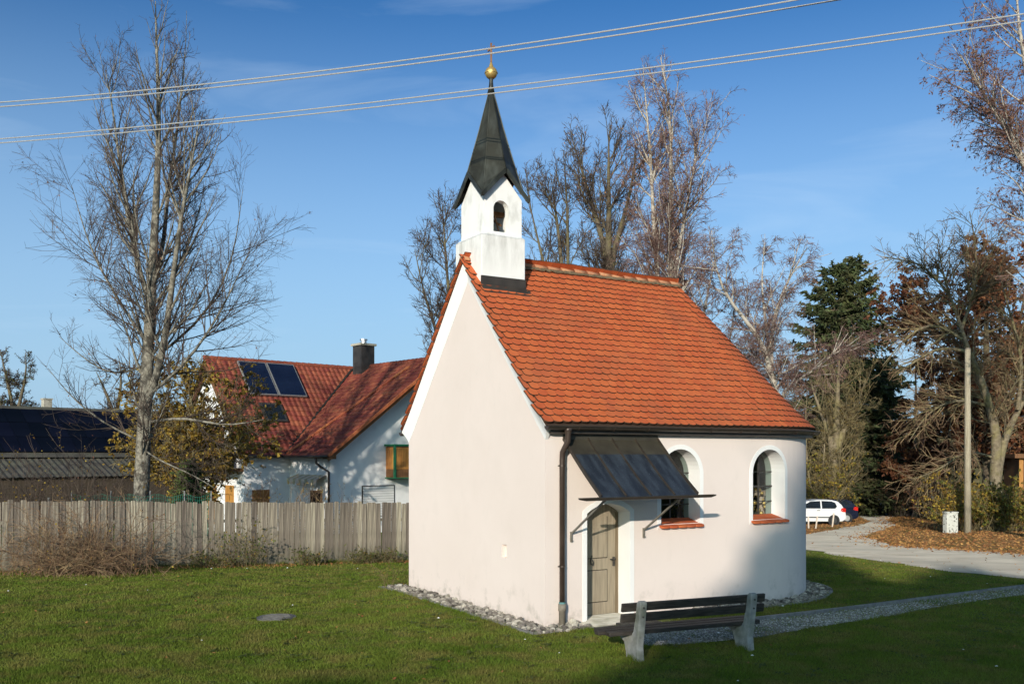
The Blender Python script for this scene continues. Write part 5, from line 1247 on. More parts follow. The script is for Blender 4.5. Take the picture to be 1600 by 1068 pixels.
def ribbons(P, Rr, nr):
    N, K, _ = P.shape; T = unit(P[:, -1] - P[:, 0]); s = unit(np.cross(T, nr.normal(0, 1, (N, 3))))[:, None]
    V = np.stack([P - s * Rr[..., None], P + s * Rr[..., None]], 2); idx = np.arange(N * K * 2).reshape(N, K, 2)
    Q = np.stack([idx[:, :-1, 0], idx[:, :-1, 1], idx[:, 1:, 1], idx[:, 1:, 0]], -1).reshape(-1, 4)
    return V.reshape(-1, 3), Q
def pack(groups):
    """groups: list of (P, R, sides, material index)"""
    Vs, Qs, ms, b = [], [], [], 0
    for P, Rr, S, m in groups:
        if len(P) == 0: continue
        V, Q = tubes(P, Rr, S) if S > 1 else ribbons(P, Rr, np.random.default_rng(1)); Vs.append(V); Qs.append(Q + b); ms.append(np.full(len(Q), m)); b += len(V)
    return np.concatenate(Vs), np.concatenate(Qs), np.concatenate(ms)
def leaves(C, S, nr, droop=0.0, ar=0.6):
    n = len(C); a = unit(nr.normal(0, 1, (n, 3)) + np.array([0, 0, -droop])); b = unit(np.cross(a, nr.normal(0, 1, (n, 3)))); S = S[:, None]
    V = np.stack([C, C + a * S * 0.5 + b * S * ar * 0.5, C + a * S, C + a * S * 0.5 - b * S * ar * 0.5], 1)
    return V.reshape(-1, 3), np.arange(n * 4).reshape(-1, 4)
def pts_on(P, n, nr, t0=0.2, t1=1.0):
    N, K, _ = P.shape; pi = nr.integers(0, N, n); x = (t0 + (t1 - t0) * nr.random(n)) * (K - 1); i = np.minimum(x.astype(int), K - 2); f = (x - i)[:, None]
    return P[pi, i] * (1 - f) + P[pi, i + 1] * f
def resample(pts, radii, K):
    p = np.array(pts, float); r = np.array(radii, float); s = np.concatenate([[0], np.cumsum(np.linalg.norm(np.diff(p, axis=0), axis=1))]); q = np.linspace(0, s[-1], K)
    # smooth through the given points
    out = np.stack([np.interp(q, s, p[:, k]) for k in range(3)], 1); rr = np.interp(q, s, r)
    for _ in range(2): out[1:-1] = 0.25 * out[:-2] + 0.5 * out[1:-1] + 0.25 * out[2:]
    return out, rr
def finish_tree(name, label, cat, base, wood, twig, mats_w, mats_t, leafs=None, group=None):
    """wood, twig: tube groups; leafs: list of (V, Q, material index)"""
    e = empty(name, tuple(base)); tag(e, label, cat, group); b = np.array(base)
    V, Q, mi = pack(wood); link('trunk', np_mesh('trunk', V - b, Q=Q, mats=mats_w, mi=mi, smooth=True), e)
    Vs, Qs, ms, n = [], [], [], 0
    if twig:
        V, Q, mi = pack(twig); Vs.append(V); Qs.append(Q); ms.append(mi); n += len(V)
    for V, Q, m in (leafs or []):
        Vs.append(V); Qs.append(Q + n); ms.append(np.full(len(Q), m)); n += len(V)
    link('crown', np_mesh('crown', np.concatenate(Vs) - b, Q=np.concatenate(Qs), mats=mats_t, mi=np.concatenate(ms)), e)
    return e

def bare_tree(name, label, stems, K0, n1, l1, ang1, n2, n3, n4, bark, twig_mats, seed, trop=(0.06, 0.05, 0.03, 0.0), wig=(0.06, 0.09, 0.12, 0.15), t1r=(0.2, 0.98),
              leaf=None, rmin=0.006, cat='tree', l2=(0.35, 0.6), l3=(0.35, 0.65), l4=(0.35, 0.7), env=None, ang2=(25, 55), ang3=(25, 60), group=None, extra=None, r1cap=0.09, flat=0.3):
    nr = np.random.default_rng(seed); base = stems[0][0][0]
    P0 = []; R0_ = []
    for pts, rad in stems:
        p, r = resample(pts, rad, K0); P0.append(p); R0_.append(r)
    P0 = np.array(P0); R0_ = np.array(R0_)
    st, d, ln, rr, pi, t = spawn(P0, R0_, n1, t1r[0], t1r[1], ang1[0], ang1[1], 1, 1, nr, rfac=0.55, flat=flat, taper=0)
    z0, z1 = P0[..., 2].min(), P0[..., 2].max(); hq = (st[:, 2] - z0) / (z1 - z0)
    ln = (env(hq) if env else (l1 * (1.05 - 0.85 * hq))) * nr.uniform(0.6, 1.1, n1)
    r1 = np.clip(ln * 0.016, 0.012, r1cap); r1 = np.minimum(r1, np.maximum(rr * 1.3, 0.012))
    P1, Q1 = grow(st, d, ln, r1, np.full(n1, rmin * 1.2), 9, wig[0], trop[0], nr)
    if extra:
        for pts, rad in extra:
            p, r = resample(pts, rad, 9); P1 = np.concatenate([P1, p[None]]); Q1 = np.concatenate([Q1, r[None]])
    s2 = spawn(P1, Q1, n2, 0.12, 0.97, *ang2, *l2, nr, taper=0.5, up=0.25); P2, Q2 = grow(s2[0], s2[1], s2[2], np.clip(s2[3], rmin * 1.3, 0.05), np.full(n2, rmin), 6, wig[1], trop[1], nr)
    s3 = spawn(P2, Q2, n3, 0.1, 0.98, *ang3, *l3, nr, taper=0.45, up=0.15); P3, Q3 = grow(s3[0], s3[1], np.maximum(s3[2], 0.25), np.clip(s3[3], rmin, 0.02), np.full(n3, rmin * 0.75), 4, wig[2], trop[2], nr)
    far = base[1] > 34                                      # far twigs are under a pixel wide: ribbons instead of tubes
    tw = [(P2, Q2, 3, 0), (P3, Q3 * (1.3 if far else 1), 1 if far else 3, 1)]; tip = P3
    if n4:
        s4 = spawn(P3, Q3, n4, 0.1, 1.0, 20, 60, *l4, nr, taper=0.4); P4, Q4 = grow(s4[0], s4[1], np.maximum(s4[2], 0.18), np.full(n4, rmin * 0.8), np.full(n4, rmin * 0.55), 3, wig[3], trop[3], nr); tw.append((P4, Q4, 1, 1)); tip = P4
    lf = None
    if leaf:
        lf = []
        for (nl, size, mi_, zlo, zhi) in leaf:
            C = pts_on(tip, nl * 3, nr); hz_ = (C[:, 2] - z0) / (z1 - z0); C = C[(hz_ >= zlo) & (hz_ <= zhi)][:nl]
            V, Q = leaves(C, nr.uniform(0.6, 1.3, len(C)) * size, nr, 0.8); lf.append((V, Q, mi_))
    return finish_tree(name, label, cat, base, [(P0, R0_, 12, 0), (P1, Q1, 5, 0)], tw, [bark], twig_mats, lf, group)

def A3(px, py, Y): return tuple(at(px, py, Y))
def base_at(px, Y): x = (px - CX) / F * Y; return (x, Y, gzf(x, Y) - 0.1)

# the tall tree beyond the fence
Yt = 30.0
ste = [([base_at(217, Yt), A3(224, 690, Yt), A3(229, 600, Yt), A3(234, 500, Yt), A3(240, 390, Yt), A3(246, 280, Yt + .2), A3(249, 170, Yt), A3(244, 70, Yt), A3(243, 2, Yt)], [0.27, 0.225, 0.20, 0.17, 0.135, 0.10, 0.07, 0.04, 0.012]),
       ([A3(231, 625, Yt), A3(250, 570, Yt - .2), A3(262, 500, Yt - .5), A3(272, 420, Yt - .8), A3(283, 340, Yt - 1), A3(300, 250, Yt - 1.2), A3(312, 190, Yt - 1.3)], [0.13, 0.115, 0.10, 0.08, 0.06, 0.035, 0.012]),
       ([A3(233, 470, Yt), A3(214, 410, Yt + .4), A3(200, 340, Yt + .7), A3(188, 260, Yt + 1), A3(176, 170, Yt + 1.2), A3(165, 110, Yt + 1.2)], [0.095, 0.08, 0.065, 0.05, 0.03, 0.012]),
       ([A3(236, 450, Yt), A3(256, 380, Yt + .6), A3(262, 300, Yt + 1.0), A3(276, 210, Yt + 1.3), A3(286, 120, Yt + 1.4), A3(290, 70, Yt + 1.4)], [0.085, 0.07, 0.058, 0.042, 0.025, 0.012])]
def env_big(h): return np.interp(h, [0, 0.15, 0.3, 0.5, 0.7, 0.85, 1.0], [2.2, 3.0, 3.5, 3.2, 2.6, 1.9, 0.9])
ext = [([A3(235, 565, Yt), A3(180, 590, Yt - .3), A3(130, 560, Yt - .6), A3(92, 525, Yt - .8)], [0.041, 0.031, 0.020, 0.007]),
       ([A3(222, 690, Yt), A3(160, 660, Yt - .5), A3(110, 620, Yt - .9), A3(75, 575, Yt - 1.1)], [0.041, 0.031, 0.020, 0.007]),
       ([A3(228, 660, Yt), A3(290, 650, Yt - .6), A3(350, 668, Yt - 1.0), A3(412, 655, Yt - 1.4)], [0.051, 0.041, 0.031, 0.008]),
       ([A3(230, 620, Yt), A3(300, 560, Yt - .5), A3(350, 480, Yt - .8), A3(395, 380, Yt - 1.0)], [0.058, 0.048, 0.031, 0.007]),
       ([A3(240, 560, Yt), A3(320, 500, Yt + .5), A3(365, 410, Yt + .8), A3(380, 290, Yt + 1.0)], [0.051, 0.041, 0.027, 0.007]),
       ([A3(222, 700, Yt), A3(250, 720, Yt - .8), A3(300, 740, Yt - 1.5), A3(340, 765, Yt - 1.9)], [0.034, 0.027, 0.020, 0.007]),
       ([A3(232, 540, Yt), A3(185, 470, Yt + .5), A3(140, 390, Yt + .8), A3(112, 290, Yt + 1.0)], [0.054, 0.044, 0.027, 0.007])]
bare_tree('bare_tree', 'tall bare grey tree with lichen behind the board fence', ste, 24, 120, 3.4, (22, 42), 1150, 5200, 9500, M['bark_grey'], [M['twig'], M['twig'], M['leaf_rust']], 21, rmin=0.0048,
          wig=(0.055, 0.08, 0.11, 0.14), trop=(0.09, 0.05, 0.03, 0.0), env=env_big, t1r=(0.16, 0.99), extra=ext, leaf=[(500, 0.07, 2, 0.0, 1.0)], r1cap=0.06)

# bare trees and birches behind the chapel
def stem_line(pxs, Y, r0, r1):
    n = len(pxs); return ([base_at(pxs[0][0], Y)] + [A3(x, y, Y + dy) for x, y, dy in pxs[1:]], list(np.linspace(r0, r1, n)))
bare_tree('bare_tree', 'slender bare tree behind the chapel gable and the bell turret', [stem_line([(712, 0, 0), (706, 520, 0), (698, 420, .3), (690, 305, 0)], 44, .15, .012), stem_line([(712, 0, 0), (690, 540, 0), (662, 460, -.6), (648, 390, -1)], 44, .12, .012), stem_line([(712, 0, 0), (725, 500, .3), (735, 400, .6), (742, 340, .8)], 44, .12, .012)],
          16, 100, 2.9, (25, 50), 1000, 4600, 7000, M['bark_dark'], [M['twig'], M['twig']], 31, env=lambda h: np.interp(h, [0, .85, 1], [2.6, 2.0, 0.9]), trop=(0.10, .06, .03, 0), t1r=(0.35, .98), rmin=0.008)
bare_tree('bare_tree', 'bare many stemmed tree beside the bell turret', [stem_line([(880, 0, 0), (880, 420, 0), (868, 330, .3), (860, 270, 0)], 48, .16, .012), stem_line([(880, 0, 0), (888, 400, 0), (886, 300, -.6), (880, 238, -1)], 48, .12, .012), stem_line([(880, 0, 0), (856, 430, 0), (836, 360, .6), (822, 290, .8)], 48, .12, .012)],
          16, 70, 2.6, (25, 48), 620, 3200, 4600, M['bark_dark'], [M['twig'], M['twig']], 32, env=lambda h: np.interp(h, [0, .85, 1], [3.0, 2.4, 1.0]), trop=(0.10, .06, .03, 0), t1r=(0.45, .98), rmin=0.009)
bare_tree('bare_tree', 'broad dark bare tree rising over the middle of the chapel ridge', [stem_line([(952, 0, 0), (950, 420, 0), (952, 330, 0), (950, 260, .2), (952, 192, 0)], 46, .24, .012), stem_line([(952, 0, 0), (951, 400, 0), (925, 320, .5), (905, 250, .8), (892, 212, 1)], 46, .18, .012), stem_line([(952, 0, 0), (953, 400, 0), (980, 330, -.5), (992, 270, -.8), (996, 215, -1)], 46, .18, .012)],
          18, 90, 2.7, (25, 48), 900, 4600, 6500, M['bark_dark'], [M['twig'], M['twig'], M['leaf_orange']], 33, env=lambda h: np.interp(h, [0, .85, 1], [3.3, 2.9, 1.2]), trop=(0.11, .06, .03, 0), t1r=(0.42, .98), rmin=0.009, leaf=[(420, 0.10, 2, .72, 1.0)])
def env_birch(h): return np.interp(h, [0, .3, .5, .7, .85, 1.0], [2.0, 2.9, 3.0, 2.8, 2.3, 1.0])
bare_tree('birch_tree', 'tall white stemmed birch with orange leaves above the chapel ridge', [stem_line([(1045, 0, 0), (1049, 420, 0), (1046, 330, 0), (1050, 240, .2), (1046, 150, 0), (1032, 90, 0)], 42, .17, .012), stem_line([(1045, 0, 0), (1028, 430, .4), (1020, 340, .6), (1018, 260, .8), (1010, 170, .8), (1005, 110, 1)], 42, .14, .012), stem_line([(1045, 0, 0), (1052, 430, -.2), (1068, 350, -.5), (1085, 260, -.8), (1095, 190, -1)], 42, .12, .012)],
          20, 130, 2.8, (25, 48), 1300, 5500, 10000, M['birch'], [M['twig_purple'], M['twig_purple'], M['leaf_orange'], M['leaf_rust']], 34, trop=(0.08, .0, -.10, -.25), env=env_birch, t1r=(0.42, .98), rmin=0.007, leaf=[(1300, 0.085, 2, .62, 1.0), (500, 0.08, 3, .3, .9)], l4=(0.5, 1.1), r1cap=0.05)
bare_tree('birch_tree', 'weeping birch with forked pale trunk beside the apse end of the roof', [stem_line([(1222, 0, 0), (1216, 640, 0), (1203, 560, 0), (1185, 520, -.2), (1150, 485, -.5), (1118, 440, -.8), (1112, 360, -1)], 38, .17, .014), stem_line([(1222, 0, 0), (1206, 580, 0), (1202, 530, .2), (1215, 470, .5), (1240, 420, .6), (1262, 385, .7)], 38, .13, .012), stem_line([(1222, 0, 0), (1204, 570, 0), (1196, 500, .5), (1188, 440, .9), (1195, 380, 1)], 38, .10, .012), stem_line([(1222, 0, 0), (1212, 620, 0), (1250, 590, -.8), (1300, 560, -1.6), (1325, 520, -2)], 38, .10, .012)],
          18, 100, 1.9, (30, 65), 900, 4200, 12000, M['birch'], [M['twig_purple'], M['twig_purple'], M['leaf_orange'], M['leaf_rust']], 35, env=lambda h: np.interp(h, [0, .85, 1], [2.2, 1.9, 1.0]), trop=(0.02, -.08, -.22, -.32), t1r=(0.42, .98), rmin=0.007, leaf=[(260, 0.075, 2, .4, 1.0), (500, 0.07, 3, .3, 1)], l4=(0.6, 1.3), r1cap=0.045)
bare_tree('birch_tree', 'small bare birch leaning against the chapel roof edge', [stem_line([(1085, 0, 0), (1092, 520, 0), (1108, 450, 0), (1118, 400, 0)], 40, .10, .012), stem_line([(1085, 0, 0), (1080, 520, 0), (1062, 470, 0), (1068, 420, 0)], 40, .08, .012), stem_line([(1085, 0, 0), (1118, 600, 0), (1146, 520, 0), (1150, 435, .5)], 40, .08, .012)],
          14, 90, 1.7, (30, 65), 800, 3200, 6500, M['birch'], [M['twig_purple'], M['twig_purple'], M['leaf_gold']], 36, env=lambda h: np.interp(h, [0, .85, 1], [2.0, 1.7, 1.0]), trop=(0.02, -.08, -.2, -.3), t1r=(0.3, .98), rmin=0.008, leaf=[(320, 0.08, 2, 0, 1.0)], l4=(0.6, 1.3), r1cap=0.04)
bare_tree('birch_tree', 'large rusty leaved birch at the lane, its white limbs over the sky', [stem_line([(1665, 0, 0), (1650, 500, 0), (1630, 350, 0), (1608, 260, 0), (1570, 195, 0), (1535, 150, 0), (1500, 85, 0)], 36, .26, .012), stem_line([(1665, 0, 0), (1660, 450, 0), (1635, 250, 0), (1605, 120, .5), (1592, 60, .5), (1585, -60, .8)], 36, .24, .012), stem_line([(1665, 0, 0), (1680, 400, 0), (1690, 150, 0), (1680, -100, .5)], 36, .2, .012)],
          20, 130, 2.6, (25, 55), 1400, 5000, 8500, M['birch'], [M['twig_purple'], M['twig_purple'], M['leaf_rust']], 37, env=lambda h: np.interp(h, [0, .85, 1], [3.0, 2.6, 1.4]), trop=(0.03, -.03, -.16, -.28), t1r=(0.45, .98), rmin=0.007, leaf=[(11000, 0.10, 2, .30, 1.0)], l4=(0.5, 1.1), r1cap=0.055)
# walnut with drooping twigs behind the pole
bare_tree('walnut_tree', 'old bare walnut with heavy limbs and drooping twigs behind the pole', [stem_line([(1556, 0, 0), (1556, 770, 0), (1554, 720, 0), (1562, 690, 0), (1548, 640, 0), (1530, 580, -.3), (1508, 545, -.6), (1502, 505, -.6), (1478, 450, -.5), (1464, 380, -.3)], 50, .37, .02), stem_line([(1556, 0, 0), (1556, 740, 0), (1570, 680, 0), (1592, 640, .4), (1620, 580, .8), (1640, 480, 1)], 50, .32, .02), stem_line([(1505, 550, -.6), (1505, 548, -.6), (1480, 540, -.9), (1450, 552, -1.2), (1425, 578, -1.5), (1400, 585, -1.6)], 50, .14, .02), stem_line([(1500, 520, -.6), (1500, 505, -.6), (1520, 470, -.2), (1530, 420, 0), (1520, 350, .2)], 50, .13, .02)][:2],
          20, 80, 3.0, (30, 70), 900, 4500, 4500, M['bark_walnut'], [M['twig_olive'], M['twig_tan']], 38, env=lambda h: np.interp(h, [0, .85, 1], [2.6, 2.6, 1.6]), trop=(.0, -.04, -.06, -.05), t1r=(0.35, .98), rmin=0.010, r1cap=0.07,
          extra=[([A3(1506, 548, 49.4), A3(1470, 540, 49.1), A3(1435, 560, 48.8), A3(1395, 590, 48.5)], [.11, .09, .06, .02]), ([A3(1503, 530, 49.4), A3(1460, 500, 49.4), A3(1420, 520, 49.4), A3(1380, 570, 49.4)], [.09, .07, .05, .02]), ([A3(1500, 520, 49.4), A3(1522, 460, 49.6), A3(1528, 400, 50.0), A3(1515, 330, 50.0)], [.10, .08, .05, .02]),
                 ([A3(1480, 455, 49.4), A3(1440, 410, 49.3), A3(1400, 405, 49.2), A3(1375, 400, 49.2)], [.07, .05, .035, .012]), ([A3(1545, 635, 50.0), A3(1500, 620, 49.5), A3(1450, 640, 49.0), A3(1420, 690, 48.6)], [.10, .08, .05, .02]), ([A3(1552, 715, 50.0), A3(1510, 700, 49.0), A3(1470, 735, 48.3), A3(1420, 750, 48.0)], [.08, .06, .04, .015]), ([A3(1590, 640, 50.0), A3(1600, 560, 50.0), A3(1575, 480, 50.0), A3(1560, 420, 50.0)], [.14, .10, .06, .02])])
# the bare bushy trees before the spruces
bare_tree('bare_tree', 'bare ivy clad tree with thick trunk behind the white car', [stem_line([(1303, 0, 0), (1305, 700, 0), (1308, 640, 0), (1310, 590, 0), (1312, 540, 0)], 61, .36, .02), stem_line([(1303, 0, 0), (1300, 680, 0), (1280, 640, 0), (1265, 590, 0)], 61, .3, .02), stem_line([(1303, 0, 0), (1310, 680, 0), (1335, 650, 0), (1350, 600, 0)], 61, .3, .02)],
          16, 80, 3.2, (25, 60), 620, 2600, 6000, M['bark_walnut'], [M['twig_olive'], M['twig_olive'], M['leaf_gold']], 39, env=lambda h: np.interp(h, [0, .85, 1], [3.0, 2.6, 1.2]), trop=(.05, .02, .0, -.03), t1r=(0.12, .98), rmin=0.013, leaf=[(900, 0.10, 2, 0, 1)])
bare_tree('bare_shrub', 'tall many stemmed bare olive shrub beside the chapel apse', [stem_line([(1280, 0, 0), (1262, 740, 0), (1258, 660, 0), (1262, 600, 0)], 61, .10, .012), stem_line([(1280, 0, 0), (1285, 740, 0), (1290, 680, 0), (1285, 610, 0)], 61, .10, .012), stem_line([(1280, 0, 0), (1332, 740, 0), (1340, 690, 0), (1335, 640, 0)], 62, .10, .012), stem_line([(1280, 0, 0), (1228, 740, 0), (1240, 690, 0), (1245, 610, 0)], 61, .10, .012)],
          12, 60, 2.0, (20, 50), 400, 1800, 4000, M['bark_walnut'], [M['twig_olive'], M['twig_olive'], M['leaf_gold']], 40, cat='shrub', trop=(.06, .03, .0, -.02), t1r=(0.05, .98), rmin=0.012, leaf=[(500, 0.09, 2, 0, 1)])
# copper beeches: dense rusty crowns
def env_beech(h): return np.interp(h, [0, .2, .45, .75, 1], [4.6, 6.2, 6.2, 4.6, 1.6])
bare_tree('copper_beech', 'dense rust brown beech behind the utility pole', [stem_line([(1545, 0, 0), (1545, 650, 0), (1540, 520, 0), (1545, 380, 0)], 60, .42, .03), stem_line([(1545, 0, 0), (1550, 640, 0), (1590, 520, 0), (1610, 420, 0)], 60, .3, .03), stem_line([(1545, 0, 0), (1540, 660, 0), (1500, 560, 0), (1470, 470, 0)], 60, .3, .03)],
          16, 80, 5, (35, 75), 700, 3200, 0, M['bark_dark'], [M['twig'], M['twig'], M['leaf_copper']], 41, env=env_beech, trop=(.02, 0, 0, 0), t1r=(0.14, .98), rmin=0.012, leaf=[(52000, 0.24, 2, 0, 1.1)])
bare_tree('copper_beech', 'smaller rust brown beech between the spruces and the pole', [stem_line([(1432, 0, 0), (1430, 720, 0), (1432, 640, 0), (1430, 560, 0)], 68, .2, .03), stem_line([(1432, 0, 0), (1450, 700, 0), (1480, 650, 0), (1500, 600, 0)], 68, .2, .03)],
          12, 60, 3.4, (40, 80), 500, 2200, 0, M['bark_dark'], [M['twig'], M['twig'], M['leaf_copper']], 42, trop=(.0, -.03, -.03, 0), t1r=(0.2, .98), rmin=0.012, leaf=[(18000, 0.24, 2, 0, 1.1)])
# left background
bare_tree('fruit_tree', 'dark twiggy fruit tree behind the barn, away from the tall bare tree', [stem_line([(22, 0, 0), (22, 640, 0), (10, 590, 0), (0, 545, 0)], 74, .25, .02), stem_line([(22, 0, 0), (26, 630, 0), (45, 590, 0), (40, 550, 0)], 74, .2, .02), stem_line([(22, 0, 0), (8, 650, 0), (-18, 580, 0), (-25, 530, 0)], 74, .2, .02)],
          12, 70, 3.2, (35, 75), 600, 2400, 3600, M['bark_dark'], [M['twig'], M['twig'], M['leaf_green']], 43, trop=(.03, 0, 0, 0), t1r=(0.35, .98), rmin=0.014, leaf=[(2200, 0.12, 2, 0, 1)])
bare_tree('fruit_tree', 'dark twiggy fruit tree behind the barn beside the tall bare tree', [stem_line([(180, 0, 0), (178, 640, 0), (165, 610, 0), (150, 580, 0)], 76, .25, .02), stem_line([(180, 0, 0), (182, 630, 0), (195, 590, 0), (185, 555, 0)], 76, .2, .02), stem_line([(180, 0, 0), (200, 650, 0), (226, 600, 0), (232, 550, 0)], 76, .2, .02)],
          12, 70, 3.0, (35, 75), 600, 2400, 3600, M['bark_dark'], [M['twig'], M['twig'], M['leaf_gold']], 44, trop=(.03, 0, 0, 0), t1r=(0.35, .98), rmin=0.014, leaf=[(900, 0.12, 2, 0, 1)])
def env_will(h): return np.interp(h, [0, .3, .6, 1], [2.6, 3.0, 2.6, 1.2])
bare_tree('willow_tree', 'golden leaved small tree before the white house gable', [stem_line([(300, 0, 0), (302, 740, 0), (300, 660, 0), (298, 600, 0), (288, 560, 0)], 37, .12, .015), stem_line([(300, 0, 0), (312, 740, 0), (350, 695, 0), (378, 650, 0)], 37, .10, .015), stem_line([(300, 0, 0), (296, 740, 0), (262, 690, 0), (240, 630, 0)], 37, .10, .015)],
          14, 90, 2.2, (25, 60), 800, 3200, 3000, M['bark_walnut'], [M['twig_olive'], M['twig_olive'], M['leaf_gold'], M['leaf_yellow']], 45, env=env_will, trop=(.05, -.02, -.1, -.2), t1r=(0.12, .98), rmin=0.008, leaf=[(16000, 0.14, 2, 0, 1), (4500, 0.13, 3, 0, 1)])
# shrubs
def shrub(name, label, cx_p, Y, n, length, spread, mats_, seed, leaf=None, arch_=-0.06, cat='shrub', r=0.009, width=0.5, group=None, kids=4, depth=0.5):
    nr = np.random.default_rng(seed); b = np.array(base_at(cx_p, Y)); b[2] += 0.1
    st = np.repeat(b[None], n, 0) + np.stack([nr.normal(0, width, n), nr.normal(0, depth * .5, n), np.zeros(n)], 1); st[:, 2] = gz(st[:, 0], st[:, 1]) - 0.03
    a = nr.uniform(0, 6.28, n); el = nr.uniform(0, spread, n); d = np.stack([np.cos(a) * np.sin(el), np.sin(a) * np.sin(el) * 0.6, np.cos(el)], 1)
    ln = length * nr.uniform(0.45, 1.1, n); P1, Q1 = grow(st, d, ln, np.full(n, r), np.full(n, r * .5), 8, .10, arch_, nr)
    s2 = spawn(P1, Q1, n * kids, .15, .95, 20, 60, .25, .6, nr, taper=.4); P2, Q2 = grow(s2[0], s2[1], np.maximum(s2[2], .2), np.full(n * kids, r * .65), np.full(n * kids, r * .4), 5, .14, arch_, nr)
    s3 = spawn(P2, Q2, n * kids * 2, .1, 1, 20, 60, .3, .7, nr, taper=.4); P3, Q3 = grow(s3[0], s3[1], np.maximum(s3[2], .12), np.full(n * kids * 2, r * .5), np.full(n * kids * 2, r * .3), 4, .15, arch_, nr)
    for P_ in (P2, P3): P_[..., 2] = np.maximum(P_[..., 2], gz(P_[..., 0], P_[..., 1]) + .01)
    lf = []
    for nl, size, mi_ in (leaf or []):
        C = pts_on(np.concatenate([P3]), nl, nr); V, Q = leaves(C, nr.uniform(.6, 1.3, nl) * size, nr, .4); lf.append((V, Q, mi_))
    e = empty(name, tuple(b)); tag(e, label, cat, group); V, Q, mi = pack([(P1, Q1, 4, 0)]); link('stems', np_mesh('stems', V - b, Q=Q, mats=mats_[:1], mi=mi), e)
    V, Q, mi = pack([(P2, Q2, 3, 0), (P3, Q3, 1, 0)]); Vs, Qs, ms, k = [V], [Q], [mi], len(V)
    for V, Q, m in lf: Vs.append(V); Qs.append(Q + k); ms.append(np.full(len(Q), m)); k += len(V)
    link('crown', np_mesh('crown', np.concatenate(Vs) - b, Q=np.concatenate(Qs), mats=mats_, mi=np.concatenate(ms)), e); return e
T = M['twig_tan']
shrub('bare_shrub', 'arching bare brown shrub in front of the board fence', 125, 22.6, 250, 1.75, 1.0, [T, M['leaf_yellow'], M['leaf_brown']], 51, leaf=[(60, .06, 1), (260, .05, 2)], arch_=-.13, width=0.75, r=.0075, kids=5)
shrub('bare_shrub', 'tall loose bare stems rising over the fence before the barn', 60, 25.6, 60, 3.1, .35, [M['twig'], M['leaf_gold']], 52, leaf=[(350, .07, 1)], arch_=-.01, width=1.6, r=.009)
shrub('bare_shrub', 'reddish bare twigs rising over the fence before the green netting', 115, 26.2, 50, 3.0, .3, [M['twig'], M['leaf_rust']], 53, leaf=[(150, .06, 1)], arch_=-.01, width=.9, r=.009)
shrub('rose_bush', 'thin arching bush behind the fence by the house door', 440, 33.0, 46, 2.3, .5, [M['twig_tan'], M['leaf_gold']], 54, leaf=[(500, .07, 1)], arch_=-.03, width=.9, r=.008)
shrub('rose_bush', 'thin arching bush behind the fence below the house downpipe', 505, 33.5, 30, 2.2, .5, [M['twig_tan'], M['leaf_gold']], 55, leaf=[(200, .07, 1)], arch_=-.03, width=.8, r=.008)
shrub('yellow_shrub', 'yellow green shrub growing beside the apse before the bare trees', 1272, 60, 46, 4.6, .55, [M['twig_olive'], M['leaf_mix'], M['leaf_yellow']], 56, leaf=[(900, .16, 1), (500, .16, 2)], arch_=-.04, width=.8, r=.014)
shrub('yellow_shrub', 'golden leaved shrub between the cabinet and the lane', 1488, 47, 60, 2.9, .6, [M['twig_olive'], M['leaf_yellow'], M['leaf_gold']], 57, leaf=[(1300, .13, 1), (900, .13, 2)], arch_=-.03, width=.75, r=.012)
for i, (px_, Y, sd, lab) in enumerate(((1535, 46.5, 58, 'yellow green shrub close behind the utility pole'), (1568, 46, 59, 'olive shrub at the foot of the walnut trunk'), (1600, 45.5, 60, 'leafy olive shrub below the timber shed'), (1640, 45, 61, 'outer leafy shrub at the lane below the birch'))):
    shrub('lane_shrub', lab, px_, Y, 70, 2.3, .7, [M['twig_olive'], M['leaf_mix'], M['leaf_green'], M['leaf_gold']], sd, leaf=[(1500, .12, 1), (1400, .12, 2), (1300, .12, 3)], arch_=-.03, width=.7, r=.011)
shrub('dark_shrub', 'dark bushy conifer like shrub before the weathered building', 1425, 70, 70, 3.6, .4, [M['twig'], M['needle_brown'], M['leaf_copper']], 62, leaf=[(4500, .16, 1), (1500, .14, 2)], arch_=-.01, width=.8, r=.016)
shrub('dark_shrub', 'low dark shrub beside the black car', 1465, 66, 70, 2.6, .6, [M['twig'], M['leaf_copper'], M['needle_brown']], 63, leaf=[(2500, .14, 1), (1500, .14, 2)], arch_=-.01, width=1.3, r=.016)
for i, (px_, Y, sd, lab) in enumerate(((330, 24.9, 64, 'small weedy clump at the foot of the fence beside the brown shrub'), (375, 25.1, 65, 'tuft of pale stalks against the fence boards'), (485, 25.7, 66, 'green weed clump at the foot of the fence'), (568, 26.2, 67, 'round green weed at the fence near the chapel corner'), (600, 26.4, 68, 'dark green weed at the fence against the chapel corner'))):
    shrub('weed_clump', lab, px_, Y - .1, 40, .42 if i != 1 else 1.15, .9 if i != 1 else .5, [M['twig_olive'], M['leaf_green'], M['leaf_gold']], sd, leaf=[(260, .07, 1), (110 if i < 2 else 30, .06, 2)], arch_=-.05, width=.25, r=.005, cat='weeds', depth=.15)
p = ground_at(606, 919); e = shrub('weed_clump', 'thin pale stalks beside the chapel corner stones', 606, p.y, 8, .6, .5, [M['twig_tan'], M['leaf_gold']], 69, leaf=[(40, .03, 1)], arch_=-.05, width=.05, r=.003, cat='weeds', depth=.06)

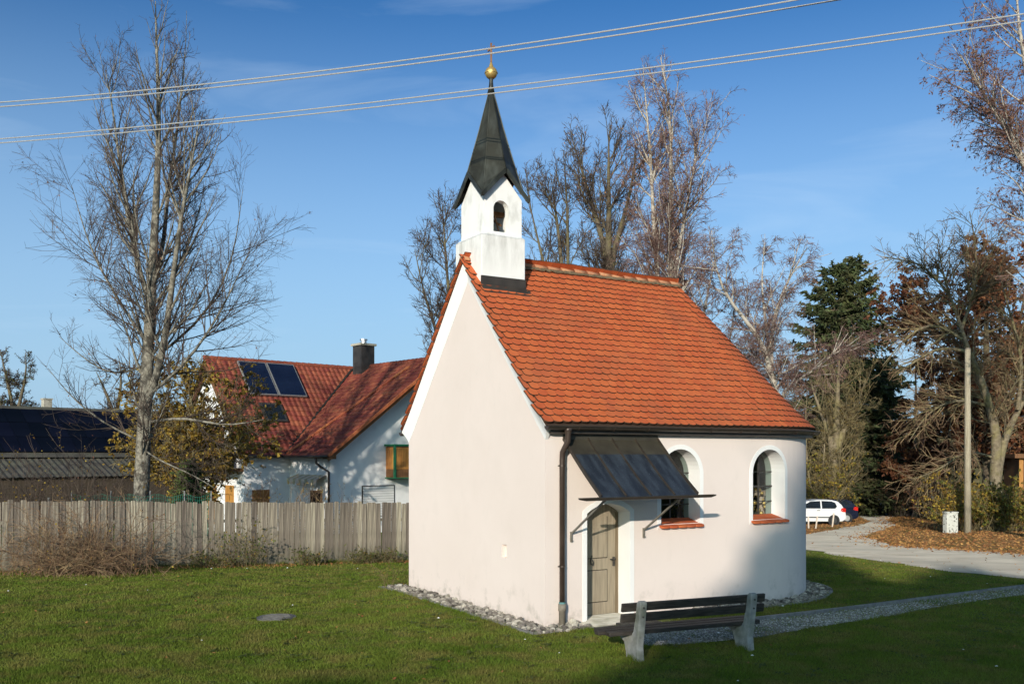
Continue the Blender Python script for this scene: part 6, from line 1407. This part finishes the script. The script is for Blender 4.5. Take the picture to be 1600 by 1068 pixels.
# conifers
def conifer(name, label, px_, Y, top_px, rad, mats_, seed, nb=260, droop=0.25, needles=70, group=None, size=0.34, pos=None, height=None, skirt=0.06):
    nr = np.random.default_rng(seed); b = np.array(pos if pos else base_at(px_, Y)); H = height or (EYE + (HY - top_px) / F * Y - b[2])
    q = np.sort(nr.uniform(skirt, 0.985, nb)); z = b[2] + q * H; a = nr.uniform(0, 6.28, nb)
    ln = rad * (1 - q) ** 0.6 * nr.uniform(.75, 1.12, nb) + 0.25; st = np.stack([np.full(nb, b[0]), np.full(nb, b[1]), z], 1); el = np.interp(q, [0, .5, 1], [-.25, -.05, .7])
    d = np.stack([np.cos(a) * np.cos(el), np.sin(a) * np.cos(el), np.sin(el)], 1); P1, Q1 = grow(st, d, ln, np.clip(ln * .016, .015, .07), np.full(nb, .008), 8, .05, -.05 * droop * 4, nr)
    P1[:, 5:, 2] += (np.linspace(0, 1, 3) ** 2)[None] * (ln * .10)[:, None]
    s2 = spawn(P1, Q1, nb * 14, .15, 1.0, 35, 70, .14, .34, nr, taper=.5, flat=.85); ln2 = np.maximum(s2[2], .3); P2, Q2 = grow(s2[0], s2[1], ln2, np.full(nb * 14, .012), np.full(nb * 14, .006), 4, .08, -.14 * droop * 4, nr)
    P2 = P2[:, ::3]; Q2 = Q2[:, ::3]
    C = np.concatenate([pts_on(P2, nb * needles, nr, .0, 1.0), pts_on(P1, nb * needles // 4, nr, .15, 1)])
    n = len(C); tdir = unit(nr.normal(0, 1, (n, 3)) * np.array([1, 1, .5]) + np.array([0, 0, -.55])); out = C - np.array([b[0], b[1], 0]); out[:, 2] = 0; tdir = unit(tdir + unit(out) * .8)
    side = unit(np.cross(tdir, nr.normal(0, 1, (n, 3)))); S = nr.uniform(.6, 1.3, n)[:, None] * size
    V = np.stack([C - tdir * S * .3, C + side * S * .16, C + tdir * S * .7, C - side * S * .16], 1).reshape(-1, 3); Q = np.arange(n * 4).reshape(-1, 4)
    P0 = np.stack([b + np.array([0, 0, k * H]) for k in np.linspace(0, 1, 8)])[None]; R0_ = np.linspace(max(.1, H * .016), .02, 8)[None]
    return finish_tree(name, label, 'tree', b, [(P0, R0_, 10, 0), (P1, Q1, 4, 0)], [(P2, Q2, 1, 0)], [M['bark_dark']], mats_, [(V, Q, 1)], group)
conifer('spruce_tree', 'tall green spruce, its tip the higher of the pair behind the chapel', 1333, 76, 404, 6.3, [M['twig'], M['needle']], 71, nb=380, needles=66, size=.5)
conifer('spruce_tree', 'slightly lower spruce pressed against the taller spruce', 1304, 74, 411, 6.3, [M['twig'], M['needle']], 72, nb=380, needles=66, size=.5)
conifer('spruce_tree', 'low dark spruce crown over the lane before the weathered building', 1385, 80, 560, 4.0, [M['twig'], M['needle']], 73, nb=150, needles=60, skirt=.25, size=.5)
conifer('spruce_tree', 'narrow dark spruce tip peeking over the chapel ridge end', 1062, 50, 428, 1.6, [M['twig'], M['needle_brown']], 74, nb=110, needles=50, size=.28)
conifer('spruce_tree', 'small brown green conifer behind the weeping birch', 1155, 52, 560, 2.2, [M['twig'], M['needle_brown']], 75, nb=120, needles=50, size=.28)
conifer('thuja', 'small green thuja behind the fence before the golden tree', 295, 33, 728, .55, [M['twig'], M['thuja']], 76, nb=120, needles=46, size=.16, droop=-.3)
for k, (x0, x1, top, Y) in enumerate(((1345, 1366, 700, 79), (1362, 1378, 690, 80))):
    nr = np.random.default_rng(80 + k); p0 = base_at(x0, Y); P = np.array([[p0, A3((x0 + x1) / 2, 750, Y), A3(x1, top, Y), A3(x1 + 4, top - 130, Y)]]); p_, r_r = resample(P[0], [.32, .28, .22, .08], 10)
    s = spawn(p_[None], r_r[None], 30, .45, 1, 40, 80, .1, .2, nr); P1, Q1 = grow(s[0], s[1], s[2], np.full(30, .05), np.full(30, .015), 6, .12, .02, nr); s2 = spawn(P1, Q1, 300, .1, 1, 20, 60, .3, .7, nr); P2, Q2 = grow(s2[0], s2[1], s2[2], np.full(300, .016), np.full(300, .01), 5, .14, 0, nr)
    C = pts_on(P2, 2500, nr); V, Q = leaves(C, nr.uniform(.6, 1.3, 2500) * .16, nr, .4)
    finish_tree('leaning_tree', ('left of two dark leaning trunks before the silver boards', 'right of two dark leaning trunks before the silver boards')[k] if False else ('dark leaning trunk before the silver boards, nearer the garden hut', 'dark leaning trunk before the silver boards, nearer the black car')[k], 'tree', p0, [(p_[None], r_r[None], 10, 0), (P1, Q1, 5, 0)], [(P2, Q2, 3, 0)], [M['bark_dark']], [M['twig'], M['needle_brown']], [(V, Q, 1)])
# distant wood
nr = np.random.default_rng(90); n = 30000
X = np.concatenate([nr.uniform(-150, -5, n // 3), nr.uniform(15, 190, n - n // 3)]); Y_ = nr.uniform(125, 150, n); hmax = 5.5 + 2.5 * np.sin(X * .21) + 1.8 * np.sin(X * .57 + 1) + np.where(X > 15, 3.5, 0.0)
C = np.stack([X, Y_, gz(X, Y_) + hmax * nr.random(n) ** .75], 1); V, Q = leaves(C, nr.uniform(.8, 1.9, n), nr, 0, .8)
o = link('distant_wood', np_mesh('distant_wood', V, Q=Q, mats=[M['needle_brown']])); tag(o, 'far brown wood closing the view behind the gardens', kind='stuff')
# trees behind the photographer that shade the right of the lawn and the apse
tanE = math.tan(R(SUN_EL)); ALG = -46.0
def broad_tree(lat, hh, k, label, slope=1.54, crown=11.0, n=7000):
    nr = np.random.default_rng(100 + k); x = lat * LY + ALG * LX; y = -lat * LX + ALG * LY; zg = gzf(x, y); top = hh - ALG * tanE
    q = nr.random(n) ** 0.5; rad = q * crown / slope * np.sqrt(nr.random(n)); a = nr.uniform(0, 6.28, n)
    C = np.stack([x + rad * np.cos(a), y + rad * np.sin(a), top - q * crown], 1); V, Q = leaves(C, nr.uniform(.5, 1.0, n), nr, 1.5, .8)
    p, r = resample([(x, y, zg - .2), (x + .1, y, (zg + top) / 2), (x, y, top - .4)], [.45, .3, .05], 10)
    s1 = spawn(p[None], r[None], 60, .4, .97, 45, 75, .1, .3, nr); P1, Q1 = grow(s1[0], s1[1], s1[2], np.full(60, .08), np.full(60, .02), 7, .1, .02, nr)
    finish_tree('unseen_tree', label, 'tree', (x, y, zg), [(p[None], r[None], 10, 0), (P1, Q1, 5, 0)], None, [M['bark_dark']], [M['needle']], [(V, Q, 0)], 'trees behind the photographer')
broad_tree(1.35, 8.35, 0, 'tallest broad tree of the row behind the photographer')
for k, (lat, hh, lab) in enumerate(((5.0, 7.2, 'broad tree standing beside the tallest one behind the photographer'), (9.2, 7.0, 'third broad tree of the row behind the photographer'), (13.8, 7.4, 'fourth broad tree of the row behind the photographer'), (18.5, 7.5, 'last broad tree at the lane end of the row behind the photographer'))):
    broad_tree(lat, hh, 1 + k, lab, slope=0.62, crown=5.0, n=6000)
for k, (lat, hh, lab) in enumerate(((-5.0, 2.9, 'unseen lower broad tree beside the tallest one behind the photographer, added for shade'), (-10.5, 2.8, 'second unseen lower broad tree behind the photographer, added for shade'), (-16.0, 2.9, 'outermost unseen lower broad tree behind the photographer, added for shade'))):  # lower crowns out of view, added to darken the near edge of the lawn
    broad_tree(lat, hh, 20 + k, lab, slope=0.75, crown=6.0, n=5000)

# ------------------------------------------------------------------ green netting on posts, garden posts
nt = empty('garden_netting', base_at(115, 27.5)); tag(nt, 'green garden netting on thin posts behind the fence', 'netting'); b = Vector(base_at(115, 27.5))
mb = MB(); ptsn = []
N0, N1 = Vector(base_at(112, 27.5)), Vector(base_at(330, 29.0)); nn_ = 70
def netp(q, h): 
    P = N0 + (N1 - N0) * q; sag = 0.10 * math.sin(q * math.pi * 5) ** 2; return P + Vector((0, 0.03 * math.sin(q * 40), h * (2.05 - sag))) - b
for i in range(nn_): mb.bar(netp(i / nn_, .2), netp(i / nn_, 1.0), 0.010, 0.010)
for j in range(14):
    for i in range(24): mb.bar(netp(i / 24, .25 + j * .75 / 13), netp((i + 1) / 24, .25 + j * .75 / 13), 0.010, 0.010)
mb.build('net', M['net'], nt)
for q in (0, .27, .55, .8, 1.0):
    mb = MB(); P = N0 + (N1 - N0) * q - b; mb.tube([P, P + Vector((0, 0, 2.15))], .022, 8); mb.build('post', M['alu'], nt)
p = Vector(base_at(76, 27)); mb = MB(); mb.tube([(0, 0, 0), (0, 0, 1.95)], .03, 8); o = mb.build('garden_post', M['alu']); o.location = p; tag(o, 'thin pale garden post behind the fence beside the netting', 'post')
for k, (x0, y0, x1, y1, Y) in enumerate(((1548, 752, 1543, 772, 47.2), (1538, 808, 1533, 822, 46.4))):
    mb = MB(); a, c_ = at(x0, y0, Y), at(x1, y1, Y); g0_ = Vector((c_.x - (a.x - c_.x) * .6, Y, gzf(c_.x, Y) - .1)); mb.bar(Vector((0, 0, 0)), a - g0_, .06, .04, up=(0, 1, 0)); o = mb.build('marker_stake', M['stake']); o.location = g0_
    tag(o, ('tall pale stake leaning among the lane shrubs', 'short pale stake low in the lane shrubs')[k], 'stake', 'stakes in the shrubs')

# ------------------------------------------------------------------ fallen leaves, daisies, grass
def flat_leaves(X, Y, S, nr, tilt=.5):
    n = len(X); C = np.stack([X, Y, gz(X, Y) + .022], 1); a = nr.uniform(0, 6.28, n); d = np.stack([np.cos(a), np.sin(a), nr.normal(0, tilt, n)], 1); s = np.stack([-np.sin(a), np.cos(a), nr.normal(0, tilt, n)], 1); S = S[:, None]
    V = np.stack([C - d * S * .5, C + s * S * .35, C + d * S * .5, C - s * S * .35], 1); V[..., 2] = np.maximum(V[..., 2], (C[:, 2] - .008)[:, None]); return V.reshape(-1, 3), np.arange(n * 4).reshape(-1, 4)
nr = np.random.default_rng(7)
def scatter(poly, n, size, nr):
    xs = [p[0] for p in poly]; ys = [p[1] for p in poly]; X = nr.uniform(min(xs), max(xs), n); Y = nr.uniform(min(ys), max(ys), n); k = in_poly(X, Y, poly); return X[k], Y[k], nr.uniform(.6, 1.3, k.sum()) * size
def leaf_object(name, label, parts, m):
    Vs, Qs, k = [], [], 0
    for X, Y, S in parts:
        V, Q = flat_leaves(X, Y, S, nr); Vs.append(V); Qs.append(Q + k); k += len(V)
    o = link(name, np_mesh(name, np.concatenate(Vs), Q=np.concatenate(Qs), mats=[m])); tag(o, label, kind='stuff')
fl = []
for _ in range(1):
    q = nr.random(2600); wdt = np.abs(nr.normal(0, .45, 2600)); X = fa.x + (fb.x - fa.x) * q + fn.x * wdt; Y = fa.y + (fb.y - fa.y) * q + fn.y * wdt; fl.append((X, Y, nr.uniform(.03, .075, 2600)))
leaf_object('fallen_leaves', 'brown leaves gathered along the foot of the fence', fl, M['leaf_brown'])
X, Y, S = scatter(LITTER, 26000, .12, nr); X2, Y2, S2 = scatter(VERGE, 9000, .11, nr); X3, Y3, S3 = scatter(ROAD, 900, .09, nr)
eb = np.array([LITTER[i_] for i_ in range(len(LITTER))]); sg_ = nr.integers(0, len(eb), 3000); tq = nr.random(3000)[:, None]; ep = eb[sg_] * (1 - tq) + eb[(sg_ + 1) % len(eb)] * tq + nr.normal(0, .55, (3000, 2))
X3 = np.concatenate([X3, ep[:, 0]]); Y3 = np.concatenate([Y3, ep[:, 1]]); S3 = np.concatenate([S3, nr.uniform(.06, .12, 3000)])
leaf_object('fallen_leaves', 'carpet of brown leaves on the verges of the lane', [(X, Y, S), (X2, Y2, S2), (X3, Y3, S3)], M['leaf_brown'])
LAWN = [(-14, 11), (15, 10.5), (24, 23), (12, 30), (6, 33), (0, 28), (-15, 22)]
X, Y, S = scatter(LAWN, 800, .05, nr); keepm = np.ones(len(X), bool)
lx, ly = (X - NX) * U.x + (Y - NY) * U.y, (X - NX) * G.x + (Y - NY) * G.y
def in_chapel(lx, ly, m): return ((lx > -m) & (lx < L0) & (ly > -m) & (ly < 2 * RR + m)) | (np.hypot(lx - L0, ly - RR) < RR + m)
k = ~in_chapel(lx, ly, .0); leaf_object('fallen_leaves', 'single brown leaves scattered over the lawn', [(X[k], Y[k], S[k])], M['leaf_brown'])
X, Y, S = scatter(LAWN, 90, .022, nr); lx, ly = (X - NX) * U.x + (Y - NY) * U.y, (X - NX) * G.x + (Y - NY) * G.y; k = ~in_chapel(lx, ly, .5)
Vd, Td = octa_scatter(X[k], Y[k], gz(X[k], Y[k]) + .03, S[k], nr); o = link('daisies', np_mesh('daisies', Vd, T=Td, mats=[M['daisy']])); tag(o, 'tiny white daisies dotted over the lawn', kind='stuff')
# grass blades over the visible lawn, denser near the camera
NB = 620000
Yb = 1.0 / nr.uniform(1 / 31.0, 1 / 10.6, NB); Xb = nr.uniform(-.60, .60, NB) * Yb
lx, ly = (Xb - NX) * U.x + (Yb - NY) * U.y, (Xb - NX) * G.x + (Yb - NY) * G.y
k = ~in_chapel(lx, ly, .50) & ~in_poly(Xb, Yb, ROAD) & ~in_poly(Xb, Yb, LITTER)
pk = in_poly(Xb, Yb, PATH); k &= ~pk | (nr.random(NB) < .10 + .45 * np.clip(Xb / 6 - .7, 0, 1) + .30 * (np.sin(Xb * 2.3 + Yb) * np.sin(Yb * 3.1 - Xb * .7) > .35))
m_ = ground_at(432, 965); k &= np.hypot(Xb - m_.x, Yb - m_.y) > .34
k &= ((Xb - fa.x) * fn.x + (Yb - fa.y) * fn.y) > -0.15
sl_ = (lx > .70) & (lx < 2.2) & (ly > -.86) & (ly < 0.1); k &= ~sl_ | (nr.random(NB) < .03)
Xb, Yb = Xb[k], Yb[k]; n = len(Xb)
hgt = nr.uniform(.018, .046, n) * (1 + .3 * np.sin(Xb * 2.1 + np.sin(Yb * 3.3)) * np.sin(Yb * 1.7 + np.sin(Xb * 4.1)) + .25 * np.sin(Xb * 9.1 + 2 * np.sin(Yb * 7.)) * np.sin(Yb * 8.3)); wd = nr.uniform(.005, .009, n) * np.clip(Yb / 14, .9, 2.0)
a = nr.uniform(0, 6.28, n); lean = nr.normal(0, .55, (n, 2)) * hgt[:, None]; C = np.stack([Xb, Yb, gz(Xb, Yb) - .002], 1)
dx = np.stack([np.cos(a) * wd, np.sin(a) * wd, np.zeros(n)], 1)
V = np.stack([C - dx, C + dx, C + np.concatenate([lean, hgt[:, None]], 1)], 1).reshape(-1, 3)
def tufts(cx_, cy_, per, spread, h0, h1):
    cx_ = np.repeat(cx_, per) + nr.normal(0, spread, len(cx_) * per); cy_ = np.repeat(cy_, per) + nr.normal(0, spread, len(cy_) * per); m = len(cx_)
    hh_ = nr.uniform(h0, h1, m); ww = nr.uniform(.004, .007, m); aa = nr.uniform(0, 6.28, m); le = nr.normal(0, .45, (m, 2)) * hh_[:, None]; C_ = np.stack([cx_, cy_, gz(cx_, cy_) - .002], 1); d_ = np.stack([np.cos(aa) * ww, np.sin(aa) * ww, np.zeros(m)], 1)
    return np.stack([C_ - d_, C_ + d_, C_ + np.concatenate([le, hh_[:, None]], 1)], 1).reshape(-1, 3)
tl = []
q = nr.random(260); tl.append(tufts(fa.x + (fb.x - fa.x) * q + fn.x * .08, fa.y + (fb.y - fa.y) * q + fn.y * .08, 26, .05, .05, .16))
q = nr.uniform(-.3, 2 * RR, 150); ex = [ch(-.54, 2 * RR - v_) for v_ in q] + [ch(*strip_pt(v_, .54)) for v_ in nr.uniform(2 * RR + .1, 2 * RR + .6, 14)] + [ch(*strip_pt(v_, .54)) for v_ in nr.uniform(2 * RR + 2.3, 2 * RR + 9, 130)]
ex = np.array(ex); tl.append(tufts(ex[:, 0], ex[:, 1], 14, .035, .03, .075))
ex = np.array([tuple(kat(v_)[:2]) for v_ in nr.uniform(0, kl[-1], 160)]); tl.append(tufts(ex[:, 0], ex[:, 1] + .06, 12, .035, .03, .07))
bl = np.array([(bench.location.x + sx_ * hl * math.cos(ba), bench.location.y + sx_ * hl * math.sin(ba)) for sx_ in (-1, 1) for _ in range(16)]) + nr.normal(0, .10, (32, 2)); tl.append(tufts(bl[:, 0], bl[:, 1], 22, .03, .05, .12))
mhp = np.array([(m_.x + .39 * math.cos(v_), m_.y + .39 * math.sin(v_)) for v_ in nr.uniform(0, 6.28, 60)]); tl.append(tufts(mhp[:, 0], mhp[:, 1], 10, .025, .02, .045))
sx2 = nr.uniform(-9, 8, 900); sy2 = nr.uniform(11, 24, 900); kk = ~in_chapel((sx2 - NX) * U.x + (sy2 - NY) * U.y, (sx2 - NX) * G.x + (sy2 - NY) * G.y, .5) & ~in_poly(sx2, sy2, PATH) & (((sx2 - fa.x) * fn.x + (sy2 - fa.y) * fn.y) > .2); tl.append(tufts(sx2[kk], sy2[kk], 20, .04, .035, .075))
V = np.concatenate([V] + tl); n = len(V) // 3
wx = np.repeat(nr.uniform(-9, 9, 260), 14) + nr.normal(0, .06, 3640); wy = np.repeat(nr.uniform(11.2, 24, 260), 14) + nr.normal(0, .06, 3640); kk = ~in_chapel((wx - NX) * U.x + (wy - NY) * U.y, (wx - NX) * G.x + (wy - NY) * G.y, .5) & ~in_poly(wx, wy, PATH) & (((wx - fa.x) * fn.x + (wy - fa.y) * fn.y) > .2)
Vw, Qw = flat_leaves(wx[kk], wy[kk], nr.uniform(.03, .065, int(kk.sum())), nr, .35); Vw[:, 2] += .012
ow = link('lawn_weeds', np_mesh('lawn_weeds', Vw, Q=Qw, mats=[M['leaf_green']])); tag(ow, 'low broad leaved weeds growing in the lawn', kind='stuff')
o = link('grass', np_mesh('grass', V, T=np.arange(n * 3).reshape(-1, 3), mats=[M['grass']])); tag(o, 'short mown grass of the chapel lawn', kind='stuff')
